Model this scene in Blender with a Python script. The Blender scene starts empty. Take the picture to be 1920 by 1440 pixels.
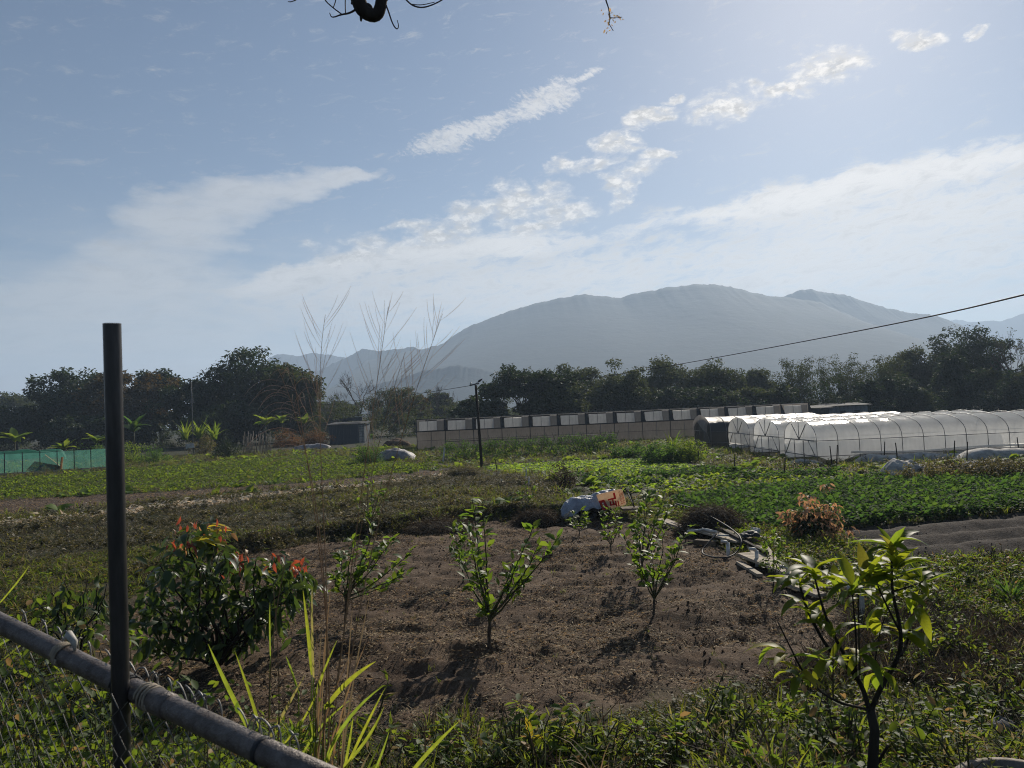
import bpy, math, random
import numpy as np
from mathutils import Vector, Matrix

rng = np.random.default_rng(7)
random.seed(7)
scene = bpy.context.scene
R = math.radians
CAM_H = 3.0

# ------------------------------------------------------------------ camera
PITCH, ROLL, FPX = R(2.19), R(2.5), 1440.0
cam_pos = np.array([0.0, 0.0, CAM_H])
_f = np.array([0, math.cos(PITCH), math.sin(PITCH)])
_u0 = np.array([0, -math.sin(PITCH), math.cos(PITCH)])
_r0 = np.array([1.0, 0, 0])
_u = _u0 * math.cos(ROLL) + _r0 * math.sin(ROLL)
_r = _r0 * math.cos(ROLL) - _u0 * math.sin(ROLL)
cam = bpy.data.cameras.new('camera')
cam.sensor_width = 36.0
cam.lens = 27.0
cam.clip_start = 0.05
cam.clip_end = 30000
cam.dof.use_dof = True
cam.dof.focus_distance = 14.0
cam.dof.aperture_fstop = 8.0
cam_obj = bpy.data.objects.new('camera', cam)
scene.collection.objects.link(cam_obj)
M = Matrix(((_r[0], _u[0], -_f[0], 0), (_r[1], _u[1], -_f[1], 0), (_r[2], _u[2], -_f[2], CAM_H), (0, 0, 0, 1)))
cam_obj.matrix_world = M
scene.camera = cam_obj

def ray(px, py):
    return _f + _r * ((px - 960) / FPX) + _u * ((720 - py) / FPX)
def at(px, py, depth):
    """a point of the place: photo pixel + distance along the view axis"""
    return cam_pos + ray(px, py) * depth
def flat(px, py, z=0.0):
    d = ray(px, py)
    t = (z - CAM_H) / d[2]
    return cam_pos + d * t
def azel(px, py):
    d = ray(px, py); d = d / np.linalg.norm(d)
    return math.degrees(math.atan2(d[0], d[1])), math.degrees(math.asin(d[2]))

# ------------------------------------------------------------------ sun and sky
SUN_AZ, SUN_EL = 25.0, 29.5
sun = bpy.data.lights.new('sun', 'SUN')
sun.energy = 5.0
sun.angle = R(0.53)
sun.color = (1.0, 0.91, 0.78)
sun_obj = bpy.data.objects.new('sun', sun)
scene.collection.objects.link(sun_obj)
sd = Vector((math.sin(R(SUN_AZ)) * math.cos(R(SUN_EL)), math.cos(R(SUN_AZ)) * math.cos(R(SUN_EL)), math.sin(R(SUN_EL))))
sun_obj.rotation_euler = sd.to_track_quat('Z', 'Y').to_euler()
sun_obj.location = (60, 120, 80)

class NT:
    """tiny node-tree helper"""
    def __init__(s, tree):
        s.t = tree; s.n = tree.nodes; s.l = tree.links
    def node(s, typ, **kw):
        nd = s.n.new(typ)
        for k, v in kw.items():
            setattr(nd, k, v)
        return nd
    def put(s, sock, v):
        if isinstance(v, bpy.types.NodeSocket):
            s.l.new(v, sock)
        elif v is not None:
            if isinstance(v, (tuple, list)) and len(v) == 3 and sock.type == 'RGBA':
                v = (*v, 1.0)
            sock.default_value = v
    def math(s, op, a, b=None, c=None, clamp=False):
        nd = s.node('ShaderNodeMath', operation=op, use_clamp=clamp)
        for i, v in enumerate((a, b, c)):
            if v is not None: s.put(nd.inputs[i], v)
        return nd.outputs[0]
    def vmath(s, op, a, b=None, out=0):
        nd = s.node('ShaderNodeVectorMath', operation=op)
        s.put(nd.inputs[0], a)
        if b is not None: s.put(nd.inputs[1], b)
        return nd.outputs[out]
    def mix(s, f, a, b, blend='MIX'):
        nd = s.node('ShaderNodeMix', data_type='RGBA', blend_type=blend)
        s.put(nd.inputs[0], f); s.put(nd.inputs[6], a); s.put(nd.inputs[7], b)
        return nd.outputs[2]
    def noise(s, vec, scale, detail=4, rough=0.55, dist=0.0, out=0, lac=2.0):
        nd = s.node('ShaderNodeTexNoise')
        if vec is not None: s.put(nd.inputs['Vector'], vec)
        nd.inputs['Scale'].default_value = scale
        nd.inputs['Detail'].default_value = detail
        nd.inputs['Roughness'].default_value = rough
        nd.inputs['Distortion'].default_value = dist
        nd.inputs['Lacunarity'].default_value = lac
        return nd.outputs[out]
    def smooth(s, v, a, b, lo=0.0, hi=1.0):
        nd = s.node('ShaderNodeMapRange', interpolation_type='SMOOTHSTEP')
        s.put(nd.inputs[0], v); s.put(nd.inputs[1], a); s.put(nd.inputs[2], b)
        s.put(nd.inputs[3], lo); s.put(nd.inputs[4], hi)
        return nd.outputs[0]
    def lin(s, v, a, b, lo=0.0, hi=1.0):
        nd = s.node('ShaderNodeMapRange')
        s.put(nd.inputs[0], v); s.put(nd.inputs[1], a); s.put(nd.inputs[2], b)
        s.put(nd.inputs[3], lo); s.put(nd.inputs[4], hi)
        return nd.outputs[0]
    def comb(s, x, y, z):
        nd = s.node('ShaderNodeCombineXYZ')
        for i, v in enumerate((x, y, z)): s.put(nd.inputs[i], v)
        return nd.outputs[0]
    def sep(s, v):
        nd = s.node('ShaderNodeSeparateXYZ'); s.put(nd.inputs[0], v)
        return nd.outputs
    def scalev(s, v, sc):
        return s.vmath('MULTIPLY', v, sc)
    def bump(s, h, strength=0.3, dist=0.02, normal=None):
        nd = s.node('ShaderNodeBump')
        nd.inputs['Strength'].default_value = strength
        nd.inputs['Distance'].default_value = dist
        s.put(nd.inputs['Height'], h)
        if normal is not None: s.put(nd.inputs['Normal'], normal)
        return nd.outputs[0]

world = bpy.data.worlds.new('World')
scene.world = world
world.use_nodes = True
world.node_tree.nodes.clear()
W = NT(world.node_tree)
sky = W.node('ShaderNodeTexSky', sky_type='NISHITA')
sky.sun_disc = False
sky.sun_elevation = R(SUN_EL)
sky.sun_rotation = R(SUN_AZ)
sky.altitude = 10
sky.air_density = 1.0
sky.dust_density = 0.5
sky.ozone_density = 3.5
dirv = W.vmath('NORMALIZE', W.node('ShaderNodeTexCoord').outputs['Generated'])
dx, dy, dz = W.sep(dirv)
az = W.math('MULTIPLY', W.math('ARCTAN2', dx, dy), 57.29578)
el = W.math('MULTIPLY', W.math('ARCSINE', dz), 57.29578)
# clouds live on a flat layer: direction / height, so they shrink towards the horizon
lay = W.vmath('DIVIDE', W.comb(dx, dy, 0.0), W.comb(W.math('MAXIMUM', W.math('ADD', dz, 0.06), 0.03), W.math('MAXIMUM', W.math('ADD', dz, 0.06), 0.03), 1.0))

wn = W.node('ShaderNodeTexNoise'); wn.inputs['Scale'].default_value = 1.0; wn.inputs['Detail'].default_value = 5; wn.inputs['Roughness'].default_value = 0.62
W.put(wn.inputs['Vector'], W.scalev(W.comb(az, el, 20.0), (0.17, 0.34, 1)))
wx, wy, _wz = W.sep(wn.outputs['Color'])
azw = W.math('ADD', az, W.math('MULTIPLY', W.math('SUBTRACT', wx, 0.5), 6.5))      # ragged outlines
elw = W.math('ADD', el, W.math('MULTIPLY', W.math('SUBTRACT', wy, 0.5), 3.4))
def streak(p0, p1, wpx, soft=1.0, taper=0.6):
    """a soft bar of cloud between two sky directions, wpx wide; value 1 on the axis, 0 at the rim"""
    a0, e0 = azel(*p0); a1, e1 = azel(*p1)
    L = math.hypot(a1 - a0, e1 - e0); ux, uy = (a1 - a0) / L, (e1 - e0) / L
    w = wpx / FPX * 57.3
    s_ = W.math('ADD', W.math('MULTIPLY', W.math('SUBTRACT', azw, a0), ux), W.math('MULTIPLY', W.math('SUBTRACT', elw, e0), uy))
    t_ = W.math('ADD', W.math('MULTIPLY', W.math('SUBTRACT', azw, a0), -uy), W.math('MULTIPLY', W.math('SUBTRACT', elw, e0), ux))
    t_ = W.math('DIVIDE', t_, w)
    o = W.math('SUBTRACT', W.math('MULTIPLY', W.math('DIVIDE', s_, L), 2.0), 1.0)
    o = W.math('MULTIPLY', W.math('POWER', W.math('ABSOLUTE', o), 3.0), 1.0)
    d2 = W.math('ADD', W.math('MULTIPLY', t_, t_), o)
    return W.math('SUBTRACT', 1.0, d2, clamp=True)
def union(lst):
    v = lst[0]
    for b in lst[1:]: v = W.math('MAXIMUM', v, b)
    return v
# puffy row running up to the right, broken puffs at its left end
puffs = union([streak((1620, 62), (1790, 52), 20), streak((1440, 160), (1650, 95), 42),
               streak((1270, 212), (1450, 180), 36), streak((1150, 240), (1300, 208), 18), streak((1225, 195), (1290, 183), 12),
               streak((1090, 285), (1230, 262), 22), streak((1190, 292), (1275, 285), 16), streak((1000, 322), (1130, 318), 26),
               streak((1120, 352), (1250, 310), 32), streak((880, 385), (1100, 365), 46), streak((700, 460), (1000, 385), 48),
               streak((1800, 62), (1842, 55), 10), streak((540, 500), (800, 440), 40), streak((1140, 380), (1220, 352), 20), streak((1400, 190), (1500, 160), 18), streak((1090, 330), (1180, 290), 18), streak((900, 430), (1150, 375), 30)])
n1 = W.noise(W.scalev(W.comb(az, el, 0.0), (0.30, 0.62, 1)), 1.0, 7, 0.60, 0.35)
n2 = W.noise(W.scalev(W.comb(az, el, 3.0), (1.1, 1.9, 1)), 1.0, 5, 0.6, 0.3)
pf = W.math('ADD', W.math('MULTIPLY', puffs, 0.62), W.math('MULTIPLY', W.math('SUBTRACT', n1, 0.5), 1.9))
pf = W.math('ADD', pf, W.math('MULTIPLY', W.math('SUBTRACT', n2, 0.5), 0.85))
pf = W.math('MULTIPLY', W.math('MULTIPLY', W.smooth(pf, 0.16, 0.80), W.smooth(puffs, 0.0, 0.35)), 0.95)
# rippled mackerel streak
mk = union([streak((740, 296), (1000, 205), 34), streak((900, 230), (1110, 145), 34), streak((1060, 160), (1160, 118), 14)])
mk2 = W.noise(W.scalev(W.comb(W.math('ADD', az, W.math('MULTIPLY', el, 0.8)), el, 9.0), (2.2, 3.4, 1)), 1.0, 4, 0.65, 0.5)
mkd = W.math('MULTIPLY', W.smooth(W.math('ADD', W.math('MULTIPLY', mk, 0.75), W.math('MULTIPLY', W.math('SUBTRACT', mk2, 0.5), 1.5)), 0.22, 0.85), 0.72)
# big smooth veil at the left and the long band low in the sky
veil = union([streak((400, 375), (640, 325), 30), streak((540, 345), (740, 318), 16), streak((200, 425), (560, 350), 50), streak((120, 510), (480, 420), 62), streak((-60, 610), (400, 470), 80),
              streak((-300, 640), (500, 520), 80), streak((-900, 900), (700, 570), 120)])
n3 = W.noise(W.scalev(W.comb(W.math('ADD', az, W.math('MULTIPLY', el, 1.6)), el, 5.0), (0.16, 0.75, 1)), 1.0, 5, 0.6, 0.25)
vd = W.math('MULTIPLY', W.smooth(W.math('ADD', W.math('MULTIPLY', veil, 0.80), W.math('MULTIPLY', W.math('SUBTRACT', n3, 0.5), 1.5)), -0.05, 0.85), W.math('MULTIPLY', W.smooth(veil, 0.0, 0.22), 0.66))
band = union([streak((300, 575), (1100, 450), 62), streak((1250, 430), (2050, 285), 60), streak((1300, 450), (2500, 290), 90), streak((400, 590), (1500, 470), 95), streak((1100, 520), (2300, 420), 95)])
crest = union([streak((380, 545), (800, 465), 26), streak((650, 490), (1180, 425), 30), streak((1050, 440), (1480, 372), 24), streak((1350, 395), (1760, 318), 24), streak((1600, 345), (2200, 215), 28)])
n4 = W.noise(W.scalev(W.comb(W.math('SUBTRACT', az, W.math('MULTIPLY', el, 1.0)), el, 12.0), (0.50, 1.35, 1)), 1.0, 8, 0.68, 0.5)
bd = W.math('MULTIPLY', W.smooth(W.math('ADD', W.math('ADD', W.math('MULTIPLY', band, 0.62), W.math('MULTIPLY', crest, 0.42)), W.math('MULTIPLY', W.math('SUBTRACT', n4, 0.5), 1.7)), 0.06, 0.72), 0.92)
# a thin broken layer all round near the horizon, so the sky goes on outside the frame
n5 = W.noise(W.scalev(lay, (0.9, 0.9, 1)), 1.0, 7, 0.6, 0.4)
low = W.math('MULTIPLY', W.smooth(n5, 0.42, 0.72), W.math('MULTIPLY', W.smooth(el, 17.0, 5.0), 0.75))
cl = W.math('SUBTRACT', 1.0, W.math('MULTIPLY', W.math('MULTIPLY', W.math('SUBTRACT', 1.0, pf), W.math('SUBTRACT', 1.0, mkd)),
            W.math('MULTIPLY', W.math('MULTIPLY', W.math('SUBTRACT', 1.0, vd), W.math('SUBTRACT', 1.0, bd)), W.math('SUBTRACT', 1.0, low))), clamp=True)
sdot = W.vmath('DOT_PRODUCT', dirv, tuple(sd), out=1)
fwd = W.math('POWER', W.math('MAXIMUM', sdot, 0.0), 5.0)      # clouds are brighter towards the sun
# thick middles of the clouds are greyer than their lit rims
grey = W.math('SUBTRACT', 1.0, W.math('ADD', W.math('MULTIPLY', W.smooth(n4, 0.45, 0.72), 0.22), W.math('MULTIPLY', W.math('MULTIPLY', W.smooth(n2, 0.62, 0.42), pf), 0.38)))
cbri = W.math('MULTIPLY', grey, W.math('ADD', W.math('ADD', W.math('MULTIPLY', fwd, 8.0), 9.2), W.math('MULTIPLY', W.math('MAXIMUM', pf, W.math('MULTIPLY', crest, 0.5)), 2.2)))
ccol = W.vmath('MULTIPLY', W.comb(1.0, W.math('SUBTRACT', 0.98, W.math('MULTIPLY', fwd, 0.05)), W.math('SUBTRACT', 0.95, W.math('MULTIPLY', fwd, 0.10))), W.comb(cbri, cbri, cbri))
skyc = W.mix(cl, sky.outputs[0], ccol)
bg = W.node('ShaderNodeBackground')
bg.inputs['Strength'].default_value = 0.05
W.l.new(skyc, bg.inputs['Color'])
wo = W.node('ShaderNodeOutputWorld')
W.l.new(bg.outputs[0], wo.inputs['Surface'])

world.cycles.sampling_method = 'MANUAL'
world.cycles.sample_map_resolution = 256

# ------------------------------------------------------------------ exposure and render settings
scene.view_settings.view_transform = 'Standard'
scene.view_settings.look = 'None'
scene.view_settings.exposure = 0.27
scene.view_settings.gamma = 1.0
scene.view_settings.use_curve_mapping = False
cy = scene.cycles
scene.render.engine = 'CYCLES'
cy.max_bounces = 8
cy.diffuse_bounces = 3
cy.glossy_bounces = 3
cy.transmission_bounces = 6
cy.transparent_max_bounces = 24
cy.volume_bounces = 1
cy.use_adaptive_sampling = True
cy.adaptive_threshold = 0.008
cy.use_denoising = True
try:
    cy.denoiser = 'OPENIMAGEDENOISE'
    cy.denoising_input_passes = 'RGB_ALBEDO_NORMAL'
    cy.denoising_prefilter = 'NONE'      # keeps the fine leaf detail
    cy.denoising_quality = 'HIGH'
except Exception:
    pass
cy.filter_width = 1.05
cy.caustics_reflective = False
cy.caustics_refractive = False
cy.sample_clamp_indirect = 6.0
# ------------------------------------------------------------------ helpers: objects, meshes
COL = scene.collection
def link(name, data, parent=None, loc=None, mat=None):
    o = bpy.data.objects.new(name, data)
    COL.objects.link(o)
    if parent is not None: o.parent = parent
    if loc is not None: o.location = tuple(loc)
    if mat is not None and data is not None:
        if not data.materials: data.materials.append(mat)
    return o
def tag(o, label=None, cat=None, group=None, kind=None):
    if label: o['label'] = label
    if cat: o['category'] = cat
    if group: o['group'] = group
    if kind: o['kind'] = kind
    return o
def thing(name, label, cat, loc=(0, 0, 0), rz=0.0, group=None):
    o = bpy.data.objects.new(name, None)
    COL.objects.link(o)
    o.location = tuple(float(v) for v in loc); o.rotation_euler = (0, 0, rz)
    o.empty_display_size = 0.2
    return tag(o, label, cat, group)
def copy_tree(o, parent=None):
    c = o.copy(); COL.objects.link(c); c.parent = parent
    for ch in list(o.children): copy_tree(ch, c)
    return c

class MB:
    """collects triangles/quads in numpy and builds one mesh"""
    def __init__(s):
        s.v = []; s.f3 = []; s.f4 = []; s.n = 0; s.m3 = []; s.m4 = []
    def add(s, v, f, m=0):
        v = np.asarray(v, float).reshape(-1, 3); f = np.asarray(f, int)
        s.v.append(v)
        if f.shape[1] == 3: s.f3.append(f + s.n); s.m3.append(np.full(len(f), m))
        else: s.f4.append(f + s.n); s.m4.append(np.full(len(f), m))
        s.n += len(v); return s
    def tube(s, pts, rad, sides=6, m=0, cap=True):
        pts = np.asarray(pts, float); n = len(pts)
        rad = np.full(n, rad, float) if np.isscalar(rad) else np.asarray(rad, float)
        t = np.gradient(pts, axis=0); t /= (np.linalg.norm(t, axis=1, keepdims=True) + 1e-12)
        ref = np.array([0, 0, 1.0]) if abs(t[0][2]) < 0.9 else np.array([1.0, 0, 0])
        a = np.cross(t[0], ref); a /= np.linalg.norm(a)
        ang = np.arange(sides) * 2 * math.pi / sides
        V = []
        for i in range(n):
            a = a - t[i] * np.dot(a, t[i]); a /= (np.linalg.norm(a) + 1e-12)
            b = np.cross(t[i], a)
            V.append(pts[i] + rad[i] * (np.outer(np.cos(ang), a) + np.outer(np.sin(ang), b)))
        V = np.concatenate(V)
        i = np.arange(n - 1)[:, None] * sides; k = np.arange(sides)[None]
        k2 = (k + 1) % sides
        F = np.stack([i + k, i + k2, i + sides + k2, i + sides + k], -1).reshape(-1, 4)
        s.add(V, F, m)
        if cap:
            base = s.n - n * sides
            for off in (0, (n - 1) * sides):
                ctr = pts[0] if off == 0 else pts[-1]
                s.v.append(ctr[None]); c = s.n; s.n += 1
                kk = np.arange(sides); q = base + off
                tri = np.stack([np.full(sides, c), q + (kk + 1) % sides, q + kk], -1)
                if off: tri = tri[:, ::-1]
                s.f3.append(tri); s.m3.append(np.full(sides, m))
        return s
    def box(s, c, size, rot=None, m=0, jit=0.0):
        c = np.asarray(c, float); h = np.asarray(size, float) / 2
        P = np.array([[x, y, z] for z in (-1, 1) for y in (-1, 1) for x in (-1, 1)]) * h
        if jit: P = P + rng.normal(0, jit, P.shape)
        if rot is not None: P = P @ np.asarray(rot).T
        F = np.array([[0, 2, 3, 1], [4, 5, 7, 6], [0, 1, 5, 4], [2, 6, 7, 3], [0, 4, 6, 2], [1, 3, 7, 5]])
        return s.add(P + c, F, m)
    def bar(s, p0, p1, w, h, m=0):
        p0 = np.asarray(p0, float); p1 = np.asarray(p1, float); d = p1 - p0; L = np.linalg.norm(d); d /= L
        ref = np.array([0, 0, 1.0]) if abs(d[2]) < 0.95 else np.array([1.0, 0, 0])
        a = np.cross(d, ref); a /= np.linalg.norm(a); b = np.cross(a, d)
        return s.box((p0 + p1) / 2, (L, w, h), np.stack([d, a, b], 1), m)
    def grid(s, P, m=0):
        """P: (nu,nv,3)"""
        nu, nv = P.shape[:2]
        i = np.arange(nu - 1)[:, None] * nv; j = np.arange(nv - 1)[None]
        F = np.stack([i + j, i + nv + j, i + nv + j + 1, i + j + 1], -1).reshape(-1, 4)
        return s.add(P.reshape(-1, 3), F, m)
    def mesh(s, name, mats, smooth=True, attrs=None):
        me = bpy.data.meshes.new(name)
        V = np.concatenate(s.v) if s.v else np.zeros((0, 3))
        f3 = np.concatenate(s.f3) if s.f3 else np.zeros((0, 3), int)
        f4 = np.concatenate(s.f4) if s.f4 else np.zeros((0, 4), int)
        me.vertices.add(len(V)); me.vertices.foreach_set('co', V.astype(np.float32).ravel())
        nl = f3.size + f4.size
        me.loops.add(nl); me.loops.foreach_set('vertex_index', np.concatenate([f3.ravel(), f4.ravel()]).astype(np.int32))
        me.polygons.add(len(f3) + len(f4))
        st = np.concatenate([np.arange(len(f3)) * 3, f3.size + np.arange(len(f4)) * 4]).astype(np.int32)
        me.polygons.foreach_set('loop_start', st)
        if isinstance(mats, (list, tuple)):
            for mm in mats: me.materials.append(mm)
            mi = np.concatenate([np.concatenate(s.m3) if s.m3 else np.zeros(0, int), np.concatenate(s.m4) if s.m4 else np.zeros(0, int)]).astype(np.int32)
            me.polygons.foreach_set('material_index', mi)
        elif mats is not None: me.materials.append(mats)
        me.update(calc_edges=True)
        me.polygons.foreach_set('use_smooth', np.full(len(f3) + len(f4), smooth))
        if attrs:
            for k, val in attrs.items():
                at_ = me.attributes.new(k, 'FLOAT', 'POINT'); at_.data.foreach_set('value', np.asarray(val, np.float32))
        me.update()
        return me
    def build(s, name, mats, parent=None, loc=None, smooth=True):
        return link(name, s.mesh(name, mats, smooth), parent, loc)

def rotm(yaw, pitch, roll):
    """arrays -> (N,3,3): leaf local +Y is its length, +Z its upper side. yaw about Z, pitch lifts the tip, roll about its length"""
    yaw, pitch, roll = np.broadcast_arrays(np.asarray(yaw, float), np.asarray(pitch, float), np.asarray(roll, float))
    cy_, sy = np.cos(yaw), np.sin(yaw); cp, sp = np.cos(pitch), np.sin(pitch); cr, sr = np.cos(roll), np.sin(roll)
    z = np.zeros_like(cy_); o = np.ones_like(cy_)
    Rz = np.stack([np.stack([cy_, -sy, z], -1), np.stack([sy, cy_, z], -1), np.stack([z, z, o], -1)], -2)
    Rx = np.stack([np.stack([o, z, z], -1), np.stack([z, cp, -sp], -1), np.stack([z, sp, cp], -1)], -2)
    Ry = np.stack([np.stack([cr, z, sr], -1), np.stack([z, o, z], -1), np.stack([-sr, z, cr], -1)], -2)
    return Rz @ Rx @ Ry
def batch(mb, tv, tf, rot, pos, scl, m=0):
    """put N copies of a template (tv, tf) in mb"""
    tv = np.asarray(tv, float); tf = np.asarray(tf, int); pos = np.asarray(pos, float)
    N = len(pos); scl = np.asarray(scl, float)
    if scl.ndim == 1: scl = scl[:, None]
    if scl.ndim == 0: scl = np.full((N, 1), float(scl))
    X = tv[None] * scl[:, None, :]
    X = np.einsum('nij,nkj->nki', rot, X) + pos[:, None]
    F = tf[None] + (np.arange(N) * len(tv))[:, None, None]
    mb.add(X.reshape(-1, 3), F.reshape(-1, tf.shape[1]), m)
    return mb

# leaf templates (unit length along +Y)
DIAMOND = (np.array([[0, 0, 0], [0.26, 0.45, 0.05], [0, 1, -0.05], [-0.26, 0.45, 0.05]]), np.array([[0, 1, 2], [0, 2, 3]]))
OVAL = (np.array([[0, 0, 0], [0.2, 0.25, .04], [0.23, 0.6, .04], [0, 1, -.08], [-0.23, 0.6, .04], [-0.2, 0.25, .04], [0, .5, -.02]]),
        np.array([[0, 1, 6], [1, 2, 6], [2, 3, 6], [3, 4, 6], [4, 5, 6], [5, 0, 6]]))
def long_leaf(w=0.13, droop=0.35, n=6, fold=0.03, wave=0.0):
    t = np.linspace(0, 1, n); wd = w * np.sin(np.pi * np.clip(t, 0.02, 0.985) ** 0.8) ** 0.75
    wd[0] = 0.01; wd[-1] = 0.004
    ang = -droop * t * 1.6; y = np.concatenate([[0], np.cumsum(np.cos((ang[1:] + ang[:-1]) / 2) / (n - 1))]); z = np.concatenate([[0], np.cumsum(np.sin((ang[1:] + ang[:-1]) / 2) / (n - 1))])
    V = []
    for i in range(n):
        wv = wave * math.sin(i * 2.3)
        V += [[-wd[i], y[i], z[i] + fold * wd[i] / w + wv], [0, y[i], z[i]], [wd[i], y[i], z[i] + fold * wd[i] / w - wv]]
    F = []
    for i in range(n - 1):
        a = i * 3
        F += [[a, a + 1, a + 4, a + 3], [a + 1, a + 2, a + 5, a + 4]]
    return np.array(V), np.array(F)
def blade(w=0.012, droop=0.5, n=5):
    """grass blade: narrow strip bending over"""
    t = np.linspace(0, 1, n); wd = w * (1 - t ** 2.2) + 0.0008
    ang = -droop * t ** 1.5 * 1.5; y = np.concatenate([[0], np.cumsum(np.cos(ang[1:]) / (n - 1))]); z = np.concatenate([[0], np.cumsum(np.sin(ang[1:]) / (n - 1))])
    V = np.stack([np.stack([-wd, y, z], -1), np.stack([wd, y, z], -1)], 1).reshape(-1, 3)
    F = np.array([[2 * i, 2 * i + 1, 2 * i + 3, 2 * i + 2] for i in range(n - 1)])
    return V, F

# ------------------------------------------------------------------ value noise for terrain and shapes
_perm = np.random.default_rng(3).random((256, 256))
def vnoise(x, y):
    x = np.asarray(x, float); y = np.asarray(y, float)
    xi = np.floor(x).astype(int); yi = np.floor(y).astype(int); fx = x - xi; fy = y - yi
    fx = fx * fx * (3 - 2 * fx); fy = fy * fy * (3 - 2 * fy)
    g = lambda a, b: _perm[a & 255, b & 255]
    return (g(xi, yi) * (1 - fx) + g(xi + 1, yi) * fx) * (1 - fy) + (g(xi, yi + 1) * (1 - fx) + g(xi + 1, yi + 1) * fx) * fy
def fbm(x, y, oct=4, gain=0.5):
    s = 0; a = 1; t = 0
    for i in range(oct):
        s = s + a * vnoise(x * 2 ** i + 17.3 * i, y * 2 ** i + 5.1 * i); t += a; a *= gain
    return s / t - 0.5
def sstep(a, b, x):
    t = np.clip((x - a) / (b - a), 0, 1); return t * t * (3 - 2 * t)
def inpoly(x, y, P):
    x = np.asarray(x); y = np.asarray(y); c = np.zeros(x.shape, bool); n = len(P); j = n - 1
    for i in range(n):
        xi, yi = P[i][:2]; xj, yj = P[j][:2]
        cond = ((yi > y) != (yj > y)) & (x < (xj - xi) * (y - yi) / (yj - yi + 1e-12) + xi)
        c ^= cond; j = i
    return c
def pdist(x, y, P):
    """signed distance to a polygon: negative inside"""
    d = np.full(np.shape(x), 1e9); n = len(P)
    for i in range(n):
        ax, ay = P[i][:2]; bx_, by_ = P[(i + 1) % n][:2]
        ex, ey = bx_ - ax, by_ - ay
        t = np.clip(((x - ax) * ex + (y - ay) * ey) / (ex * ex + ey * ey), 0, 1)
        d = np.minimum(d, np.hypot(x - ax - t * ex, y - ay - t * ey))
    return np.where(inpoly(x, y, P), -d, d)

# ------------------------------------------------------------------ materials
def newmat(name):
    m = bpy.data.materials.new(name); m.use_nodes = True; m.node_tree.nodes.clear()
    T = NT(m.node_tree); out = T.node('ShaderNodeOutputMaterial')
    return m, T, out
def principled(T, col, rough=0.7, spec=0.4, metal=0.0, normal=None, **kw):
    b = T.node('ShaderNodeBsdfPrincipled')
    T.put(b.inputs['Base Color'], col); T.put(b.inputs['Roughness'], rough)
    T.put(b.inputs['Specular IOR Level'], spec); T.put(b.inputs['Metallic'], metal)
    if normal is not None: T.put(b.inputs['Normal'], normal)
    for k, v in kw.items(): T.put(b.inputs[k], v)
    return b
def leafmat(name, c1, c2, trans, tf=0.4, rough=0.45, spec=0.4, c3=None, per='island', vein=False):
    """foliage: varied colour per leaf, gloss on top, light passing through from behind"""
    m, T, out = newmat(name)
    rnd = T.node('ShaderNodeNewGeometry').outputs['Random Per Island'] if per == 'island' else T.node('ShaderNodeObjectInfo').outputs['Random']
    oc = T.node('ShaderNodeTexCoord').outputs['Object']
    big = T.noise(oc, 1.3, 3, 0.6)
    f = T.math('ADD', T.math('MULTIPLY', rnd, 0.7), T.math('MULTIPLY', T.math('SUBTRACT', big, 0.5), 0.9), clamp=True)
    col = T.mix(f, c1, c2)
    if c3 is not None:
        col = T.mix(T.smooth(rnd, 0.86, 0.9), col, c3)
    fine = T.noise(oc, 60.0, 3, 0.6)
    col = T.mix(T.lin(fine, 0.3, 0.7, 0.0, 0.35), col, (c1[0] * .6, c1[1] * .6, c1[2] * .6))
    b = principled(T, col, rough, spec)
    tr = T.node('ShaderNodeBsdfTranslucent')
    tc = T.mix(f, trans, (min(1, trans[0] * 1.5), min(1, trans[1] * 1.25), trans[2]))
    if c3 is not None:
        tc = T.mix(T.smooth(rnd, 0.86, 0.9), tc, (c3[0] * 1.4, c3[1] * 1.4, c3[2]))
    T.put(tr.inputs['Color'], tc)
    mx = T.node('ShaderNodeMixShader'); mx.inputs[0].default_value = tf
    T.l.new(b.outputs[0], mx.inputs[1]); T.l.new(tr.outputs[0], mx.inputs[2]); T.l.new(mx.outputs[0], out.inputs[0])
    return m
def plain(name, col, rough=0.7, spec=0.4, metal=0.0, var=0.25, scale=8.0, bump=0.2, bdist=0.01, stretch=(1, 1, 1), col2=None):
    """painted, woody, metal, stone surfaces: base colour broken up by two noises, fine relief"""
    m, T, out = newmat(name)
    oc = T.scalev(T.node('ShaderNodeTexCoord').outputs['Object'], stretch)
    n_ = T.noise(oc, scale, 6, 0.65); n2_ = T.noise(oc, scale * 6, 4, 0.6)
    c2 = col2 if col2 is not None else tuple(c * (1 - var) * 0.7 for c in col)
    c = T.mix(T.smooth(n_, 0.35, 0.7), col, c2)
    c = T.mix(T.lin(n2_, 0.3, 0.75, 0, var), c, tuple(x * 0.45 for x in col))
    b = principled(T, c, T.lin(n_, 0.2, 0.8, rough - 0.08, min(1, rough + 0.12)), spec, metal, T.bump(n2_, bump, bdist))
    T.l.new(b.outputs[0], out.inputs[0])
    return m
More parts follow.
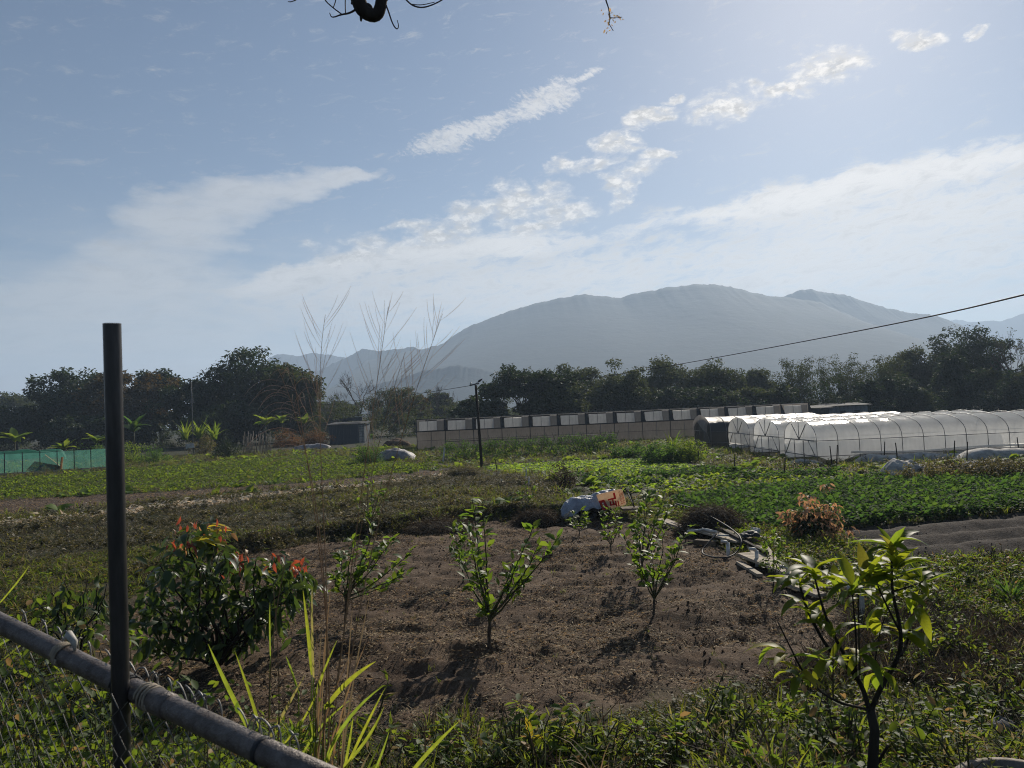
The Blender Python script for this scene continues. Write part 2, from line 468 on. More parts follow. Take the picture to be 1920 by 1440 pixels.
# ------------------------------------------------------------------ the land: zones, terrain height, ground sheet
def wpoly(px): return [tuple(flat(*p)[:2]) for p in px]
PLOT = wpoly([(440, 1045), (600, 1014), (690, 1012), (860, 985), (1040, 975), (1200, 985), (1290, 1000), (1400, 1060), (1500, 1105), (1590, 1150),
              (1640, 1240), (1420, 1285), (1250, 1310), (1100, 1345), (900, 1370), (650, 1390), (430, 1380), (250, 1310), (180, 1200), (300, 1095)])
CROP_L = wpoly([(-400, 930), (0, 898), (200, 884), (450, 862), (600, 852), (700, 862), (850, 876), (600, 903), (300, 930), (0, 945), (-400, 975)])
STRIP_L = wpoly([(-500, 1000), (0, 948), (300, 933), (600, 906), (850, 879), (880, 884), (640, 916), (300, 952), (0, 985), (-500, 1060)])
LETTUCE = wpoly([(890, 876), (1000, 868), (1180, 860), (1265, 866), (1330, 880), (1230, 890), (1100, 893), (960, 890)])
ROWS_M = wpoly([(1060, 900), (1150, 893), (1330, 882), (1560, 890), (1690, 902), (1420, 915), (1290, 928), (1160, 925), (1080, 915)])
CROP_R = wpoly([(1265, 945), (1400, 922), (1560, 912), (1950, 902), (2400, 890), (2400, 920), (1950, 955), (1600, 985), (1490, 1000), (1380, 990), (1300, 972)])
TILLED = wpoly([(1560, 992), (1700, 980), (1950, 958), (2400, 925), (2500, 985), (1950, 1045), (1760, 1055), (1660, 1045), (1600, 1022)])
GREY_W = wpoly([(620, 925), (860, 890), (1000, 905), (1060, 925), (1020, 965), (860, 972), (690, 998), (420, 1030), (200, 1060), (0, 1100), (-300, 1100), (-300, 1010), (0, 992), (300, 958)])

_td = np.array(TILLED[2]) - np.array(TILLED[0]); _td /= np.linalg.norm(_td); _tn = np.array([-_td[1], _td[0]])
def terrain(x, y, fine=True):
    x = np.asarray(x, float); y = np.asarray(y, float)
    z = 0.10 * fbm(x * 0.12, y * 0.12, 3)
    far = sstep(60, 200, y)
    z = z * (1 - far)
    bank = 1.4 * (1 - sstep(1.6, 8.4, y + 0.5 * fbm(x * 0.5, y * 0.3, 2) + 0.06 * np.abs(x)))
    z = z + bank
    dp = pdist(x, y, PLOT)
    raise_ = 0.34 * sstep(0.0, 0.55, dp + 0.35 * fbm(x * 1.3, y * 1.3, 3)) * sstep(10.5, 14.5, y + 0.25 * np.minimum(x + 3, 0) * -1) * (1 - sstep(26, 44, y)) * (1 - sstep(0.6, 2.4, x - 0.06 * y))
    z = z + raise_
    if fine:
        near = (1 - sstep(24, 34, y))
        insoil = sstep(0.3, -0.5, dp)
        lumps = 0.22 * fbm(x * 0.9, y * 1.8, 3) + 0.13 * fbm(x * 3.1 + 9, y * 4.4, 3) + 0.085 * fbm(x * 9, y * 11, 2)
        z = z + near * (insoil * lumps + (1 - insoil) * 0.06 * fbm(x * 2.1, y * 2.1, 3))
        # planting pits
        for (hx, hy, hr, hd) in PITS:
            q = np.hypot(x - hx, (y - hy) * 1.15) / hr
            z = z - hd * np.exp(-(q ** 4)) + 0.28 * hd * np.exp(-((q - 1.35) / 0.35) ** 2)
        dt = pdist(x, y, TILLED)
        w = (x - TILLED[0][0]) * _tn[0] + (y - TILLED[0][1]) * _tn[1]
        z = z + sstep(0.3, -0.3, dt) * (0.085 * np.sin(w * 2 * math.pi / 1.1 + 1.5 * fbm(x * .4, y * .4, 2)) + 0.07 * fbm(x * 2.2, y * 2.2, 3) + 0.035 * fbm(x * 6, y * 6, 2))
    return z
PITS = []
for (px, py, hr, hd) in [(880, 1228, 0.36, 0.16), (760, 1262, 0.34, 0.09), (1300, 1200, 0.3, 0.07), (1020, 1120, 0.3, 0.06), (1440, 1180, 0.3, 0.06), (1160, 1300, 0.32, 0.06), (1390, 1120, .3, .06), (640, 1230, .35, .07)]:
    p = flat(px, py); PITS.append((p[0], p[1], hr, hd))
def gz(x, y): return float(terrain(np.array([x]), np.array([y]))[0])
def ground(px, py):
    """where the view ray of a photo pixel meets the land"""
    z = 0.0
    for _ in range(12):
        p = flat(px, py, z); z = 0.5 * z + 0.5 * gz(p[0], p[1])
    return np.array([p[0], p[1], gz(p[0], p[1])])

def spaced(lo, hi, step, outlo, outhi, g=1.16):
    a = list(np.arange(lo, hi + 1e-6, step)); s = step
    while a[-1] < outhi: s *= g; a.append(a[-1] + s)
    s = step
    while a[0] > outlo: s *= g; a.insert(0, a[0] - s)
    return np.array(a)
gx = spaced(-9.5, 14.0, 0.075, -4200, 4200)
gy = spaced(3.6, 26.0, 0.075, -4200, 4300)
gx = np.clip(gx, -4400, 4400); gy = np.clip(gy, -4400, 4400)
GX, GY = np.meshgrid(gx, gy, indexing='ij')
GZ = terrain(GX, GY)
GZ = np.where((GX ** 2 + GY ** 2) > 900 ** 2, GZ * 0 - 0.0, GZ)
mb = MB(); mb.grid(np.stack([GX, GY, GZ], -1))
fx, fy = GX.ravel(), GY.ravel()
nz = fbm(fx * 1.7, fy * 1.7, 3)
a_soil = sstep(0.35, -0.25, pdist(fx, fy, PLOT) + 0.9 * nz)
a_till = np.maximum(sstep(0.3, -0.2, pdist(fx, fy, TILLED) + 0.3 * nz), 0)
a_strip = sstep(0.4, -0.3, pdist(fx, fy, STRIP_L) + 0.6 * nz)
a_crop = np.maximum.reduce([sstep(0.3, -0.3, pdist(fx, fy, P)) for P in (CROP_L, LETTUCE, ROWS_M, CROP_R)])

m_ground, T, out = newmat('earth')
geo = T.node('ShaderNodeNewGeometry'); P_ = geo.outputs['Position']
def attr(n): return T.node('ShaderNodeAttribute', attribute_name=n).outputs['Fac']
n_big = T.noise(P_, 0.35, 5, 0.6); n_mid = T.noise(P_, 2.6, 6, 0.65); n_fine = T.noise(P_, 22.0, 6, 0.7); n_grit = T.noise(P_, 95.0, 4, 0.7)
weed = T.mix(T.smooth(n_mid, 0.38, 0.62), (0.048, 0.039, 0.025), (0.028, 0.033, 0.014))
weed = T.mix(T.smooth(n_big, 0.45, 0.65), weed, (0.032, 0.040, 0.016))
soil = T.mix(T.smooth(n_mid, 0.35, 0.65), (0.126, 0.084, 0.054), (0.066, 0.043, 0.029))
soil = T.mix(T.smooth(n_big, 0.42, 0.62), soil, (0.172, 0.122, 0.083))
soil = T.mix(T.smooth(n_fine, 0.55, 0.72), soil, (0.27, 0.21, 0.15))
soil = T.mix(T.smooth(n_grit, 0.62, 0.72), soil, (0.40, 0.32, 0.23))
soil = T.mix(T.smooth(n_fine, 0.44, 0.32), soil, (0.034, 0.024, 0.018))
till = T.mix(T.smooth(n_fine, 0.4, 0.65), (0.048, 0.038, 0.031), (0.100, 0.081, 0.066))
strip = T.mix(T.smooth(n_fine, 0.42, 0.62), (0.055, 0.036, 0.026), (0.12, 0.085, 0.06))
col = T.mix(attr('crop'), weed, (0.05, 0.045, 0.028))
col = T.mix(attr('strip'), col, strip)
col = T.mix(attr('tilled'), col, till)
col = T.mix(attr('soil'), col, soil)
hgt = T.math('ADD', T.math('MULTIPLY', n_fine, 1.0), T.math('MULTIPLY', n_grit, 0.45))
b = principled(T, col, 0.92, 0.15, normal=T.bump(hgt, 0.9, 0.05))
T.l.new(b.outputs[0], out.inputs[0])
me = mb.mesh('ground', m_ground, True, {'soil': a_soil, 'tilled': a_till, 'strip': a_strip, 'crop': a_crop})
tag(link('ground', me), kind='structure')

# ------------------------------------------------------------------ mountains far behind
m_hill, T, out = newmat('forested_slope')
P_ = T.node('ShaderNodeNewGeometry').outputs['Position']
c = T.mix(T.smooth(T.noise(P_, 0.012, 6, 0.65), 0.35, 0.65), (0.013, 0.019, 0.012), (0.020, 0.026, 0.016))
c = T.mix(T.smooth(T.noise(P_, 0.05, 4, 0.6), 0.5, 0.7), c, (0.010, 0.015, 0.009))
b = principled(T, c, 0.95, 0.1, normal=T.bump(T.noise(P_, 0.03, 4, 0.6), 0.3, 8.0))
T.l.new(b.outputs[0], out.inputs[0])
def mountain(name, prof, D, half, seed, spur=0.07):
    prof = np.array(prof, float)
    pts = np.array([at(px, py, D) for px, py in prof]); xs = pts[:, 0]; hs = pts[:, 2]
    n = 360; u = np.linspace(xs[0] - 0.08 * (xs[-1] - xs[0]), xs[-1] + 0.08 * (xs[-1] - xs[0]), n)
    h = np.interp(u, xs, hs, left=0, right=0)
    fade = sstep(u[0], xs[0], u) * (1 - sstep(xs[-1], u[-1], u))
    h = h * fade
    h_sm = np.convolve(np.pad(h, 24, mode='edge'), np.hanning(49) / np.hanning(49).sum(), mode='valid'); h = h + (fbm(u / 55 + seed, u * 0 + seed, 4) * 9 + fbm(u / 11 + seed, u * 0 + 3, 2) * 4 + fbm(u / 4 + seed, u * 0 + 7, 1) * 2.0) * sstep(0, 40, h)
    nv = 70; v = np.linspace(-1, 1, nv)
    U, V = np.meshgrid(u, v, indexing='ij'); crest_ = np.clip(1 - np.abs(V) * 2.2, 0, 1) ** 2; Hh = h_sm[:, None] * (1 - crest_) + h[:, None] * crest_
    sp = fbm(U / 250 + seed * 3, V * 1.2 + seed, 4)
    shape = np.clip(1 - np.abs(V) ** 0.85, 0, 1)
    Z = Hh * shape * (1 + spur * sp * 2 * np.clip(np.abs(V) * 3, 0, 1) * (1 - np.abs(V)))
    Z = np.minimum(Z, Hh * (1 - 0.45 * np.abs(V))) - 6 * (np.abs(V) > 0.985)
    Y = D + V * half + 60 * fbm(U / 300, V * 0 + seed, 2)
    k = MB(); k.grid(np.stack([U, Y, Z], -1))
    return tag(k.build(name, m_hill), kind='structure')
mountain('mountain', [(640, 705), (690, 672), (780, 655), (830, 640), (870, 612), (930, 585), (975, 570), (1020, 560), (1050, 553), (1095, 547), (1130, 552), (1165, 553),
                      (1200, 545), (1250, 535), (1290, 530), (1330, 528), (1365, 532), (1400, 542), (1440, 551), (1480, 554), (1530, 562), (1600, 588), (1680, 628), (1760, 668), (1840, 700)], 1800, 800, 1.7)
mountain('mountain', [(1380, 600), (1430, 562), (1470, 550), (1495, 540), (1520, 535), (1555, 540), (1590, 545), (1620, 556), (1660, 570), (1700, 580), (1740, 587),
                      (1780, 598), (1815, 614), (1850, 640), (1900, 680), (1960, 705)], 1980, 600, 5.1)
mountain('hill', [(560, 712), (600, 690), (640, 672), (680, 650), (715, 654), (745, 650), (775, 645), (800, 660), (860, 690), (920, 705)], 2000, 300, 9.4)
mountain('hill', [(430, 715), (470, 690), (510, 664), (530, 660), (560, 663), (585, 657), (615, 662), (650, 666), (690, 680), (740, 705)], 2600, 420, 12.2)
mountain('hill', [(620, 745), (720, 712), (800, 690), (850, 683), (900, 690), (1000, 715), (1100, 730)], 1150, 180, 14.2)
mountain('hill', [(1700, 660), (1760, 625), (1810, 603), (1850, 597), (1875, 600), (1900, 590), (1940, 575), (2000, 560), (2100, 570), (2300, 620)], 3100, 420, 15.9)
mountain('hill', [(1600, 665), (1680, 630), (1740, 608), (1790, 596), (1830, 600), (1900, 620), (1980, 650)], 3600, 260, 19.9)

# ------------------------------------------------------------------ the hazy air
hz = MB(); hz.box((0, 0, 195), (9000, 9000, 392))
m_haze = bpy.data.materials.new('air'); m_haze.use_nodes = True; m_haze.node_tree.nodes.clear()
T = NT(m_haze.node_tree); out = T.node('ShaderNodeOutputMaterial')
pv = T.node('ShaderNodeVolumePrincipled')
pv.inputs['Color'].default_value = (0.60, 0.77, 1.0, 1)
pv.inputs['Density'].default_value = 3.7e-4
pv.inputs['Anisotropy'].default_value = 0.24
T.l.new(pv.outputs[0], out.inputs['Volume'])
tag(hz.build('haze', m_haze, smooth=False), kind='stuff')
# ------------------------------------------------------------------ foliage materials
def leafmat2(name, c1, c2, trans, tf=0.4, rough=0.45, spec=0.4, odd=None, oddp=0.1, mottle=0.0):
    m, T, out = newmat(name)
    isl = T.node('ShaderNodeNewGeometry').outputs['Random Per Island']; ob = T.node('ShaderNodeObjectInfo').outputs['Random']
    f = T.math('FRACT', T.math('ADD', T.math('MULTIPLY', isl, 1.0), T.math('MULTIPLY', ob, 3.7)))
    col = T.mix(f, c1, c2); tc = T.mix(f, trans, (min(1, trans[0] * 1.6), min(1, trans[1] * 1.2), trans[2] * 0.9))
    if odd is not None:
        g = T.math('GREATER_THAN', T.math('FRACT', T.math('MULTIPLY', f, 7.3)), 1 - oddp)
        col = T.mix(g, col, odd); tc = T.mix(g, tc, tuple(min(1, o * 1.5) for o in odd))
    if mottle:
        oc = T.node('ShaderNodeTexCoord').outputs['Object']; nn = T.lin(T.noise(oc, 22.0, 5, 0.7), 0.3, 0.7, 0.0, mottle)
        col = T.mix(nn, col, tuple(c * 0.35 for c in c1)); tc = T.mix(nn, tc, tuple(c * 0.4 for c in trans))
    b = principled(T, col, min(0.85, rough + 0.18), spec * 0.6)
    tr = T.node('ShaderNodeBsdfTranslucent'); T.put(tr.inputs['Color'], tc)
    mx = T.node('ShaderNodeMixShader'); mx.inputs[0].default_value = tf
    T.l.new(b.outputs[0], mx.inputs[1]); T.l.new(tr.outputs[0], mx.inputs[2]); T.l.new(mx.outputs[0], out.inputs[0])
    return m
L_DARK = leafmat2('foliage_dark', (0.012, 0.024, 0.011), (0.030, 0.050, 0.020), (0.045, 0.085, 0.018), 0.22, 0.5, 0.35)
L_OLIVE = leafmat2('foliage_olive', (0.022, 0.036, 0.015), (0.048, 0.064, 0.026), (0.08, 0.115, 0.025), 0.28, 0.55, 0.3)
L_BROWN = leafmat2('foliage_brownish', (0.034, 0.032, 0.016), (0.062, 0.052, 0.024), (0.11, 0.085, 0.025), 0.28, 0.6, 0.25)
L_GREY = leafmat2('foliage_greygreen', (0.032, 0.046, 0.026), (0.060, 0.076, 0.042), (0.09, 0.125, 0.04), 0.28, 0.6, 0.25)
L_SAP = leafmat2('sapling_leaf', (0.026, 0.056, 0.014), (0.054, 0.098, 0.022), (0.20, 0.35, 0.035), 0.44, 0.36, 0.45)
L_MANGO = leafmat2('mango_leaf', (0.030, 0.062, 0.012), (0.052, 0.098, 0.018), (0.36, 0.50, 0.035), 0.50, 0.34, 0.42, odd=(0.30, 0.26, 0.03), oddp=0.06, mottle=0.4)
L_BUSH = leafmat2('bush_leaf', (0.016, 0.036, 0.014), (0.036, 0.068, 0.022), (0.10, 0.18, 0.03), 0.30, 0.28, 0.6)
L_RED = leafmat2('young_red_leaf', (0.24, 0.06, 0.045), (0.34, 0.12, 0.06), (0.42, 0.10, 0.05), 0.42, 0.3, 0.7, odd=(0.40, 0.22, 0.08), oddp=0.2, mottle=0.4)
L_YEL = leafmat2('young_yellow_leaf', (0.30, 0.28, 0.03), (0.38, 0.33, 0.04), (0.52, 0.48, 0.05), 0.45, 0.35, 0.5, mottle=0.4)
L_ORANGE = leafmat2('copper_leaf', (0.32, 0.19, 0.11), (0.48, 0.32, 0.20), (0.48, 0.29, 0.15), 0.42, 0.4, 0.4, odd=(0.07, 0.08, 0.03), oddp=0.2)
L_GRASS = leafmat2('grass_blade', (0.030, 0.046, 0.012), (0.070, 0.094, 0.022), (0.22, 0.31, 0.035), 0.42, 0.5, 0.3, odd=(0.22, 0.17, 0.08), oddp=0.2)
L_WEED = leafmat2('weed_leaf', (0.050, 0.056, 0.022), (0.090, 0.094, 0.040), (0.19, 0.20, 0.05), 0.36, 0.45, 0.4, odd=(0.22, 0.17, 0.10), oddp=0.2)
L_GREYW = leafmat2('dull_weed_leaf', (0.045, 0.046, 0.024), (0.088, 0.084, 0.044), (0.14, 0.14, 0.05), 0.3, 0.5, 0.4, odd=(0.34, 0.30, 0.22), oddp=0.14)
L_LETT = leafmat2('lettuce_leaf', (0.085, 0.165, 0.026), (0.14, 0.22, 0.036), (0.36, 0.58, 0.06), 0.5, 0.5, 0.3)
L_CROP = leafmat2('crop_leaf', (0.045, 0.090, 0.018), (0.085, 0.140, 0.026), (0.24, 0.38, 0.04), 0.42, 0.5, 0.35)
L_CROPD = leafmat2('crop_leaf_dark', (0.020, 0.054, 0.018), (0.044, 0.090, 0.028), (0.11, 0.24, 0.04), 0.40, 0.6, 0.25)
L_CROPL = leafmat2('left_crop_leaf', (0.034, 0.068, 0.016), (0.072, 0.115, 0.026), (0.21, 0.34, 0.035), 0.42, 0.5, 0.3, odd=(0.14, 0.14, 0.03), oddp=0.12)
L_COVER = leafmat2('creeper_leaf', (0.028, 0.056, 0.013), (0.064, 0.102, 0.022), (0.20, 0.32, 0.03), 0.42, 0.42, 0.45, odd=(0.28, 0.17, 0.06), oddp=0.08)
L_REED = leafmat2('reed_blade', (0.075, 0.12, 0.022), (0.13, 0.165, 0.03), (0.36, 0.48, 0.05), 0.5, 0.4, 0.5, odd=(0.30, 0.24, 0.08), oddp=0.12, mottle=0.7)
L_STRAW = leafmat2('dry_straw', (0.26, 0.19, 0.11), (0.46, 0.37, 0.23), (0.42, 0.31, 0.16), 0.3, 0.6, 0.4)
L_DRYBR = leafmat2('dry_brown_leaf', (0.030, 0.026, 0.020), (0.070, 0.060, 0.046), (0.06, 0.05, 0.035), 0.25, 0.7, 0.2, odd=(0.20, 0.17, 0.12), oddp=0.08)  # dead-leaf brown, darkened to carry the shade behind the mango tree
BARK = plain('bark', (0.11, 0.085, 0.062), 0.9, 0.2, var=0.4, scale=14, bump=0.6, stretch=(1, 1, 0.25))
BARK_D = plain('dark_bark', (0.040, 0.033, 0.027), 0.9, 0.2, var=0.4, scale=10, bump=0.6, stretch=(1, 1, 0.3))
BARK_G = plain('green_twig', (0.085, 0.085, 0.035), 0.7, 0.3, var=0.3, scale=20, bump=0.3)

def unit(n, r=rng):
    v = r.normal(size=(n, 3)); return v / np.linalg.norm(v, axis=1, keepdims=True)
def wiggle(p0, p1, n, amp, r=rng, sag=0.0):
    p0 = np.asarray(p0, float); p1 = np.asarray(p1, float); t = np.linspace(0, 1, n)[:, None]
    P = p0 + (p1 - p0) * t
    L = np.linalg.norm(p1 - p0)
    off = np.cumsum(r.normal(0, 1, (n, 3)), axis=0); off -= off[0] + (off[-1] - off[0]) * t
    P = P + off * amp * L / n
    P[:, 2] -= sag * 4 * t[:, 0] * (1 - t[:, 0])
    return P
def leaf_clumps(mb, centres, radii, per, size, r, tmpl=DIAMOND, up=0.35, m=0, flat=0.75):
    """leaves spread through the shells of many small clumps"""
    N = len(centres) * per
    c = np.repeat(centres, per, 0); rr = np.repeat(radii, per)
    d = unit(N, r); q = rr * r.random(N) ** 0.4
    pos = c + d * q[:, None] * np.array([1, 1, flat])
    nrm = d + np.array([0, 0, up]); nrm /= np.linalg.norm(nrm, axis=1, keepdims=True)
    yaw = np.arctan2(-d[:, 0], d[:, 1]) + r.normal(0, 0.9, N)
    pitch = r.normal(-0.25, 0.55, N)
    rot = rotm(yaw, pitch, r.normal(0, 0.7, N))
    batch(mb, *tmpl, rot, pos, size * r.uniform(0.6, 1.35, N), m)

def tree(name, label, cx, top, wpx, depth, seed, mat, group=None, crown_from=0.22, squash=1.0, leaf=0.38, nclump=135, per=150, shape='round', base=None, trunk_vis=True, cat='tree', lean=0.0):
    if cx < 860: depth *= 1.75; leaf *= 1.55
    r = np.random.default_rng(seed)
    b = at(cx, 800, depth); x, y = b[0], b[1]; z0 = gz(x, y) if depth < 60 else 0.0
    H = at(cx, top, depth)[2] - z0; Rr = wpx / FPX * depth / 2
    t = thing(name, label, cat, (x, y, z0), group=group)
    cz = H * (crown_from + (1 - crown_from) * 0.5); ch = H * (1 - crown_from) * 0.5
    # envelope
    d = unit(nclump, r); u = r.random(nclump) ** 0.33 * 0.90
    if shape == 'umbrella': d[:, 2] = np.abs(d[:, 2]) * 1.1 - 0.25
    C = d * u[:, None] * np.array([Rr, Rr * 0.9, ch * squash]) * (1 + 0.16 * np.sin(d[:, :1] * 5 + seed) + 0.12 * r.normal(size=(nclump, 1)))
    if shape == 'cone':
        k = np.clip((C[:, 2] / ch + 1) / 2, 0, 1); C[:, :2] *= (1.25 - 1.0 * k)[:, None]
    C[:, 2] += cz; C[:, 0] += lean * C[:, 2]
    C[:, 2] = np.minimum(C[:, 2], H - 0.1 * Rr)
    cr = (0.17 + 0.13 * r.random(nclump)) * min(Rr, ch * 1.2)
    k = MB(); leaf_clumps(k, C, cr, per, leaf, r)
    k.build('crown', mat, t)
    # trunk with limbs reaching into the clumps
    k = MB(); th = H * crown_from * 1.3; tr = max(0.06, 0.020 * H)
    fork = np.array([lean * th, 0, th])
    k.tube(wiggle((0, 0, -0.2), fork, 6, 0.15, r), np.linspace(tr * 1.3, tr * 0.85, 6), 8)
    for i in r.choice(nclump, 12, replace=False):
        k.tube(wiggle(fork - np.array([0, 0, th * 0.3 * r.random()]), C[i], 5, 0.25, r), np.linspace(tr * 0.55, tr * 0.08, 5), 5, cap=False)
    k.build('trunk', BARK_D, t)
    return t

def bare_tree(name, label, cx, top, wpx, depth, seed, mat=None, z0=0.0, levels=5, group=None, sparse_leaf=None):
    if cx < 860: depth *= 1.55
    r = np.random.default_rng(seed)
    b = at(cx, 800, depth); H = at(cx, top, depth)[2] - z0
    t = thing(name, label, 'tree', (b[0], b[1], z0), group=group)
    k = MB(); ends = []
    def grow(p, d, L, rad, lev):
        q = p + d * L
        k.tube(wiggle(p, q, 4, 0.25, r), np.linspace(rad, rad * 0.62, 4), 6 if lev > 2 else 4, cap=False)
        if lev == 0: ends.append(q); return
        for i in range(3 if lev > 1 else 4):
            ax = unit(1, r)[0]; nd = d * 0.75 + ax * 0.62 + np.array([0, 0, 0.12]); nd /= np.linalg.norm(nd)
            grow(p + d * L * r.uniform(0.55, 1.0), nd, L * r.uniform(0.62, 0.82), rad * 0.58, lev - 1)
    tot = sum(0.74 ** i for i in range(levels + 1))
    grow(np.array([0, 0, -0.1]), np.array([0.03, 0, 1.0]), H / tot * 1.12, 0.018 * H, levels)
    # squeeze to the photographed width
    for i, v in enumerate(k.v): pass
    allv = np.concatenate(k.v); w = np.percentile(np.abs(allv[:, 0]), 98); s = (wpx / FPX * depth / 2) / w; hz_ = H / allv[:, 2].max()
    k.v = [v * np.array([s, s, hz_]) for v in k.v]
    k.build('branches', mat or BARK, t)
    if sparse_leaf is not None:
        e = np.array(ends) * np.array([s, s, hz_]); kk = MB()
        leaf_clumps(kk, e[r.choice(len(e), min(len(e), 160), replace=False)], np.full(min(len(e), 160), 0.25), 6, 0.2, r)
        kk.build('crown', sparse_leaf, t)
    return t

def shrub(name, label, pos, w, h, seed, mat, leaf=0.08, nclump=40, per=40, group=None, tmpl=DIAMOND, cat='shrub', stem=BARK, d=None, up=0.35, dome=True, pitch=-0.1, kind=None):
    """low bush standing at pos, w wide, h high"""
    r = np.random.default_rng(seed); pos = np.asarray(pos, float)
    t = thing(name, label, cat, pos, group=group)
    dd = unit(nclump, r); dd[:, 2] = np.abs(dd[:, 2]) if dome else dd[:, 2] * 0.5 + 0.5
    C = dd * (r.random(nclump) ** 0.4)[:, None] * np.array([w / 2, (d or w) / 2, h]) * 0.88 * (1 + 0.2 * r.normal(size=(nclump, 1)))
    C[:, 2] = np.clip(C[:, 2], 0.04 * h, h)
    k = MB(); leaf_clumps(k, C, np.full(nclump, 0.13 * min(w, 2 * h)) * r.uniform(0.7, 1.4, nclump), per, leaf, r, tmpl, up)
    k.build('leaves', mat, t)
    k = MB()
    for i in r.choice(nclump, min(14, nclump), replace=False):
        k.tube(wiggle((r.normal(0, w * 0.05), r.normal(0, w * 0.05), -0.05), C[i], 5, 0.3, r), np.linspace(0.012 * h + 0.006, 0.003, 5), 5, cap=False)
    k.build('stems', stem, t)
    return t
# ------------------------------------------------------------------ trees of the far belt
gL, gC, gR = 'dark trees on the west side of the fields', 'trees behind the long greenhouse', 'trees behind the plastic tunnels'
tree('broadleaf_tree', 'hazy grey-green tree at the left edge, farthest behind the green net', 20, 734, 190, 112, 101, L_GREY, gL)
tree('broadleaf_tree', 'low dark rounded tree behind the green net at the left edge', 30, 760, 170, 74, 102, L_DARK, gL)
tree('broadleaf_tree', 'wide dark tree with a flat top just left of the upright metal post', 145, 690, 215, 76, 103, L_DARK, gL, nclump=110)
tree('broadleaf_tree', 'brown-tinged dark tree just right of the upright metal post', 245, 697, 175, 72, 104, L_BROWN, gL, nclump=95)
tree('broadleaf_tree', 'small round treetop between the brownish tree and the tallest dark tree', 300, 688, 90, 80, 105, L_DARK, gL, nclump=70)
tree('broadleaf_tree', 'dark tree in front of the tallest one, behind the thin mast', 375, 706, 130, 70, 106, L_DARK, gL, nclump=80)
tree('broadleaf_tree', 'tallest dark broadleaf tree in the group on the left', 462, 648, 175, 72, 107, L_DARK, gL, nclump=150, per=95, crown_from=0.12)
tree('broadleaf_tree', 'olive rounded tree at the right end of the dark group, behind the dry plumes', 548, 676, 130, 70, 108, L_OLIVE, gL, nclump=120, crown_from=0.1)
tree('broadleaf_tree', 'low dark tree filling the foot of the dark group behind the banana plants', 430, 752, 210, 66, 109, L_DARK, gL, crown_from=0.05)
tree('broadleaf_tree', 'low dark tree behind the small banana plants beside the metal post', 180, 775, 230, 68, 110, L_DARK, gL, crown_from=0.05)
tree('broadleaf_tree', 'dusky low tree behind the dark blue shed', 620, 748, 110, 98, 111, L_OLIVE, 'low trees around the shed', crown_from=0.08)
bare_tree('bare_tree', 'leafless many-branched tree above the dark blue shed', 672, 693, 105, 96, 201)
bare_tree('bare_tree', 'thin leafless tree left of the larger bare tree', 628, 735, 70, 100, 202, levels=4)
tree('broadleaf_tree', 'rounded brown-green tree right of the shed', 742, 726, 122, 78, 112, L_OLIVE, 'low trees around the shed', crown_from=0.05, nclump=110, leaf=0.22)
tree('broadleaf_tree', 'brownish tree leaning against the rounded one right of the shed', 783, 742, 60, 79, 113, L_BROWN, 'low trees around the shed', crown_from=0.05, leaf=0.22)
tree('broadleaf_tree', 'dark low tree behind the left end of the long greenhouse', 820, 738, 85, 92, 114, L_OLIVE, 'low trees around the shed', crown_from=0.1)
bare_tree('bare_tree', 'thin leafless tree behind the left end of the long greenhouse', 832, 716, 62, 97, 203, levels=4)
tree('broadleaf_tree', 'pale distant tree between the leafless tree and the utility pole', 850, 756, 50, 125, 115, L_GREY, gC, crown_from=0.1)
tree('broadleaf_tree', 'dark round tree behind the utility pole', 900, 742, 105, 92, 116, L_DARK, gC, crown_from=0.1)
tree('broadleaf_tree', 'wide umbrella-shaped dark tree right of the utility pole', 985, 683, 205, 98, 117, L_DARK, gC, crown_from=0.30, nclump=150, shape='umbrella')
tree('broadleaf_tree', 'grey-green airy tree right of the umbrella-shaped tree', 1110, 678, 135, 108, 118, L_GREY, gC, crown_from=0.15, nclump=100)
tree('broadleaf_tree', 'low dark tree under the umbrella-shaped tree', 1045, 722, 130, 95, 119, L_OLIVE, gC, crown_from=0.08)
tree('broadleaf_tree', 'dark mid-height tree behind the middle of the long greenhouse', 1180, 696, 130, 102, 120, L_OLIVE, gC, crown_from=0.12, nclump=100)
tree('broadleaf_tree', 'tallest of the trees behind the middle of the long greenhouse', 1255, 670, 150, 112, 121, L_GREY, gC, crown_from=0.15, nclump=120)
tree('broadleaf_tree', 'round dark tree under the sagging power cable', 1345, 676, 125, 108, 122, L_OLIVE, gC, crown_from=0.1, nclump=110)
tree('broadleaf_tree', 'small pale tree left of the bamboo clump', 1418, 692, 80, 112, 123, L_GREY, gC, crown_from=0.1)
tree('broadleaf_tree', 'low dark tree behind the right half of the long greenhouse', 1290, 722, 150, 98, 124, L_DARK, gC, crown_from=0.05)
tree('broadleaf_tree', 'low dusky tree behind the right end of the long greenhouse', 1430, 722, 140, 97, 125, L_OLIVE, gC, crown_from=0.05)
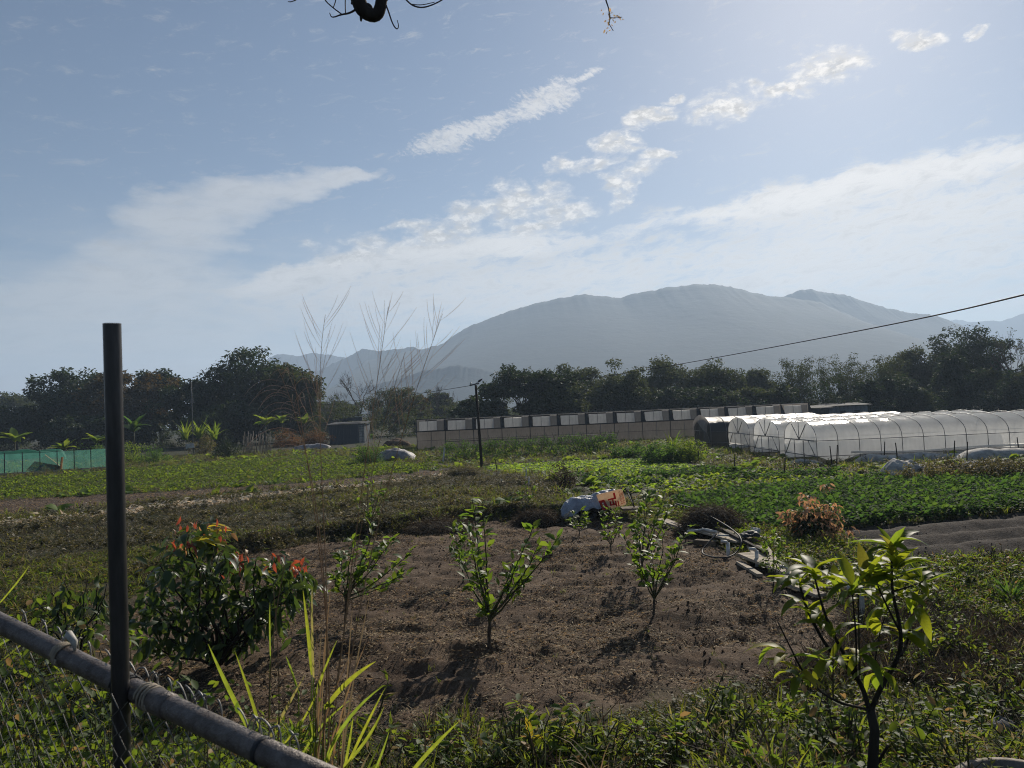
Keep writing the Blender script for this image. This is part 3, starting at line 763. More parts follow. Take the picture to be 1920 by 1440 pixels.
def bamboo(label, cx, top, wpx, depth, seed):
    r = np.random.default_rng(seed); b = at(cx, 800, depth); H = at(cx, top, depth)[2]; Rr = wpx / FPX * depth / 2
    t = thing('bamboo_clump', label, 'bamboo', (b[0], b[1], 0), group='bamboo behind the plastic tunnels')
    k = MB(); C = []
    for i in range(70):
        a = r.random() * 6.283; q = Rr * math.sqrt(r.random())
        p0 = np.array([q * math.cos(a) * 0.8, q * math.sin(a) * 0.6, -0.1]); h = H * r.uniform(0.72, 1.06); out = r.normal(0, 0.14 * h, 2)
        tt = np.linspace(0, 1, 7); P = np.stack([p0[0] + out[0] * tt ** 2.2, p0[1] + out[1] * tt ** 2.2, p0[2] + h * (tt - 0.10 * tt ** 4)], -1)
        k.tube(P, np.linspace(0.045, 0.008, 7), 5, cap=False)
        for u in r.uniform(0.15, 1.0, 9):
            C.append([np.interp(u, tt, P[:, j]) for j in range(3)])
    k.build('culms', BARK_G, t)
    k = MB(); C = np.array(C); leaf_clumps(k, C, np.full(len(C), 0.55), 22, 0.36, r, (np.array([[0, 0, 0], [.13, .4, .02], [0, 1, -.08], [-.13, .4, .02]]), DIAMOND[1]))
    k.build('crown', L_OLIVE, t)
bamboo('feathery bamboo clump rising over the black tunnel, nearer the pale small tree', 1535, 658, 165, 101, 301)
bamboo('feathery bamboo clump in the middle of the belt above the white tunnels', 1645, 664, 150, 102, 302)
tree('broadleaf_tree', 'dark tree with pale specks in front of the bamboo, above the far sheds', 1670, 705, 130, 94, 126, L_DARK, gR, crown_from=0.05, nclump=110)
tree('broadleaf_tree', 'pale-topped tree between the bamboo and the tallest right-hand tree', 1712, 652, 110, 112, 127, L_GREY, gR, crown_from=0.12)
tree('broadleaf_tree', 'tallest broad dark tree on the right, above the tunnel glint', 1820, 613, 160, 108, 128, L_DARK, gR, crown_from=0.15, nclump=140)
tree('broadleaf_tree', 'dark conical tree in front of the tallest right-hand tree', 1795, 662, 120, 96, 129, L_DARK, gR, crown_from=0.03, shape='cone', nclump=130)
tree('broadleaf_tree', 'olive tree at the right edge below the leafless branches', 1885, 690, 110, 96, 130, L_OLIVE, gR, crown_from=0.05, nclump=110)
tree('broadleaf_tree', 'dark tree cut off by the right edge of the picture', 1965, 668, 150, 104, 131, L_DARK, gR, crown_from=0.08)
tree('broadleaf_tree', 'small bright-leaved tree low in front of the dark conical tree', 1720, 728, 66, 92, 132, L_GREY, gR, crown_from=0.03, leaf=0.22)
bare_tree('bare_tree', 'sparse nearly leafless tree at the right edge', 1908, 612, 85, 100, 204, sparse_leaf=L_GREY)
# dark undergrowth at the foot of the tree groups
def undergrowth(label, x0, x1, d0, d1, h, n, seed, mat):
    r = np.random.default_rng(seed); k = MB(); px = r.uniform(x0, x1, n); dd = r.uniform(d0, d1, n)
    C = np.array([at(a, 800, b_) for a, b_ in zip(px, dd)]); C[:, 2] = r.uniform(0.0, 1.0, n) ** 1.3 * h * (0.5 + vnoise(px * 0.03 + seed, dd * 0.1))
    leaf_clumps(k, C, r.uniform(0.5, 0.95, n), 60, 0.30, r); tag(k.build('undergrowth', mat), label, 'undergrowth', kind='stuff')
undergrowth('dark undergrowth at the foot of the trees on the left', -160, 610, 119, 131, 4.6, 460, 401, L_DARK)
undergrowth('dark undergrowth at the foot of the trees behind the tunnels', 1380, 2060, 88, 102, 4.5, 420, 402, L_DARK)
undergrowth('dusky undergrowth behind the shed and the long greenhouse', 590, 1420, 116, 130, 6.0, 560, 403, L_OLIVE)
# the wood that closes the plain behind them all
r = np.random.default_rng(55); k = MB()
Cx = r.uniform(-210, 190, 900); Cy = 172 + 0.0 * Cx + r.uniform(-8, 30, 900); Cz = r.uniform(0.2, 4.6, 900) * (0.75 + 0.5 * vnoise(Cx * 0.07, Cx * 0))
leaf_clumps(k, np.stack([Cx, Cy, Cz], -1), r.uniform(0.9, 1.8, 900), 60, 0.6, r)
tag(k.build('treeline', L_OLIVE), 'low dusky wood closing the plain behind the nearer trees', 'trees', kind='stuff')

# ------------------------------------------------------------------ long greenhouse with raised vents
def film(name, tcol, dcol, tfac, transp, rough=0.35, dirt=0.3, scale=2.0):
    """plastic sheet: part see-through, glowing when lit from behind, glossy on the sun side"""
    m, T, out = newmat(name)
    oc = T.node('ShaderNodeTexCoord').outputs['Object']
    n1_ = T.noise(oc, scale, 5, 0.65, 0.4); n2_ = T.noise(T.scalev(oc, (1, 1, 0.2)), scale * 7, 4, 0.6)
    dm = T.lin(T.math('ADD', T.math('MULTIPLY', n1_, 0.6), T.math('MULTIPLY', n2_, 0.4)), 0.35, 0.65, 0.0, dirt)
    b = principled(T, T.mix(dm, dcol, tuple(c * 0.45 for c in dcol)), rough, 0.5, normal=T.bump(n1_, 0.5, 0.08))
    tr = T.node('ShaderNodeBsdfTranslucent'); T.put(tr.inputs['Color'], T.mix(dm, tcol, tuple(c * 0.4 for c in tcol)))
    mx = T.node('ShaderNodeMixShader'); mx.inputs[0].default_value = tfac
    T.l.new(b.outputs[0], mx.inputs[1]); T.l.new(tr.outputs[0], mx.inputs[2])
    tp = T.node('ShaderNodeBsdfTransparent')
    m2 = T.node('ShaderNodeMixShader'); m2.inputs[0].default_value = transp
    T.l.new(mx.outputs[0], m2.inputs[1]); T.l.new(tp.outputs[0], m2.inputs[2]); T.l.new(m2.outputs[0], out.inputs[0])
    return m
F_WHITE = film('white_film', (0.86, 0.85, 0.82), (0.72, 0.72, 0.70), 0.55, 0.10, 0.35, 0.5, 1.2)
F_TUNNEL = film('tunnel_film', (0.93, 0.93, 0.91), (0.76, 0.77, 0.77), 0.70, 0.15, 0.16, 0.32, 0.9)
F_DULL = film('dusty_film', (0.46, 0.40, 0.35), (0.38, 0.33, 0.29), 0.42, 0.10, 0.6, 0.55)
F_WALL = film('netted_wall', (0.46, 0.41, 0.36), (0.34, 0.30, 0.265), 0.5, 0.24, 0.7, 0.6, 1.0)
F_MID = film('shaded_film', (0.32, 0.31, 0.30), (0.22, 0.215, 0.21), 0.45, 0.18, 0.6, 0.6)  # shade on the vent side panels is put into this grey
F_BLACK = film('black_film', (0.05, 0.05, 0.05), (0.022, 0.022, 0.024), 0.1, 0.06, 0.45, 0.4)
F_SHADE = film('shade_net', (0.06, 0.06, 0.065), (0.025, 0.026, 0.029), 0.3, 0.25, 0.95)
STEEL = plain('grey_steel', (0.22, 0.225, 0.23), 0.5, 0.5, 0.5, var=0.3, scale=5)
DARKM = plain('dark_metal', (0.035, 0.036, 0.04), 0.6, 0.4, var=0.3, scale=5)
A = at(783, 850, 70); Bp = at(1519, 815, 71)
ax = np.array([Bp[0] - A[0], Bp[1] - A[1], 0]); LEN = np.linalg.norm(ax); ang = math.atan2(ax[1], ax[0])
gh = thing('greenhouse', 'long low greenhouse with a row of raised white vent panels below the trees', 'greenhouse', (A[0], A[1], 0), ang)
NB = 14; bw = LEN / NB; ZW, ZT, DP = 1.70, 2.76, 9.0
k = MB(); k.box((LEN / 2, 0, ZW), (LEN, 0.09, 0.09)); k.build('eaves_rail', DARKM, gh)
k = MB(); k.box((LEN / 2, 0.05, ZT + 0.04), (LEN + 0.3, 0.07, 0.06)); k.build('top_rail', DARKM, gh)
k = MB(); k.box((LEN / 2, -0.01, 0.85), (LEN, 0.025, 0.025)); k.build('middle_rail', DARKM, gh)
P = np.array([[[xx, 0.15 + yy * DP, ZT - 0.04 + 0.10 * math.sin(math.pi * yy)] for yy in np.linspace(0, 1, 7)] for xx in np.linspace(0, LEN, 15)])
k = MB(); k.grid(P); k.build('roof_film', F_SHADE, gh)
k = MB(); k.box((LEN / 2, DP + 0.2, ZT / 2), (LEN, 0.03, ZT)); k.build('rear_wall', F_SHADE, gh)
for s, xx in ((0, 0.0), (1, LEN)):
    k = MB(); k.grid(np.array([[[xx, 0.1 + yy * DP, zz * ZT] for zz in (0, 0.5, 1)] for yy in np.linspace(0, 1, 5)])); k.build('end_wall', F_DULL, gh)
post_me = MB().box((0, 0, ZT / 2), (0.055, 0.055, ZT)).mesh('post', DARKM, False)
def wavy_panel(w, h, seed, amp=0.03, lean=0.0, n=7):
    r = np.random.default_rng(seed); U, V = np.meshgrid(np.linspace(0, w, n), np.linspace(0, h, n), indexing='ij')
    Yn = amp * (fbm(U * 1.7 + seed, V * 1.1, 3)) * 2 + lean * V / h
    return MB().grid(np.stack([U, Yn, V], -1))
low_me = [wavy_panel(bw / 2 - 0.02, ZW - 0.06, s, 0.06)  .mesh('pane', F_WALL) for s in range(4)]
vent_me = [wavy_panel(bw * 0.62, ZT - ZW - 0.20, 20 + s, 0.05, 0.20).mesh('vent_panel', F_WHITE) for s in range(4)]
side_me = [wavy_panel(bw * 0.24, ZT - ZW - 0.10, 40 + s, 0.03, 0.02).mesh('side_panel', F_MID) for s in range(3)]
edge_me = MB().grid(np.array([[[0, 0, 0], [0, 0, ZT - ZW - 0.1]], [[0.36, -0.3, 0], [0.10, 0.02, ZT - ZW - 0.04]]])).mesh('vent_arm', DARKM)
for i in range(NB + 1):
    link('post', post_me, gh, (i * bw, -0.02, 0))
for i in range(NB):
    for j in range(2): link('pane', low_me[(i * 2 + j) % 4], gh, (i * bw + j * bw / 2 + 0.04, 0.05, 0.06))
    vp_ = link('vent_panel', vent_me[i % 4], gh, (i * bw + bw * 0.10, -0.22, ZW + 0.05)); vp_.rotation_euler = (R(random.uniform(-4, 5)), R(random.uniform(-1.2, 1.2)), R(random.uniform(-3, 3)))
    link('side_panel', side_me[i % 3], gh, (i * bw + bw * 0.72, 0.0, ZW + 0.05))
    link('vent_arm', edge_me, gh, (i * bw + bw * 0.97, -0.08, ZW + 0.05))
# plastic pipes of the frame
mull_me = MB().box((0, 0, (ZT - ZW) / 2), (0.035, 0.035, ZT - ZW)).mesh('mullion', STEEL, False)
for i in range(NB): link('mullion', mull_me, gh, (i * bw + bw * 0.40, -0.26, ZW + 0.02))
half_me = MB().box((0, 0, ZW / 2), (0.03, 0.03, ZW)).mesh('half_post', STEEL, False)
for i in range(NB): link('half_post', half_me, gh, (i * bw + bw * 0.5, -0.02, 0))

# ------------------------------------------------------------------ plastic tunnels
def arch(W_, H_, n=15, side=0.52):
    """profile across the tunnel, y from 0 to W: straight legs then a pointed-round arch"""
    zs = H_ * side
    t = np.linspace(0, math.pi, n); y = W_ / 2 - W_ / 2 * np.cos(t); z = zs + (H_ - zs) * np.sin(t) ** 0.85
    return np.concatenate([[[0, 0]], np.stack([y, z], -1), [[W_, 0]]])
def tunnel(label, x0, y0, W_, L_, H_, mat, hoopgap, seed, lift=False, frame=STEEL, gable=True):
    r = np.random.default_rng(seed)
    t = thing('plastic_tunnel', label, 'greenhouse', (x0, y0, 0), group='arched plastic tunnels beside the vegetable beds')
    pr = arch(W_, H_); nx = int(L_ / (hoopgap / 4)) + 1; xs = np.linspace(0, L_, nx)
    V = np.zeros((nx, len(pr), 3))
    for i, xx in enumerate(xs):
        sag = 0.035 * math.sin(math.pi * ((xx / hoopgap) % 1.0))
        yy = pr[:, 0].copy(); zz = pr[:, 1].copy()
        cen = np.array([W_ / 2, H_ * 0.5]); dv = np.stack([yy, zz], -1) - cen; q = 1 - sag / (np.linalg.norm(dv, axis=1) + 1e-6)
        yy = cen[0] + dv[:, 0] * q; zz = cen[1] + dv[:, 1] * q
        nzv = 0.03 * fbm(np.full(len(pr), xx * 1.3 + seed), zz * 2 + yy, 3); yy += nzv; zz[1:-1] += nzv[1:-1]
        zb = 0.0
        if lift:
            zb = 0.42 + 0.10 * math.sin(xx * 0.8 + 1) + 0.06 * math.sin(xx * 2.1) - 0.5 * float(1 - sstep(1.0, 2.3, abs(xx - 0.9) + 0.9)); zb = max(0.02, zb)
        zz[0] = zb; zz[-1] = 0.02
        V[i, :, 0] = xx; V[i, :, 1] = yy; V[i, :, 2] = zz
    k = MB(); k.grid(V); k.build('film', mat, t)
    hp = np.stack([np.zeros(len(pr)), pr[:, 0], pr[:, 1]], -1) * np.array([1, 1.004, 1.004])
    hm = MB().tube(hp + np.array([0, -0.012, 0.012]), 0.015, 6).mesh('hoop', frame)
    for xx in np.arange(0, L_ + 0.01, hoopgap): link('hoop', hm, t, (xx, 0, 0))
    rm = MB().tube([(0, 0, 0), (L_, 0, 0)], 0.016, 6).mesh('rail', frame)
    link('rail', rm, t, (0, -0.03, H_ * 0.52)); link('rail', rm, t, (0, W_ + 0.03, H_ * 0.52)); link('rail', rm, t, (0, -0.03, 0.32))
    if lift:
        k = MB(); xs2 = np.linspace(1.6, L_, 60)
        k.tube(np.stack([xs2, np.full(60, -0.06), 0.42 + 0.05 * np.sin(xs2 * 0.8 + 1)], -1), 0.05, 7); k.build('rolled_skirt', mat, t)
    if gable:
        for xx, nm in ((0.0, 'near'), (L_, 'far')):
            ys = np.linspace(0, W_, 17); top = np.interp(ys, pr[1:-1, 0], pr[1:-1, 1])
            bot = np.where(xx == 0, 0.30 + 0.12 * np.abs(np.sin(ys * 2.0 + seed)), 0.0) if seed != 3 else np.full(17, 0.42)
            Vg = np.array([[[xx + 0.03 * math.sin(y_ * 3 + j), y_, b_ + (tp - b_) * j / 6] for j in range(7)] for y_, tp, b_ in zip(ys, top, bot)])
            k = MB(); k.grid(Vg); k.build('gable_film', mat, t)
        k = MB(); k.bar((0, 0, H_ * .52), (0, W_, H_ * .52), 0.045, 0.045); k.build('gable_bar', frame, t)
        k = MB(); k.bar((0, 0, .32), (0, W_, .32), 0.04, 0.04); k.build('gable_bar', frame, t)
        for a_, b_ in (((0, W_ / 2, H_ * .52), (0, W_ / 2, H_ * 0.98)), ((0, W_ / 2, H_ * .52), (0, W_ * .28, H_ * .90)), ((0, W_ / 2, H_ * .52), (0, W_ * .72, H_ * .90)),
                       ((0, W_ * .04, 0.3), (0, W_ * .22, H_ * .50)), ((0, W_ * .96, 0.3), (0, W_ * .78, H_ * .50)), ((0, W_ * .38, 0.0), (0, W_ * .38, H_ * .5)), ((0, W_ * .66, 0.0), (0, W_ * .66, H_ * .5))):
            k = MB(); k.bar(np.array(a_) - np.array([.02, 0, 0]), np.array(b_) - np.array([.02, 0, 0]), 0.03, 0.03); k.build('brace', frame, t)
    return t
XT = at(1533, 868, 36.5)[0]; YT = at(1533, 868, 36.5)[1]
tunnel('nearest clear plastic tunnel running to the right edge, its lower skirt rolled up', XT, YT, 4.3, 26, 2.03, F_TUNNEL, 1.02, 1, lift=True)
tunnel('white plastic tunnel second from the viewer, its arched gable right behind the nearest one', XT + 0.05, YT + 5.3, 4.4, 12, 2.06, F_TUNNEL, 1.02, 2)
tunnel('white plastic tunnel beside the black one, third from the viewer', XT + 0.1, YT + 10.7, 4.6, 10, 2.08, F_WHITE, 1.02, 3)
tunnel('black plastic-covered tunnel at the left end of the row', XT - 0.6, YT + 17.2, 4.8, 8, 2.12, F_BLACK, 1.1, 4, gable=True)
# folded pale cover on the black tunnel's gable
k = MB(); U, V = np.meshgrid(np.linspace(0, 1, 14), np.linspace(0, 1, 8), indexing='ij')
ys = 0.3 + U * 4.2; tp = np.interp(ys, arch(4.8, 2.25)[1:-1, 0], arch(4.8, 2.25)[1:-1, 1])
k.grid(np.stack([-0.12 - 0.10 * fbm(U * 6, V * 5, 3) - 0.1 * V, ys, tp + 0.04 - V * (0.75 + 0.25 * np.sin(U * 7))], -1)); 
o = k.build('loose_sheet', F_DULL); o.location = (XT - 0.6, YT + 17.2, 0); tag(o, 'crumpled pale sheet hung over the gable of the black tunnel', 'sheet')
# ------------------------------------------------------------------ sheds, mast, pole, wires
PAINT_B = plain('blue_grey_sheet', (0.045, 0.062, 0.080), 0.6, 0.4, 0.0, var=0.3, scale=3, stretch=(1, 1, 0.2))
ROOF_M = plain('roof_sheet', (0.085, 0.09, 0.095), 0.85, 0.15, 0.0, var=0.3, scale=3)
WHITE_P = plain('chalky_white', (0.62, 0.61, 0.58), 0.8, 0.3, var=0.35, scale=4)
WOOD = plain('weathered_wood', (0.22, 0.17, 0.12), 0.85, 0.2, var=0.4, scale=6, stretch=(0.3, 1, 1))
WOOD_P = plain('pale_board', (0.52, 0.44, 0.34), 0.85, 0.2, var=0.35, scale=5, stretch=(0.3, 1, 1))
WOOD_O = plain('orange_board', (0.50, 0.20, 0.06), 0.7, 0.3, var=0.3, scale=5)
BAMB = plain('grey_bamboo', (0.20, 0.17, 0.13), 0.7, 0.3, var=0.35, scale=9)
PVC = plain('white_pvc', (0.70, 0.69, 0.65), 0.5, 0.4, var=0.3, scale=7)
RUBBER = plain('black_rubber', (0.022, 0.022, 0.024), 0.6, 0.4, var=0.3, scale=9)
STONE = plain('grey_stone', (0.23, 0.22, 0.21), 0.9, 0.2, var=0.4, scale=5, bump=0.6, bdist=0.03)

def shed(label, cx, depth, wpx, h, dp, walls, rot=0.0, door=True):
    p = at(cx, 800, depth); w = wpx / FPX * depth
    t = thing('shed', label, 'shed', (p[0], p[1], 0), rot)
    npan = max(4, int(w / 0.45))
    me = MB().box((0, 0, h / 2), (w / npan - 0.03, 0.05, h)).mesh('wall_panel', walls, False)
    for i in range(npan): link('wall_panel', me, t, (-w / 2 + (i + .5) * w / npan, 0.012 * (i % 2), 0))
    for s in (-1, 1):
        k = MB(); k.box((s * (w / 2 - 0.02), dp / 2, h / 2), (0.05, dp - 0.1, h)); k.build('side_wall', walls, t, smooth=False)
    k = MB(); k.box((0, dp, h / 2), (w, 0.05, h)); k.build('rear_wall', walls, t, smooth=False)
    k = MB(); k.bar((0, -0.5, h + 0.10), (0, dp + 0.3, h + 0.35), w + 0.7, 0.06); k.build('roof', ROOF_M, t, smooth=False)
    return t, w
s1, w1 = shed('dark blue-grey shed with a flat overhanging roof behind the brown brush', 650, 100, 66, 2.45, 4.0, PAINT_B)
k = MB(); k.box((w1 / 2 - 0.35, -0.06, 1.2), (0.7, 0.05, 2.35)); door_ = k.build('lattice_door', WHITE_P, s1, smooth=False)
k = MB()
for i in range(4): k.box((w1 / 2 - 0.62 + i * 0.18, -0.10, 1.2), (0.035, 0.02, 2.3))
for i in range(7): k.box((w1 / 2 - 0.35, -0.115, 0.2 + i * 0.33), (0.66, 0.015, 0.035))
k.build('door_lattice', DARKM, door_, smooth=False)
k = MB(); k.bar((w1 / 2 + 0.2, -0.4, 0.1), (w1 / 2 + 1.2, -0.4, 2.7), 0.05, 0.05); k.build('prop_pole', BAMB, s1, smooth=False)
k = MB(); k.box((0.7, 2, 3.15), (2.0, 0.5, 0.45)); k.box((-0.6, 1.6, 3.05), (0.7, 0.5, 0.4)); k.build('roof_tank', ROOF_M, s1, smooth=False)
for dx_, zz in ((0.4, 3.8), (-0.2, 3.5)):
    k = MB(); k.box((w1 / 2 + dx_ - 0.7, 2.2, zz), (1.5, 0.08, 0.07)); k.build('roof_bar', WHITE_P, s1, smooth=False)
s2, w2 = shed('pale blue-grey hut half hidden behind the long greenhouse and tunnels', 1595, 86, 68, 2.15, 3.0, plain('pale_blue_sheet', (0.20, 0.235, 0.26), 0.6, 0.4, var=0.3, scale=3))
for i in (-0.8, 0.8):
    k = MB(); k.box((i, -0.05, 1.35), (0.6, 0.05, 0.7)); k.build('window', DARKM, s2, smooth=False)
s3, w3 = shed('small dark lean-to at the right end of the long greenhouse', 1540, 82, 34, 2.05, 2.2, PAINT_B)

def mast(label, cx, base, top, depth):
    p = at(cx, base, depth); z1 = at(cx, top, depth)[2]
    t = thing('antenna_mast', label, 'mast', (p[0], p[1], 0))
    k = MB(); k.tube([(0, 0, -0.1), (0, 0, z1 * 0.7), (0.02, 0, z1)], [0.05, 0.04, 0.015], 6); k.build('pole', STEEL, t)
    k = MB(); 
    for i in range(4): k.box((0, 0, z1 * 0.72 + i * 0.12), (0.55 - 0.08 * i, 0.05, 0.05))
    k.build('bracket', STEEL, t, smooth=False)
    k = MB(); k.bar((-0.1, 0, z1 * .42), (0.5, 0, z1 * .38), 0.05, 0.05); k.build('arm', STEEL, t, smooth=False)
mast('thin pale mast in front of the tallest dark tree', 362, 830, 716, 86)
# utility pole, bird, cables
pb = ground(904, 878); pt = at(892, 722, np.dot(pb - cam_pos, _f))
up = thing('utility_pole', 'thin dark leaning utility pole standing at the edge of the lettuce bed', 'pole', pb)
k = MB(); k.tube([(0, 0, -0.3), tuple((pt - pb) * 0.5), tuple(pt - pb)], [0.085, 0.078, 0.068], 9); k.build('shaft', BARK_D, up)
k = MB(); q = pt - pb; k.bar(q + np.array([-0.35, 0, -0.02]), q + np.array([0.2, 0, 0.1]), 0.07, 0.07); arm_ = k.build('crossarm', DARKM, up, smooth=False)
for dx_ in (-0.28, 0.12):
    k = MB(); k.tube([q + np.array([dx_, 0, 0.02]), q + np.array([dx_, 0, 0.18])], [0.035, 0.05], 8); k.build('insulator', PVC, arm_)
# bird perched on the crossarm
bp = pt + np.array([0.26, 0, 0.12])
k = MB(); s_ = np.linspace(0, 1, 9)
k.tube(np.stack([-0.16 + 0.30 * s_, 0 * s_, 0.02 + 0.20 * s_ ** 0.9], -1), [0.008, 0.02, 0.05, 0.065, 0.062, 0.045, 0.042, 0.036, 0.006], 8)
bd_ = k.build('bird', RUBBER, None, bp); tag(bd_, 'small dark bird perched on top of the utility pole', 'bird')
CABLE = plain('cable', (0.022, 0.020, 0.030), 0.6, 0.3, var=0.2)
def cable(label, p0, p1, sag, rad, n=40):
    t_ = np.linspace(0, 1, n); P = p0 + (p1 - p0) * t_[:, None]; P[:, 2] -= sag * 4 * t_ * (1 - t_)
    k = MB(); k.tube(P - p0, rad, 6); o = k.build('cable', CABLE, None, p0); tag(o, label, 'cable')
top = pt + np.array([0, 0, 0.02])
# a long span: from the pole up to a point beyond the right edge, nearer to the viewer
p1 = at(2250, 470, 5.2)
n = 48; pix = np.array([[893, 728], [1060, 716], [1200, 696], [1330, 673], [1520, 638], [1760, 591], [1920, 553], [2250, 470]], float)
dd = np.array([np.dot(pb - cam_pos, _f), 33, 27, 22, 16, 10.5, 7.8, 5.2])
P = np.array([at(a, b_, c_) for (a, b_), c_ in zip(pix, dd)])
tt = np.linspace(0, 1, len(P)); t2 = np.linspace(0, 1, 60)
# smooth the polyline by two rounds of corner cutting
for _ in range(3):
    Q = [P[0]]
    for i in range(len(P) - 1): Q += [0.75 * P[i] + 0.25 * P[i + 1], 0.25 * P[i] + 0.75 * P[i + 1]]
    Q.append(P[-1]); P = np.array(Q)
k = MB(); k.tube(P - P[0], 0.0095, 6); tag(k.build('cable', CABLE, None, P[0]), 'dark power cable running from the pole up to the right edge', 'cable')
cable('thin cable from the pole to the trees on the left', top, at(560, 752, 90), 0.4, 0.014)
cable('thin sagging wire strung over the shed roof', at(600, 765, 95), at(830, 768, 88), 1.0, 0.014)
cable('thin sagging wire between the rounded tree and the utility pole', at(770, 752, 88), at(905, 768, 84), 1.2, 0.014)

# ------------------------------------------------------------------ green net fence on the left
NET = film('green_net', (0.16, 0.46, 0.37), (0.06, 0.22, 0.17), 0.55, 0.42, 0.7, 0.5, 1.2)
NET2 = film('green_net_folded', (0.16, 0.50, 0.36), (0.08, 0.28, 0.20), 0.5, 0.08, 0.7, 0.5, 1.2)
n0 = ground(-60, 895); n1p = ground(232, 877)
ax = n1p - n0; LN = np.hypot(ax[0], ax[1]); ang = math.atan2(ax[1], ax[0])
nf = thing('net_fence', 'low green netting fence on thin dark posts at the left edge', 'fence', (n0[0], n0[1], 0), ang)
npn = 9; pw = LN / npn
pm_ = MB().box((0, 0, 0.8), (0.06, 0.06, 1.75)).mesh('post', DARKM, False)
for i in range(npn + 1): link('post', pm_, nf, (i * pw, 0, 0))
for i in range(npn):
    U, V = np.meshgrid(np.linspace(0, pw, 10), np.linspace(0, 1, 8), indexing='ij')
    k = MB(); k.grid(np.stack([U + i * pw, 0.05 + 0.12 * fbm(U * 2 + i * 3, V * 2, 3), 0.05 + V * (1.55 + 0.08 * fbm(U + i, U * 0, 2))], -1)); k.build('net_panel', NET, nf)
k = MB(); k.tube([(0, 0, 1.62), (LN / 2, 0, 1.57), (LN, 0, 1.62)], 0.012, 5); k.build('top_wire', DARKM, nf)
k = MB(); k.bar((1.5, -0.1, 0.08), (LN, -0.1, 0.1), 0.12, 0.14); k.build('base_plank', WOOD_P, nf, smooth=False)
def drape(name, label, pos, size, mat, seed, cat='net', rz=0.0, low=0.0, pw_=2.6):
    """a crumpled sheet lying over a heap"""
    r = np.random.default_rng(seed); w, d, h = size
    U, V = np.meshgrid(np.linspace(-1, 1, 30), np.linspace(-1, 1, 22), indexing='ij')
    q = np.clip(1 - (np.abs(U) ** pw_ + np.abs(V) ** pw_) * 0.9, 0, 1) ** 0.6
    Z = h * q * (0.8 + 0.7 * fbm(U * 1.6 + seed, V * 1.6, 3)) + 0.10 * h * fbm(U * 9 + seed, V * 9, 3) + 0.02
    k = MB(); k.grid(np.stack([U * w / 2 + 0.05 * fbm(U * 4, V * 4 + seed, 2), V * d / 2, np.maximum(Z, low)], -1))
    o = k.build(name, mat, None, pos); o.rotation_euler = (0, 0, rz); tag(o, label, cat); return o
g = ground(30, 882); drape('net_heap', 'heap of folded green netting behind the net fence', (g[0], g[1] + 1.2, 0.7), (6.2, 1.4, 1.0), NET2, 3, rz=ang, pw_=16)
def board(label, p0, p1, w, th, mat, group=None, name='board'):
    k = MB(); p0 = np.asarray(p0, float); p1 = np.asarray(p1, float); k.bar((0, 0, 0), p1 - p0, w, th)
    o = k.build(name, mat, None, p0, smooth=False); tag(o, label, 'board', group); return o
dN = np.dot(ground(100, 884) - cam_pos, _f) - 0.9
board('orange board leaning on the net fence from the upper left', at(80, 858, dN), at(112, 882, dN), 0.14, 0.6, WOOD_O, 'boards leaning on the net fence')
board('orange board standing upright against the net fence', at(117, 857, dN), at(115, 880, dN), 0.25, 0.07, WOOD_O, 'boards leaning on the net fence')
board('dark board crossing behind the leaning orange board', at(62, 888, dN), at(88, 864, dN), 0.06, 0.14, WOOD, 'boards leaning on the net fence')
board('small tan board at the very left of the net fence', at(0, 864, dN), at(14, 868, dN), 0.06, 0.25, WOOD_O, 'boards leaning on the net fence')

# sign and bamboo screen
def sign(label, px, py0, py1):
    b0 = ground(px + 4, py1); dpt = np.dot(b0 - cam_pos, _f)
    t = thing('sign_board', label, 'sign', b0)
    c0 = at(px, py0, dpt) - b0
    k = MB(); k.tube([(0, 0, -0.1), (c0[0] * 0.6, 0, c0[2])], 0.025, 6); k.build('stake', BAMB, t)
    k = MB(); k.box((c0[0], -0.05, c0[2]), (0.85, 0.03, 0.45), Matrix.Rotation(R(-6), 3, 'Y')); k.build('plate', WHITE_P, t, smooth=False)
sign('small blank pale board on a stake beside the path', 356, 836, 858)
g = ground(483, 852); dS = np.dot(g - cam_pos, _f); r = np.random.default_rng(8)
bs = thing('bamboo_screen', 'grey upright bamboo stake screen left of the brown brush', 'fence', g)
for i in range(26):
    xx = (i / 25 - 0.5) * 50 / FPX * dS; k = MB(); h = r.uniform(1.7, 2.4)
    k.tube([(xx, 0.1 * r.normal(), -0.1), (xx + 0.05 * r.normal(), 0.1 * r.normal(), h)], 0.032, 5); k.build('stake', BAMB, bs)
k = MB(); k.tube([(-0.9, -0.06, 0.5), (0.9, -0.06, 0.55)], 0.02, 5); k.build('crossbar', BAMB, bs)
# trellis with climbing beans
r = np.random.default_rng(12); t0 = ground(835, 866); t1 = ground(1160, 848)
ax = t1 - t0; LT = np.hypot(ax[0], ax[1]); ang = math.atan2(ax[1], ax[0])
tl = thing('bean_trellis', 'long lattice of crossed canes with climbing plants below the long greenhouse', 'trellis', (t0[0], t0[1], 0), ang)
cm = [MB().tube([(0, 0, -0.1), (s * 0.62, 0.02, 1.5 + 0.1 * j)], 0.014, 5).mesh('cane', BAMB) for s in (-1, 1) for j in (0, 1)]
for i in range(74): link('cane', cm[i % 4], tl, (LT * (i + .5) / 74 + 0.1 * r.normal(), 0.06 * r.normal(), 0))
k = MB(); k.tube([(0, 0, 1.32), (LT * .5, 0, 1.28), (LT, 0, 1.3)], 0.018, 5); k.build('top_cane', DARKM, tl)
C = np.stack([r.uniform(0, LT, 260), 0.6 + r.uniform(-0.1, 0.7, 260), r.uniform(0.1, 1.25, 260)], -1)
k = MB(); leaf_clumps(k, C, np.full(260, 0.32), 42, 0.12, r); k.build('climbing_leaves', L_CROPD, tl)
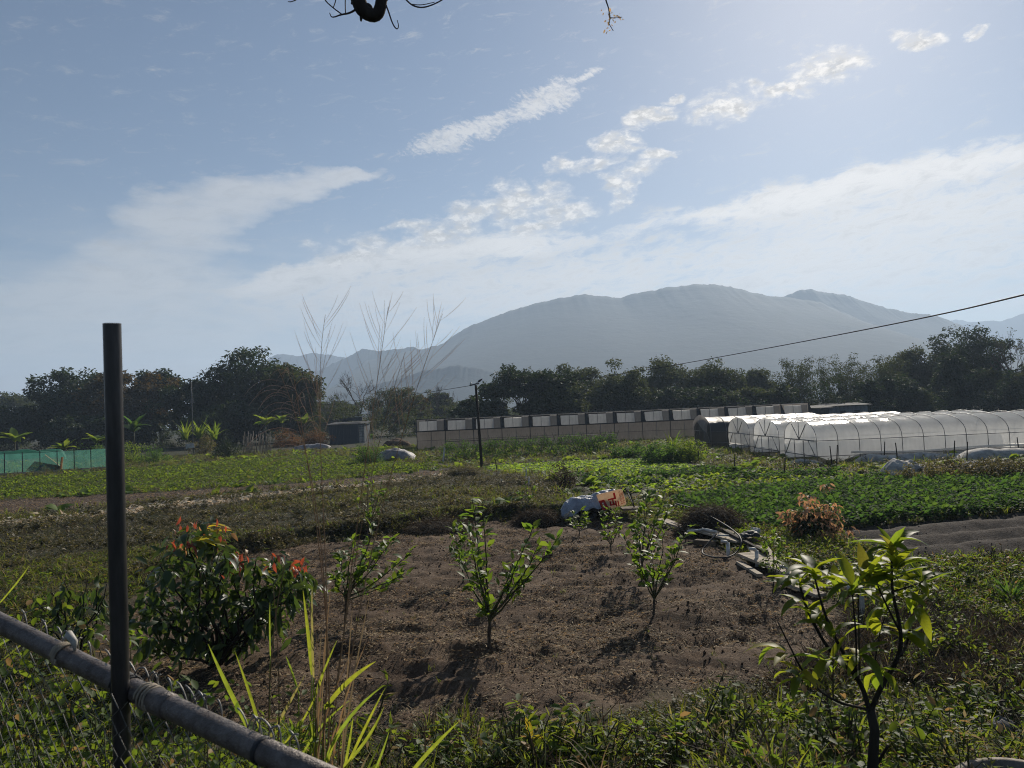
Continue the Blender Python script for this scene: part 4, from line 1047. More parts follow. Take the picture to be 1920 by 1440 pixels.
k = MB(); k.box((-0.1, -0.15, 0.45), (0.10, 0.06, 1.0), Matrix.Rotation(R(8), 3, 'Y')); k.build('white_end_post', PVC, tl, smooth=False)

# sheeted mounds, brush and shrubs by the shed
SHEET = plain('grey_plastic_sheet', (0.33, 0.31, 0.31), 0.6, 0.4, var=0.4, scale=2.5, bump=0.5, bdist=0.05)
g = ground(742, 862); drape('sheeted_mound', 'pale grey plastic sheet crumpled over a mound right of the round green bush', g, (2.9, 2.2, 0.85), SHEET, 14, 'mound')
g = ground(745, 838); drape('sheeted_mound', 'low brush pile with a pale sheet edge behind the grey sheeted mound', (g[0], g[1], 0), (3.0, 2.0, 1.0), plain('brown_heap', (0.16, 0.10, 0.06), 0.9, 0.2, var=0.5, scale=6, bump=0.8, bdist=0.1), 16, 'mound')
g = ground(585, 842); drape('sheeted_mound', 'long pale sheet-covered mound at the foot of the brown brush', g, (4.2, 1.6, 0.75), SHEET, 18, 'mound')
g = ground(680, 846); board('long pale plank lying on the grass in front of the shed', (g[0] - 1.3, g[1], 0.12), (g[0] + 1.2, g[1] + 0.2, 0.16), 0.3, 0.06, WOOD_P, name='plank')
L_BRUSH = leafmat2('rusty_brush', (0.085, 0.055, 0.032), (0.15, 0.095, 0.05), (0.22, 0.13, 0.05), 0.3, 0.7, 0.2)
shrub('dry_brush', 'brown dry brush heap left of the blue shed', ground(540, 838), 5.0, 2.5, 21, L_BRUSH, 0.2, 60, 50, cat='brush')
shrub('dry_brush', 'brown dry brush heap touching the blue shed', ground(590, 836), 4.6, 2.3, 22, L_BRUSH, 0.2, 60, 50, cat='brush')
shrub('round_bush', 'round green bush with small leaves standing at the end of the left vegetable bed', ground(692, 868), 2.4, 1.9, 23, L_CROPD, 0.09, 80, 60)
shrub('leafy_shrub', 'dark leafy shrub right of the sign board', ground(425, 858), 3.2, 2.4, 24, L_DARK, 0.15, 55, 50)
shrub('leafy_shrub', 'yellowish-green shrub behind the sign board', ground(382, 850), 3.2, 2.6, 25, L_WEED, 0.16, 55, 50)
shrub('leafy_shrub', 'low green shrub left of the sign board', ground(285, 868), 3.0, 1.5, 26, L_CROPD, 0.13, 45, 45)
shrub('leafy_shrub', 'bushy green plants behind the net fence left of the metal post', ground(175, 862), 4.6, 2.0, 27, L_CROPD, 0.14, 60, 45)
shrub('leafy_shrub', 'green shrub beside the metal post at the end of the net fence', ground(245, 868), 3.0, 2.2, 28, L_CROP, 0.13, 45, 45)
shrub('leafy_shrub', 'big rounded green bush before the black tunnel, left part', ground(1240, 868), 2.8, 1.25, 29, L_CROPD, 0.13, 60, 55)
shrub('leafy_shrub', 'big rounded green bush before the black tunnel, yellower right part', ground(1288, 866), 2.3, 1.35, 30, L_CROP, 0.12, 60, 55)
shrub('leafy_shrub', 'dark low bush right of the crossed-cane trellis', ground(1185, 858), 2.4, 0.9, 31, L_CROPD, 0.13, 45, 50)
shrub('dry_shrub', 'purplish-brown twiggy dry shrub between the lettuce bed and the tarp heap', ground(1058, 914), 1.25, 0.95, 32, L_DRYBR, 0.05, 70, 45)
shrub('leafy_shrub', 'grey-green weed mound beside the nearest tunnel skirt', ground(1800, 892), 4.0, 0.75, 33, L_GREYW, 0.10, 80, 55, d=2.0)
shrub('leafy_shrub', 'grey-green weed mound at the right edge below the tunnel', ground(1890, 900), 3.6, 0.85, 34, L_GREYW, 0.10, 80, 55, d=2.0)
shrub('leafy_shrub', 'olive weed mound along the right vegetable bed below the pale cover', ground(1730, 905), 3.0, 0.6, 35, L_WEED, 0.09, 60, 50, d=1.6)
def spiky(name, label, pos, h, n, w, seed, mat, cat='plant', spread=0.7, group=None):
    """long strap leaves rising from one base, each its own part"""
    r = np.random.default_rng(seed); t = thing(name, label, cat, pos, group=group)
    for i in range(n):
        L = h * r.uniform(0.7, 1.15); tv, tf = blade(w / L * r.uniform(0.8, 1.2), r.uniform(0.3, 0.9), 7)
        k = MB(); batch(k, tv, tf, rotm([r.random() * 6.283], [1.45 - spread * r.random()], [r.normal(0, .3)]), np.array([[r.normal(0, .05 * h), r.normal(0, .05 * h), 0]]), np.array([L]))
        k.build('leaf', mat, t)
    return t
spiky('strap_leaf_plant', 'tuft of long pale strap leaves above the bush before the black tunnel', ground(1262, 862) + np.array([0, 0, 0.5]), 1.5, 34, 0.035, 41, L_CROP, spread=0.9)
spiky('cane_plant', 'pale cane-like plant with arching leaves left of the mast', ground(348, 850) + np.array([0, 0, 1.6]), 2.6, 30, 0.09, 42, L_CROP, spread=0.5)
spiky('cane_plant', 'pale cane-like plant with arching leaves just right of the mast', ground(375, 850) + np.array([0, 0, 1.7]), 2.6, 30, 0.09, 43, L_CROP, spread=0.5)
spiky('cane_plant', 'pale cane-like plant with arching leaves before the tallest dark tree', ground(402, 852) + np.array([0, 0, 1.6]), 2.4, 26, 0.09, 44, L_CROP, spread=0.5)
def banana(label, base, h, n, seed, mat=L_CROP, ll=1.1):
    r = np.random.default_rng(seed); t = thing('banana_plant', label, 'banana plant', base, group='banana plants along the dark trees')
    k = MB(); k.tube([(0, 0, -.1), (0.02, 0, h * .5), (0.03, 0, h)], [0.09, 0.07, 0.04], 8); k.build('stem', BARK_G, t)
    for i in range(n):
        tv, tf = long_leaf(0.19, r.uniform(0.3, 0.9), 8, 0.05, 0.02); k = MB()
        batch(k, tv, tf, rotm([i * 2.4 + r.normal(0, .3)], [r.uniform(0.5, 1.3)], [r.normal(0, .2)]), np.array([[0.03, 0, h * r.uniform(.85, 1)]]), np.array([ll * r.uniform(.75, 1.15)]))
        k.build('leaf', mat, t)
banana('banana plant with upright pale leaves at the left edge behind the net heap', ground(28, 866), 2.52, 13, 51, L_CROP, 2.23)
banana('small banana plant behind the net fence left of the metal post', ground(120, 866), 1.38, 11, 52, L_CROP, 1.56)
banana('banana plant with a drooping leaf behind the net fence nearer the metal post', ground(180, 862), 1.95, 12, 53, L_CROP, 1.75)
banana('banana plant with a shiny leaf just right of the metal post', ground(252, 858), 3.21, 13, 54, L_CROPD, 1.94)
banana('small banana plant below the tallest dark tree beside the brown brush', ground(500, 838), 3.21, 12, 55, L_CROP, 1.94)
banana('banana plant with torn bright leaves above the brown brush', ground(530, 836), 3.44, 12, 56, L_CROP, 1.65)
banana('banana plant with one upright bright leaf above the brush nearer the shed', ground(572, 834), 3.21, 10, 57, L_CROP, 1.75)

# pale row covers under and beside the nearest tunnel, stakes in front of it
COVER = plain('pale_row_cover', (0.55, 0.52, 0.47), 0.8, 0.3, var=0.4, scale=3, bump=0.5, bdist=0.04)
def row_cover(label, x0, x1, y0, h, d, seed):
    U, V = np.meshgrid(np.linspace(x0, x1, int((x1 - x0) * 5)), np.linspace(0, math.pi, 9), indexing='ij')
    hh = h * (0.8 + 0.5 * fbm(U * 0.8 + seed, U * 0, 3)) * np.minimum(1, np.minimum((U - x0), (x1 - U)) * 1.2 + 0.05)
    k = MB(); k.grid(np.stack([U - x0, d / 2 * -np.cos(V) + 0.06 * fbm(U * 2, V * 2 + seed, 2), hh * np.sin(V) ** 0.8 + 0.04 * fbm(U * 3, V * 3, 2) * np.sin(V)], -1))
    o = k.build('row_cover', COVER, None, (x0, y0, 0)); tag(o, label, 'crop cover', 'pale fleece covers over crop rows')
row_cover('long pale fleece cover lying along the open skirt of the nearest tunnel', XT + 1.2, XT + 8.5, YT - 0.9, 0.42, 0.9, 1)
row_cover('pale fleece cover inside the nearest tunnel, seen through the open skirt', XT + 1.0, XT + 12, YT + 1.2, 0.45, 0.9, 2)
row_cover('pale fleece cover rising to the right edge in front of the nearest tunnel', XT + 5.2, XT + 15, YT - 2.0, 0.6, 1.1, 3)
row_cover('short pale cover left of the tunnel drop cloth, under its gable', XT - 1.6, XT + 0.3, YT + 0.2, 0.32, 0.9, 4)
g = ground(1700, 893); drape('pale_cover', 'isolated whitish cover over a mound in front of the tunnel', g, (1.9, 1.1, 0.7), COVER, 24, 'crop cover')
g = ground(1830, 888); drape('pale_cover', 'flat whitish cover among grey weeds near the right edge', g, (2.2, 0.8, 0.5), COVER, 26, 'crop cover')
STK = [(1560, 878, 836, 'beside the tunnel drop cloth'), (1568, 876, 834, 'just right of the drop cloth stake'), (1657, 866, 828, 'at the open skirt, thin'), (1683, 868, 830, 'at the open skirt, dark and thicker'),
       (1788, 862, 826, 'in front of the tunnel middle'), (1812, 866, 828, 'dark and leaning left, right of the tunnel middle'), (1911, 856, 820, 'near the right edge'), (1376, 878, 850, 'short, below the black tunnel'), (1470, 892, 862, 'short, below the second gable'), (1766, 902, 880, 'short, among the weeds'),
       (985, 902, 878, 'pale, in the lettuce bed edge'), (990, 912, 895, 'whitish and short, left of the dry shrub'), (932, 884, 860, 'dark, right of the utility pole'), (1308, 868, 845, 'dark, in the bush before the black tunnel')]
for i, (px, py, pyt, where) in enumerate(STK):
    g = ground(px, py); dpt = np.dot(g - cam_pos, _f); q = at(px + (-4 if i % 3 == 0 else 2), pyt, dpt) - g
    k = MB(); k.tube([(0, 0, -0.15), tuple(q * 0.5 + np.array([0.01, 0, 0])), tuple(q)], [0.028, 0.025, 0.02], 6)
    o = k.build('stake', PVC if 'pale' in where or 'whitish' in where else BARK_D, None, g); tag(o, 'wooden stake ' + where, 'stake', 'stakes around the beds and tunnels')
# ------------------------------------------------------------------ saplings on the bare plot
def leaf_parts(t, origin, P, D, size, meshes, r, name='leaf', pitch=(0.1, 0.9), roll=0.5, own=None):
    """one object per leaf, all sharing a few meshes; P positions, D outward directions"""
    n = len(P); yaw = np.arctan2(-D[:, 0], D[:, 1]) + r.normal(0, 0.35, n); pt_ = r.uniform(pitch[0], pitch[1], n)
    Rm = rotm(yaw, pt_, r.normal(0, roll, n)); sz = size * r.uniform(0.7, 1.2, n)
    for i in range(n):
        o = bpy.data.objects.new(name, meshes[i % len(meshes)]); COL.objects.link(o); o.parent = t if own is None else own[i]
        M4 = Matrix(Rm[i].tolist()).to_4x4() @ Matrix.Diagonal((sz[i], sz[i], sz[i], 1)); M4.translation = Vector((P[i] - origin).tolist()); o.matrix_basis = M4
def leafmesh(mat, w, droops=(0.1, 0.3, 0.5, 0.7), n=5, fold=0.05, nm='leaf'):
    out_ = []
    for d in droops:
        tv, tf = long_leaf(w, d, n, fold, 0.012); out_.append(MB().add(tv, tf).mesh(nm, mat))
    return out_
M_SAP = leafmesh(L_SAP, 0.235, n=4)
def sapling(label, base, limbs, trunk=0.022, size=0.13, per=15, seed=0, fork=0.22, yspread=0.35, mat=None):
    """base and limb tips as photo pixels; the tips lie a little before or behind the trunk"""
    r = np.random.default_rng(seed); b = ground(*base); d0 = np.dot(b - cam_pos, _f)
    t = thing('sapling', label, 'sapling', b, group='young fruit trees planted on the bare plot')
    H = max((at(px, py, d0) - b)[2] for px, py in limbs); fk = np.array([0.0, 0, H * fork])
    k = MB(); k.tube(wiggle((0, 0, -0.1), fk, 5, 0.2, r), np.linspace(trunk, trunk * 0.8, 5), 7); k.build('trunk', BARK, t)
    LP, LD, OW = [], [], []
    for j, (px, py) in enumerate(limbs):
        tip = at(px, py, d0 + r.uniform(-yspread, yspread)) - b
        st = fk * r.uniform(0.75, 1.0) if j else fk
        mid = st * 0.45 + tip * 0.55 + np.array([(tip[0] - st[0]) * 0.12, 0, -0.03])
        Pp = np.array([st * (1 - u) ** 2 + 2 * mid * u * (1 - u) + tip * u * u for u in np.linspace(0, 1, 9)]); Pp[1:-1] += r.normal(0, 0.008, (7, 3))
        k = MB(); k.tube(Pp, np.linspace(trunk * 0.62, 0.004, 9), 6, cap=False); br_ = k.build('branch', BARK_G, t)
        per_ = int(per * 1.45); us = np.concatenate([r.uniform(0.25, 0.75, per_ // 2), r.uniform(0.72, 1.02, per_ - per_ // 2)])
        for u in us:
            OW.append(br_); p = np.array([np.interp(u, np.linspace(0, 1, 9), Pp[:, c]) for c in range(3)])
            # short side twigs carry some of the leaves
            off = unit(1, r)[0] * r.uniform(0.0, 0.10) * (1.3 - u); LP.append(b + p + off); dv = off / (np.linalg.norm(off) + 1e-6) + 0.5 * (tip - st) / np.linalg.norm(tip - st) + 0.4 * unit(1, r)[0]; LD.append(dv)
    leaf_parts(t, b, np.array(LP), np.array(LD), size * 1.18, M_SAP if mat is None else mat, r, pitch=(0.1, 1.25), own=OW)
    return t
sapling('largest forked sapling in the middle of the bare plot, nearest the viewer', (920, 1218), [(1000, 985), (1045, 1010), (962, 1050), (895, 1060), (860, 1040), (885, 935), (905, 945), (985, 1080), (910, 1140), (1010, 1020), (880, 1000)], 0.026, 0.135, 17, 1)
sapling('vase-shaped sapling with thin open branches right of the middle of the plot', (1229, 1152), [(1170, 1005), (1215, 990), (1245, 1000), (1290, 985), (1190, 1030), (1262, 1040), (1275, 1015), (1225, 1030), (1200, 1060)], 0.02, 0.125, 13, 2, yspread=0.3)
sapling('taller slender sapling right behind the vase-shaped one', (1205, 1088), [(1215, 905), (1245, 925), (1195, 960), (1255, 950), (1210, 930), (1230, 965), (1190, 985)], 0.022, 0.14, 13, 3)
sapling('small sapling left of the vase-shaped one, before the red-printed board', (1146, 1042), [(1128, 965), (1155, 960), (1165, 980), (1140, 950), (1135, 1000)], 0.016, 0.12, 11, 4)
sapling('smallest sapling in front of the tarp-covered machine', (1086, 1006), [(1075, 960), (1100, 965), (1092, 952), (1068, 975), (1102, 978)], 0.014, 0.12, 11, 5)
sapling('dense sapling behind the tall dry grass stalks on the left of the plot', (648, 1168), [(660, 1010), (700, 985), (735, 1010), (625, 1080), (760, 1075), (690, 1040), (745, 1085), (640, 1040), (715, 1020), (675, 1065), (770, 1035)], 0.02, 0.135, 17, 6, fork=0.30)
sapling('tall slim sapling standing at the far left rim of the plot', (690, 1012), [(690, 885), (715, 905), (705, 925), (670, 930), (725, 915), (690, 960), (700, 890)], 0.016, 0.13, 11, 7)
sapling('thin small-leaved sapling beside the heap of boards on the right of the plot', (1452, 1102), [(1435, 1020), (1465, 1010), (1450, 1000), (1475, 1040), (1430, 1050), (1462, 1030)], 0.013, 0.085, 16, 8)
sapling('faint thin sapling in the grass left of the purplish dry shrub', (992, 962), [(985, 905), (1002, 915), (975, 925), (998, 930)], 0.012, 0.11, 9, 9)
sapling('dark sapling with upright leaves behind the forked one, at its left', (868, 1092), [(850, 985), (872, 1000), (862, 970), (845, 1020), (880, 1030)], 0.016, 0.135, 12, 10)

# ------------------------------------------------------------------ bush with red and yellow young leaves
r = np.random.default_rng(31); bb = ground(405, 1262); d0 = np.dot(bb - cam_pos, _f)
rb = thing('red_leaf_bush', 'large dark-leaved bush with red and yellow young leaves right of the metal post', 'bush', bb)
M_BUSH = leafmesh(L_BUSH, 0.15, (0.4, 0.7, 1.0, 1.3), 5); M_RED = leafmesh(L_RED, 0.16, (0.4, 0.8, 1.1), 4); M_YEL = leafmesh(L_YEL, 0.15, (0.3, 0.5), 5)
tips = [(375, 985), (350, 1000), (400, 1010), (330, 1035), (300, 1060), (290, 1100), (345, 1090), (375, 1060), (420, 1040), (455, 1060), (480, 1050), (520, 1045), (555, 1055), (570, 1080), (545, 1110), (500, 1100),
        (460, 1110), (420, 1110), (380, 1130), (330, 1140), (290, 1150), (270, 1130), (440, 1150), (480, 1150), (520, 1150), (360, 1180), (310, 1190), (410, 1190), (455, 1190), (280, 1190), (390, 1080), (535, 1075)]
LP, LD = [], []; k = MB()
for px, py in tips:
    tip = at(px, py, d0 + r.uniform(-0.7, 0.6)) - bb; st = np.array([r.normal(0, .06), r.normal(0, .06), r.uniform(0.05, 0.3)])
    Pp = wiggle(st, tip, 7, 0.35, r); k.tube(Pp, np.linspace(0.02, 0.006, 7), 6, cap=False)
    for u in np.concatenate([r.uniform(0.9, 1.0, 6), r.uniform(0.45, 0.85, 3)]):
        p = np.array([np.interp(u, np.linspace(0, 1, 7), Pp[:, c]) for c in range(3)]); LP.append(bb + p + r.normal(0, 0.03, 3)); LD.append(np.append(r.normal(size=2), 0))
k.build('branches', BARK_D, rb)
leaf_parts(rb, bb, np.array(LP), np.array(LD), 0.29, M_BUSH, r, pitch=(-1.15, 0.15), roll=0.4)
reds = [(362, 978, 'r'), (330, 1018, 'r'), (352, 1024, 'r'), (415, 988, 'r'), (408, 1004, 'r'), (455, 1048, 'r'), (432, 1062, 'r'), (553, 1052, 'r'), (560, 1060, 'r'), (448, 1040, 'r'), (485, 1065, 'y'), (520, 1042, 'r'), (385, 992, 'y'), (375, 1000, 'y'), (395, 1000, 'y')]
for px, py, kind in reds:
    c = at(px, py, d0 - 0.35 + r.uniform(-.2, .2)); n = 7 if kind == 'r' else 4
    P = c + r.normal(0, 0.06, (n, 3)); D = np.stack([np.cos(np.arange(n) * 2.4), np.sin(np.arange(n) * 2.4), np.zeros(n)], -1)
    leaf_parts(rb, bb, P, D, 0.12 if kind == 'r' else 0.22, M_RED if kind == 'r' else M_YEL, r, name='young_leaf', pitch=(-1.2, 0.0) if kind == 'r' else (-0.3, 0.4))
C = np.array([at(px + r.normal(0, 8), py + r.normal(0, 8), d0 + r.uniform(-0.5, 0.9)) - bb for px, py in tips * 5]); C[:, 2] = np.maximum(C[:, 2] - 0.1, 0.1)
k = MB(); leaf_clumps(k, C, np.full(len(C), 0.20), 7, 0.17, r, (long_leaf(0.16, 0.6, 4)[0], long_leaf(0.16, 0.6, 4)[1])); o = k.build('inner_leaves', L_BUSH, rb); o['kind'] = 'stuff'
# smaller companion left of the post
r = np.random.default_rng(33); bb = ground(150, 1235); d0 = np.dot(bb - cam_pos, _f)
rb = thing('drooping_leaf_bush', 'smaller bush with drooping pale-edged leaves left of the metal post', 'bush', bb)
LP, LD = [], []; k = MB()
for px, py in [(185, 1075), (200, 1095), (165, 1085), (120, 1090), (95, 1110), (60, 1120), (110, 1140), (150, 1130), (190, 1140), (80, 1165), (130, 1175), (175, 1180)]:
    tip = at(px, py, d0 + r.uniform(-0.4, 0.4)) - bb; Pp = wiggle((0, 0, 0.05), tip, 6, 0.35, r); k.tube(Pp, np.linspace(0.016, 0.005, 6), 6, cap=False)
    for u in r.uniform(0.6, 1.0, 7):
        LP.append(bb + np.array([np.interp(u, np.linspace(0, 1, 6), Pp[:, c]) for c in range(3)]) + r.normal(0, .02, 3)); LD.append(np.append(r.normal(size=2), 0))
k.build('branches', BARK_D, rb); leaf_parts(rb, bb, np.array(LP), np.array(LD), 0.24, M_BUSH, r, pitch=(-1.25, 0.0), roll=0.4)

# coppery bush and dark heaps
cbp = ground(1530, 1018); cb = shrub('copper_leaf_bush', 'bush with copper-orange young leaves at the edge of the tilled soil', cbp, 1.35, 1.45, 61, L_ORANGE, 0.15, 50, 24, tmpl=long_leaf(0.15, 0.9, 4), cat='bush', dome=True, up=0.2)
k = MB(); r = np.random.default_rng(62); C = unit(40, r) * np.array([0.42, 0.42, 0.25]) * (r.random((40, 1)) ** 0.4) + np.array([0, 0, 0.42]); leaf_clumps(k, C, np.full(40, 0.13), 24, 0.12, r, long_leaf(0.15, 0.9, 4)); k.build('lower_leaves', L_DARK, cb)
def straw_heap(label, pos, w, h, seed, mat, n=2600, L=0.28):
    r = np.random.default_rng(seed); t = thing('straw_heap', label, 'heap', pos)
    U, V = np.meshgrid(np.linspace(0, 2 * math.pi, 28), np.linspace(0, math.pi / 2, 10), indexing='ij'); q = 1 + 0.25 * fbm(U * 2 + seed, V * 3, 3) * (1 - V / 1.6)
    k = MB(); k.grid(np.stack([np.cos(U) * np.cos(V) * w / 2 * q, np.sin(U) * np.cos(V) * w / 2 * q, np.sin(V) * h * q - 0.03], -1)); k.build('core', plain('heap_core', (0.05, 0.04, 0.03), 0.95, 0.1, var=0.4, scale=10), t)
    d = unit(n, r); d[:, 2] = np.abs(d[:, 2]); p = d * np.array([w / 2, w / 2, h]) * r.uniform(0.9, 1.12, (n, 1)); tv, tf = blade(0.02, 0.6, 4)
    k = MB(); batch(k, tv, tf, rotm(np.arctan2(-d[:, 0], d[:, 1]) + r.normal(0, 1.2, n), r.normal(0.0, 0.5, n), r.normal(0, 1, n)), p, L * r.uniform(.5, 1.2, n)); o = k.build('stalks', mat, t); o['kind'] = 'stuff'
straw_heap('dark round heap of dried stalks beside the boards', ground(1335, 1000), 1.45, 0.62, 71, L_DRYBR)
straw_heap('dark dried grass hump on the cut bank left of the tarp-covered machine', ground(1010, 985) + np.array([0, 0.2, 0]), 1.1, 0.35, 72, L_DRYBR)
straw_heap('flattened dark mulch heap at the far rim of the plot, behind the forked sapling', ground(820, 1000) + np.array([0, 0.3, 0]), 1.7, 0.28, 73, L_DRYBR)
straw_heap('small dark weed hump near the utility pole foot', ground(870, 893), 1.6, 0.4, 74, L_GREYW)

# ------------------------------------------------------------------ covered machine with a printed board
g0 = ground(1105, 972); dM = np.dot(g0 - cam_pos, _f); px2m = dM / FPX
mc = thing('tiller', 'small engine-powered tiller under the grey tarp', 'machine', g0)
k = MB()
for s in (-1, 1):
    a = np.linspace(0, 2 * math.pi, 20); k.tube(np.stack([0.17 * np.cos(a) - 0.05, np.full(20, s * 0.22), 0.17 + 0.17 * np.sin(a)], -1), 0.05, 8)
k.build('wheels', RUBBER, mc)
k = MB(); k.box((-0.1, 0, 0.30), (0.7, 0.3, 0.24)); k.box((0.35, 0, 0.30), (0.5, 0.28, 0.2)); k.box((-0.45, 0, 0.2), (0.25, 0.4, 0.22)); k.build('engine', DARKM, mc, smooth=False)
for s in (-1, 1):
    k = MB(); k.tube([(0.2, s * 0.15, 0.35), (0.7, s * 0.2, 0.5), (1.0, s * 0.28, 0.82), (1.12, s * 0.3, 0.62)], 0.018, 6); k.build('handlebar', DARKM, mc)
k = MB(); k.tube([(1.1, -0.3, 0.65), (1.25, 0, 0.2), (1.1, 0.3, 0.65)], 0.016, 6); k.build('stand', DARKM, mc)
TARP = plain('grey_tarp', (0.34, 0.38, 0.45), 0.45, 0.5, var=0.2, scale=5, bump=0.7, bdist=0.06)
def tarp():
    U, V = np.meshgrid(np.linspace(0, 1, 90), np.linspace(-1, 1, 40), indexing='ij')
    # spine of the tarp from the photograph: (pixel x, top pixel y)
    sx = np.array([1052, 1062, 1085, 1110, 1125, 1140, 1156]); sy = np.array([955, 938, 930, 928, 922, 918, 920]); bot = np.array([966, 966, 957, 951, 949, 944, 936])
    X = (np.interp(U, np.linspace(0, 1, 7), sx) - 1105) * px2m
    zt = np.interp(U, np.linspace(0, 1, 7), [(at(a, b_, dM) - g0)[2] for a, b_ in zip(sx, sy)]); zb = np.interp(U, np.linspace(0, 1, 7), [(at(a, b_, dM) - g0)[2] for a, b_ in zip(sx, bot)])
    wv = 0.10 * fbm(U * 7, V * 1.2, 2) + 0.05 * np.sin(U * 30 + 2 * V)
    q = np.abs(V); Z = zt + (zb - zt) * q ** 2.2 + 0.09 * fbm(U * 5 + 3, V * 2.5, 3) + 0.035 * np.sin(U * 34 + V * 5 + 6 * fbm(U * 3, V * 2, 2)) * (0.4 + fbm(U * 4 + 9, V * 2, 2)) - 0.04 * np.sin(U * 9) * (q > 0.2) * q * 0.5
    Y = V * 0.42 * (0.8 + 0.2 * np.sin(U * 3.14)) + wv * q * 0.8
    k = MB(); k.grid(np.stack([X, Y, Z], -1)); o = k.build('tarp', TARP, None, g0); o.modifiers.new('thick', 'SOLIDIFY').thickness = 0.006
    tag(o, 'wrinkled grey-blue tarp thrown over the machine in the middle of the field', 'tarp')
tarp()
CREAM = film('cream_card', (0.85, 0.68, 0.50), (0.80, 0.64, 0.46), 0.5, 0.0, 0.7, 0.25, 4.0); REDP = film('red_print', (0.70, 0.05, 0.04), (0.55, 0.035, 0.028), 0.5, 0.0, 0.6, 0.25, 4.0)
# printed board: corners in the photo, standing upright, facing the viewer
cA, cB, cC, cD = [at(x_, y_, dM - 0.40) for x_, y_ in ((1128, 951), (1140, 958), (1176, 948), (1166, 921))]
bo = at(1130, 957, dM - 0.40); be = at(1175, 946, dM - 0.40); bt = at(1120, 936, dM - 0.42)
e1 = be - bo; BW = np.linalg.norm(e1); e1 /= BW; e2 = np.array([0, -0.12, 1.0]) + 0.15 * -e1; e2 -= e1 * np.dot(e1, e2); e2 /= np.linalg.norm(e2); BH = 31 * px2m; e3 = np.cross(e1, e2)
pbx = thing('printed_board', 'cream board with red print leaning against the tarp-covered machine', 'board', bo)
Rb = np.stack([e1, e2, e3], 1)
def onboard(mb, poly, zoff, m=0):
    P = np.array([[u * BW, v * BH, zoff] for u, v in poly]) @ Rb.T; mb.add(P, [[0, i, i + 1] for i in range(1, len(P) - 1)], m)
def rect(u0, v0, u1, v1, sk=0.0): return [(u0, v0), (u1, v0 + sk), (u1 + 0.0, v1 + sk), (u0, v1)]
k = MB(); P = []
cr_ = [(0.0, 0), (0.93, 0.0), (0.985, 0.03), (1.0, 0.10), (0.97, 0.88), (0.93, 0.96), (0.86, 1.0), (-0.12, 1.0)]
front = np.array([[u * BW, v * BH, 0.012] for u, v in cr_]) @ Rb.T; back = np.array([[u * BW, v * BH, -0.012] for u, v in cr_]) @ Rb.T; n = len(cr_)
k.add(front, [[0, i, i + 1] for i in range(1, n - 1)]); k.add(back, [[0, i + 1, i] for i in range(1, n - 1)]); k.add(np.concatenate([front, back]), [[i, i + n, (i + 1) % n + n, (i + 1) % n] for i in range(n)])
k.build('panel', CREAM, pbx, smooth=False)
k = MB(); onboard(k, [(0.0, 0.0), (0.27, 0.0), (0.16, 0.62), (-0.075, 0.62)], 0.0165); k.build('red_field', REDP, pbx, smooth=False)
marks = [rect(0.30, 0.50, 0.62, 0.60), rect(0.56, 0.50, 0.64, 0.88), rect(0.36, 0.16, 0.56, 0.25), rect(0.34, 0.16, 0.40, 0.45), rect(0.46, 0.16, 0.52, 0.50), rect(0.56, 0.04, 0.62, 0.40), rect(0.66, 0.02, 0.71, 0.36)]
for mk_ in marks:
    k = MB(); onboard(k, mk_, 0.0165); k.build('red_mark', REDP, pbx, smooth=False)
r = np.random.default_rng(4)
for col_, u0 in ((0, 0.79), (1, 0.885)):
    for j in range(8 - col_):                                   # two upright columns of small red letters, too small to read
        v0 = 0.10 + j * 0.10 + 0.02 * col_; k = MB(); onboard(k, rect(u0, v0, u0 + 0.018, v0 + 0.075), 0.0165); onboard(k, rect(u0 + 0.045, v0 + 0.02 * (j % 2), u0 + 0.063, v0 + 0.075), 0.0166); onboard(k, rect(u0, v0 + (0.055 if j % 3 else 0.0), u0 + 0.063, v0 + (0.075 if j % 3 else 0.02)), 0.0168)
        k.build('red_letter', REDP, pbx, smooth=False)
WHT = plain('white_print', (0.75, 0.72, 0.66), 0.7, 0.3, var=0.1)
for j in range(3):
    k = MB(); onboard(k, rect(0.03 + 0.012 * (3 - j), 0.14 + 0.12 * j, 0.09 + 0.01 * (3 - j), 0.22 + 0.12 * j), 0.019); k.build('white_letter', WHT, pbx, smooth=False)
g = ground(1060, 978); board('small tan board lying at the left foot of the tarp', at(1055, 972, dM - 0.3), at(1066, 955, dM - 0.2), 0.30, 0.03, WOOD_P)
g = ground(1190, 966); board('flat dark plank lying right of the printed board', at(1165, 954, dM), at(1200, 952, dM), 0.5, 0.05, WOOD, name='plank')

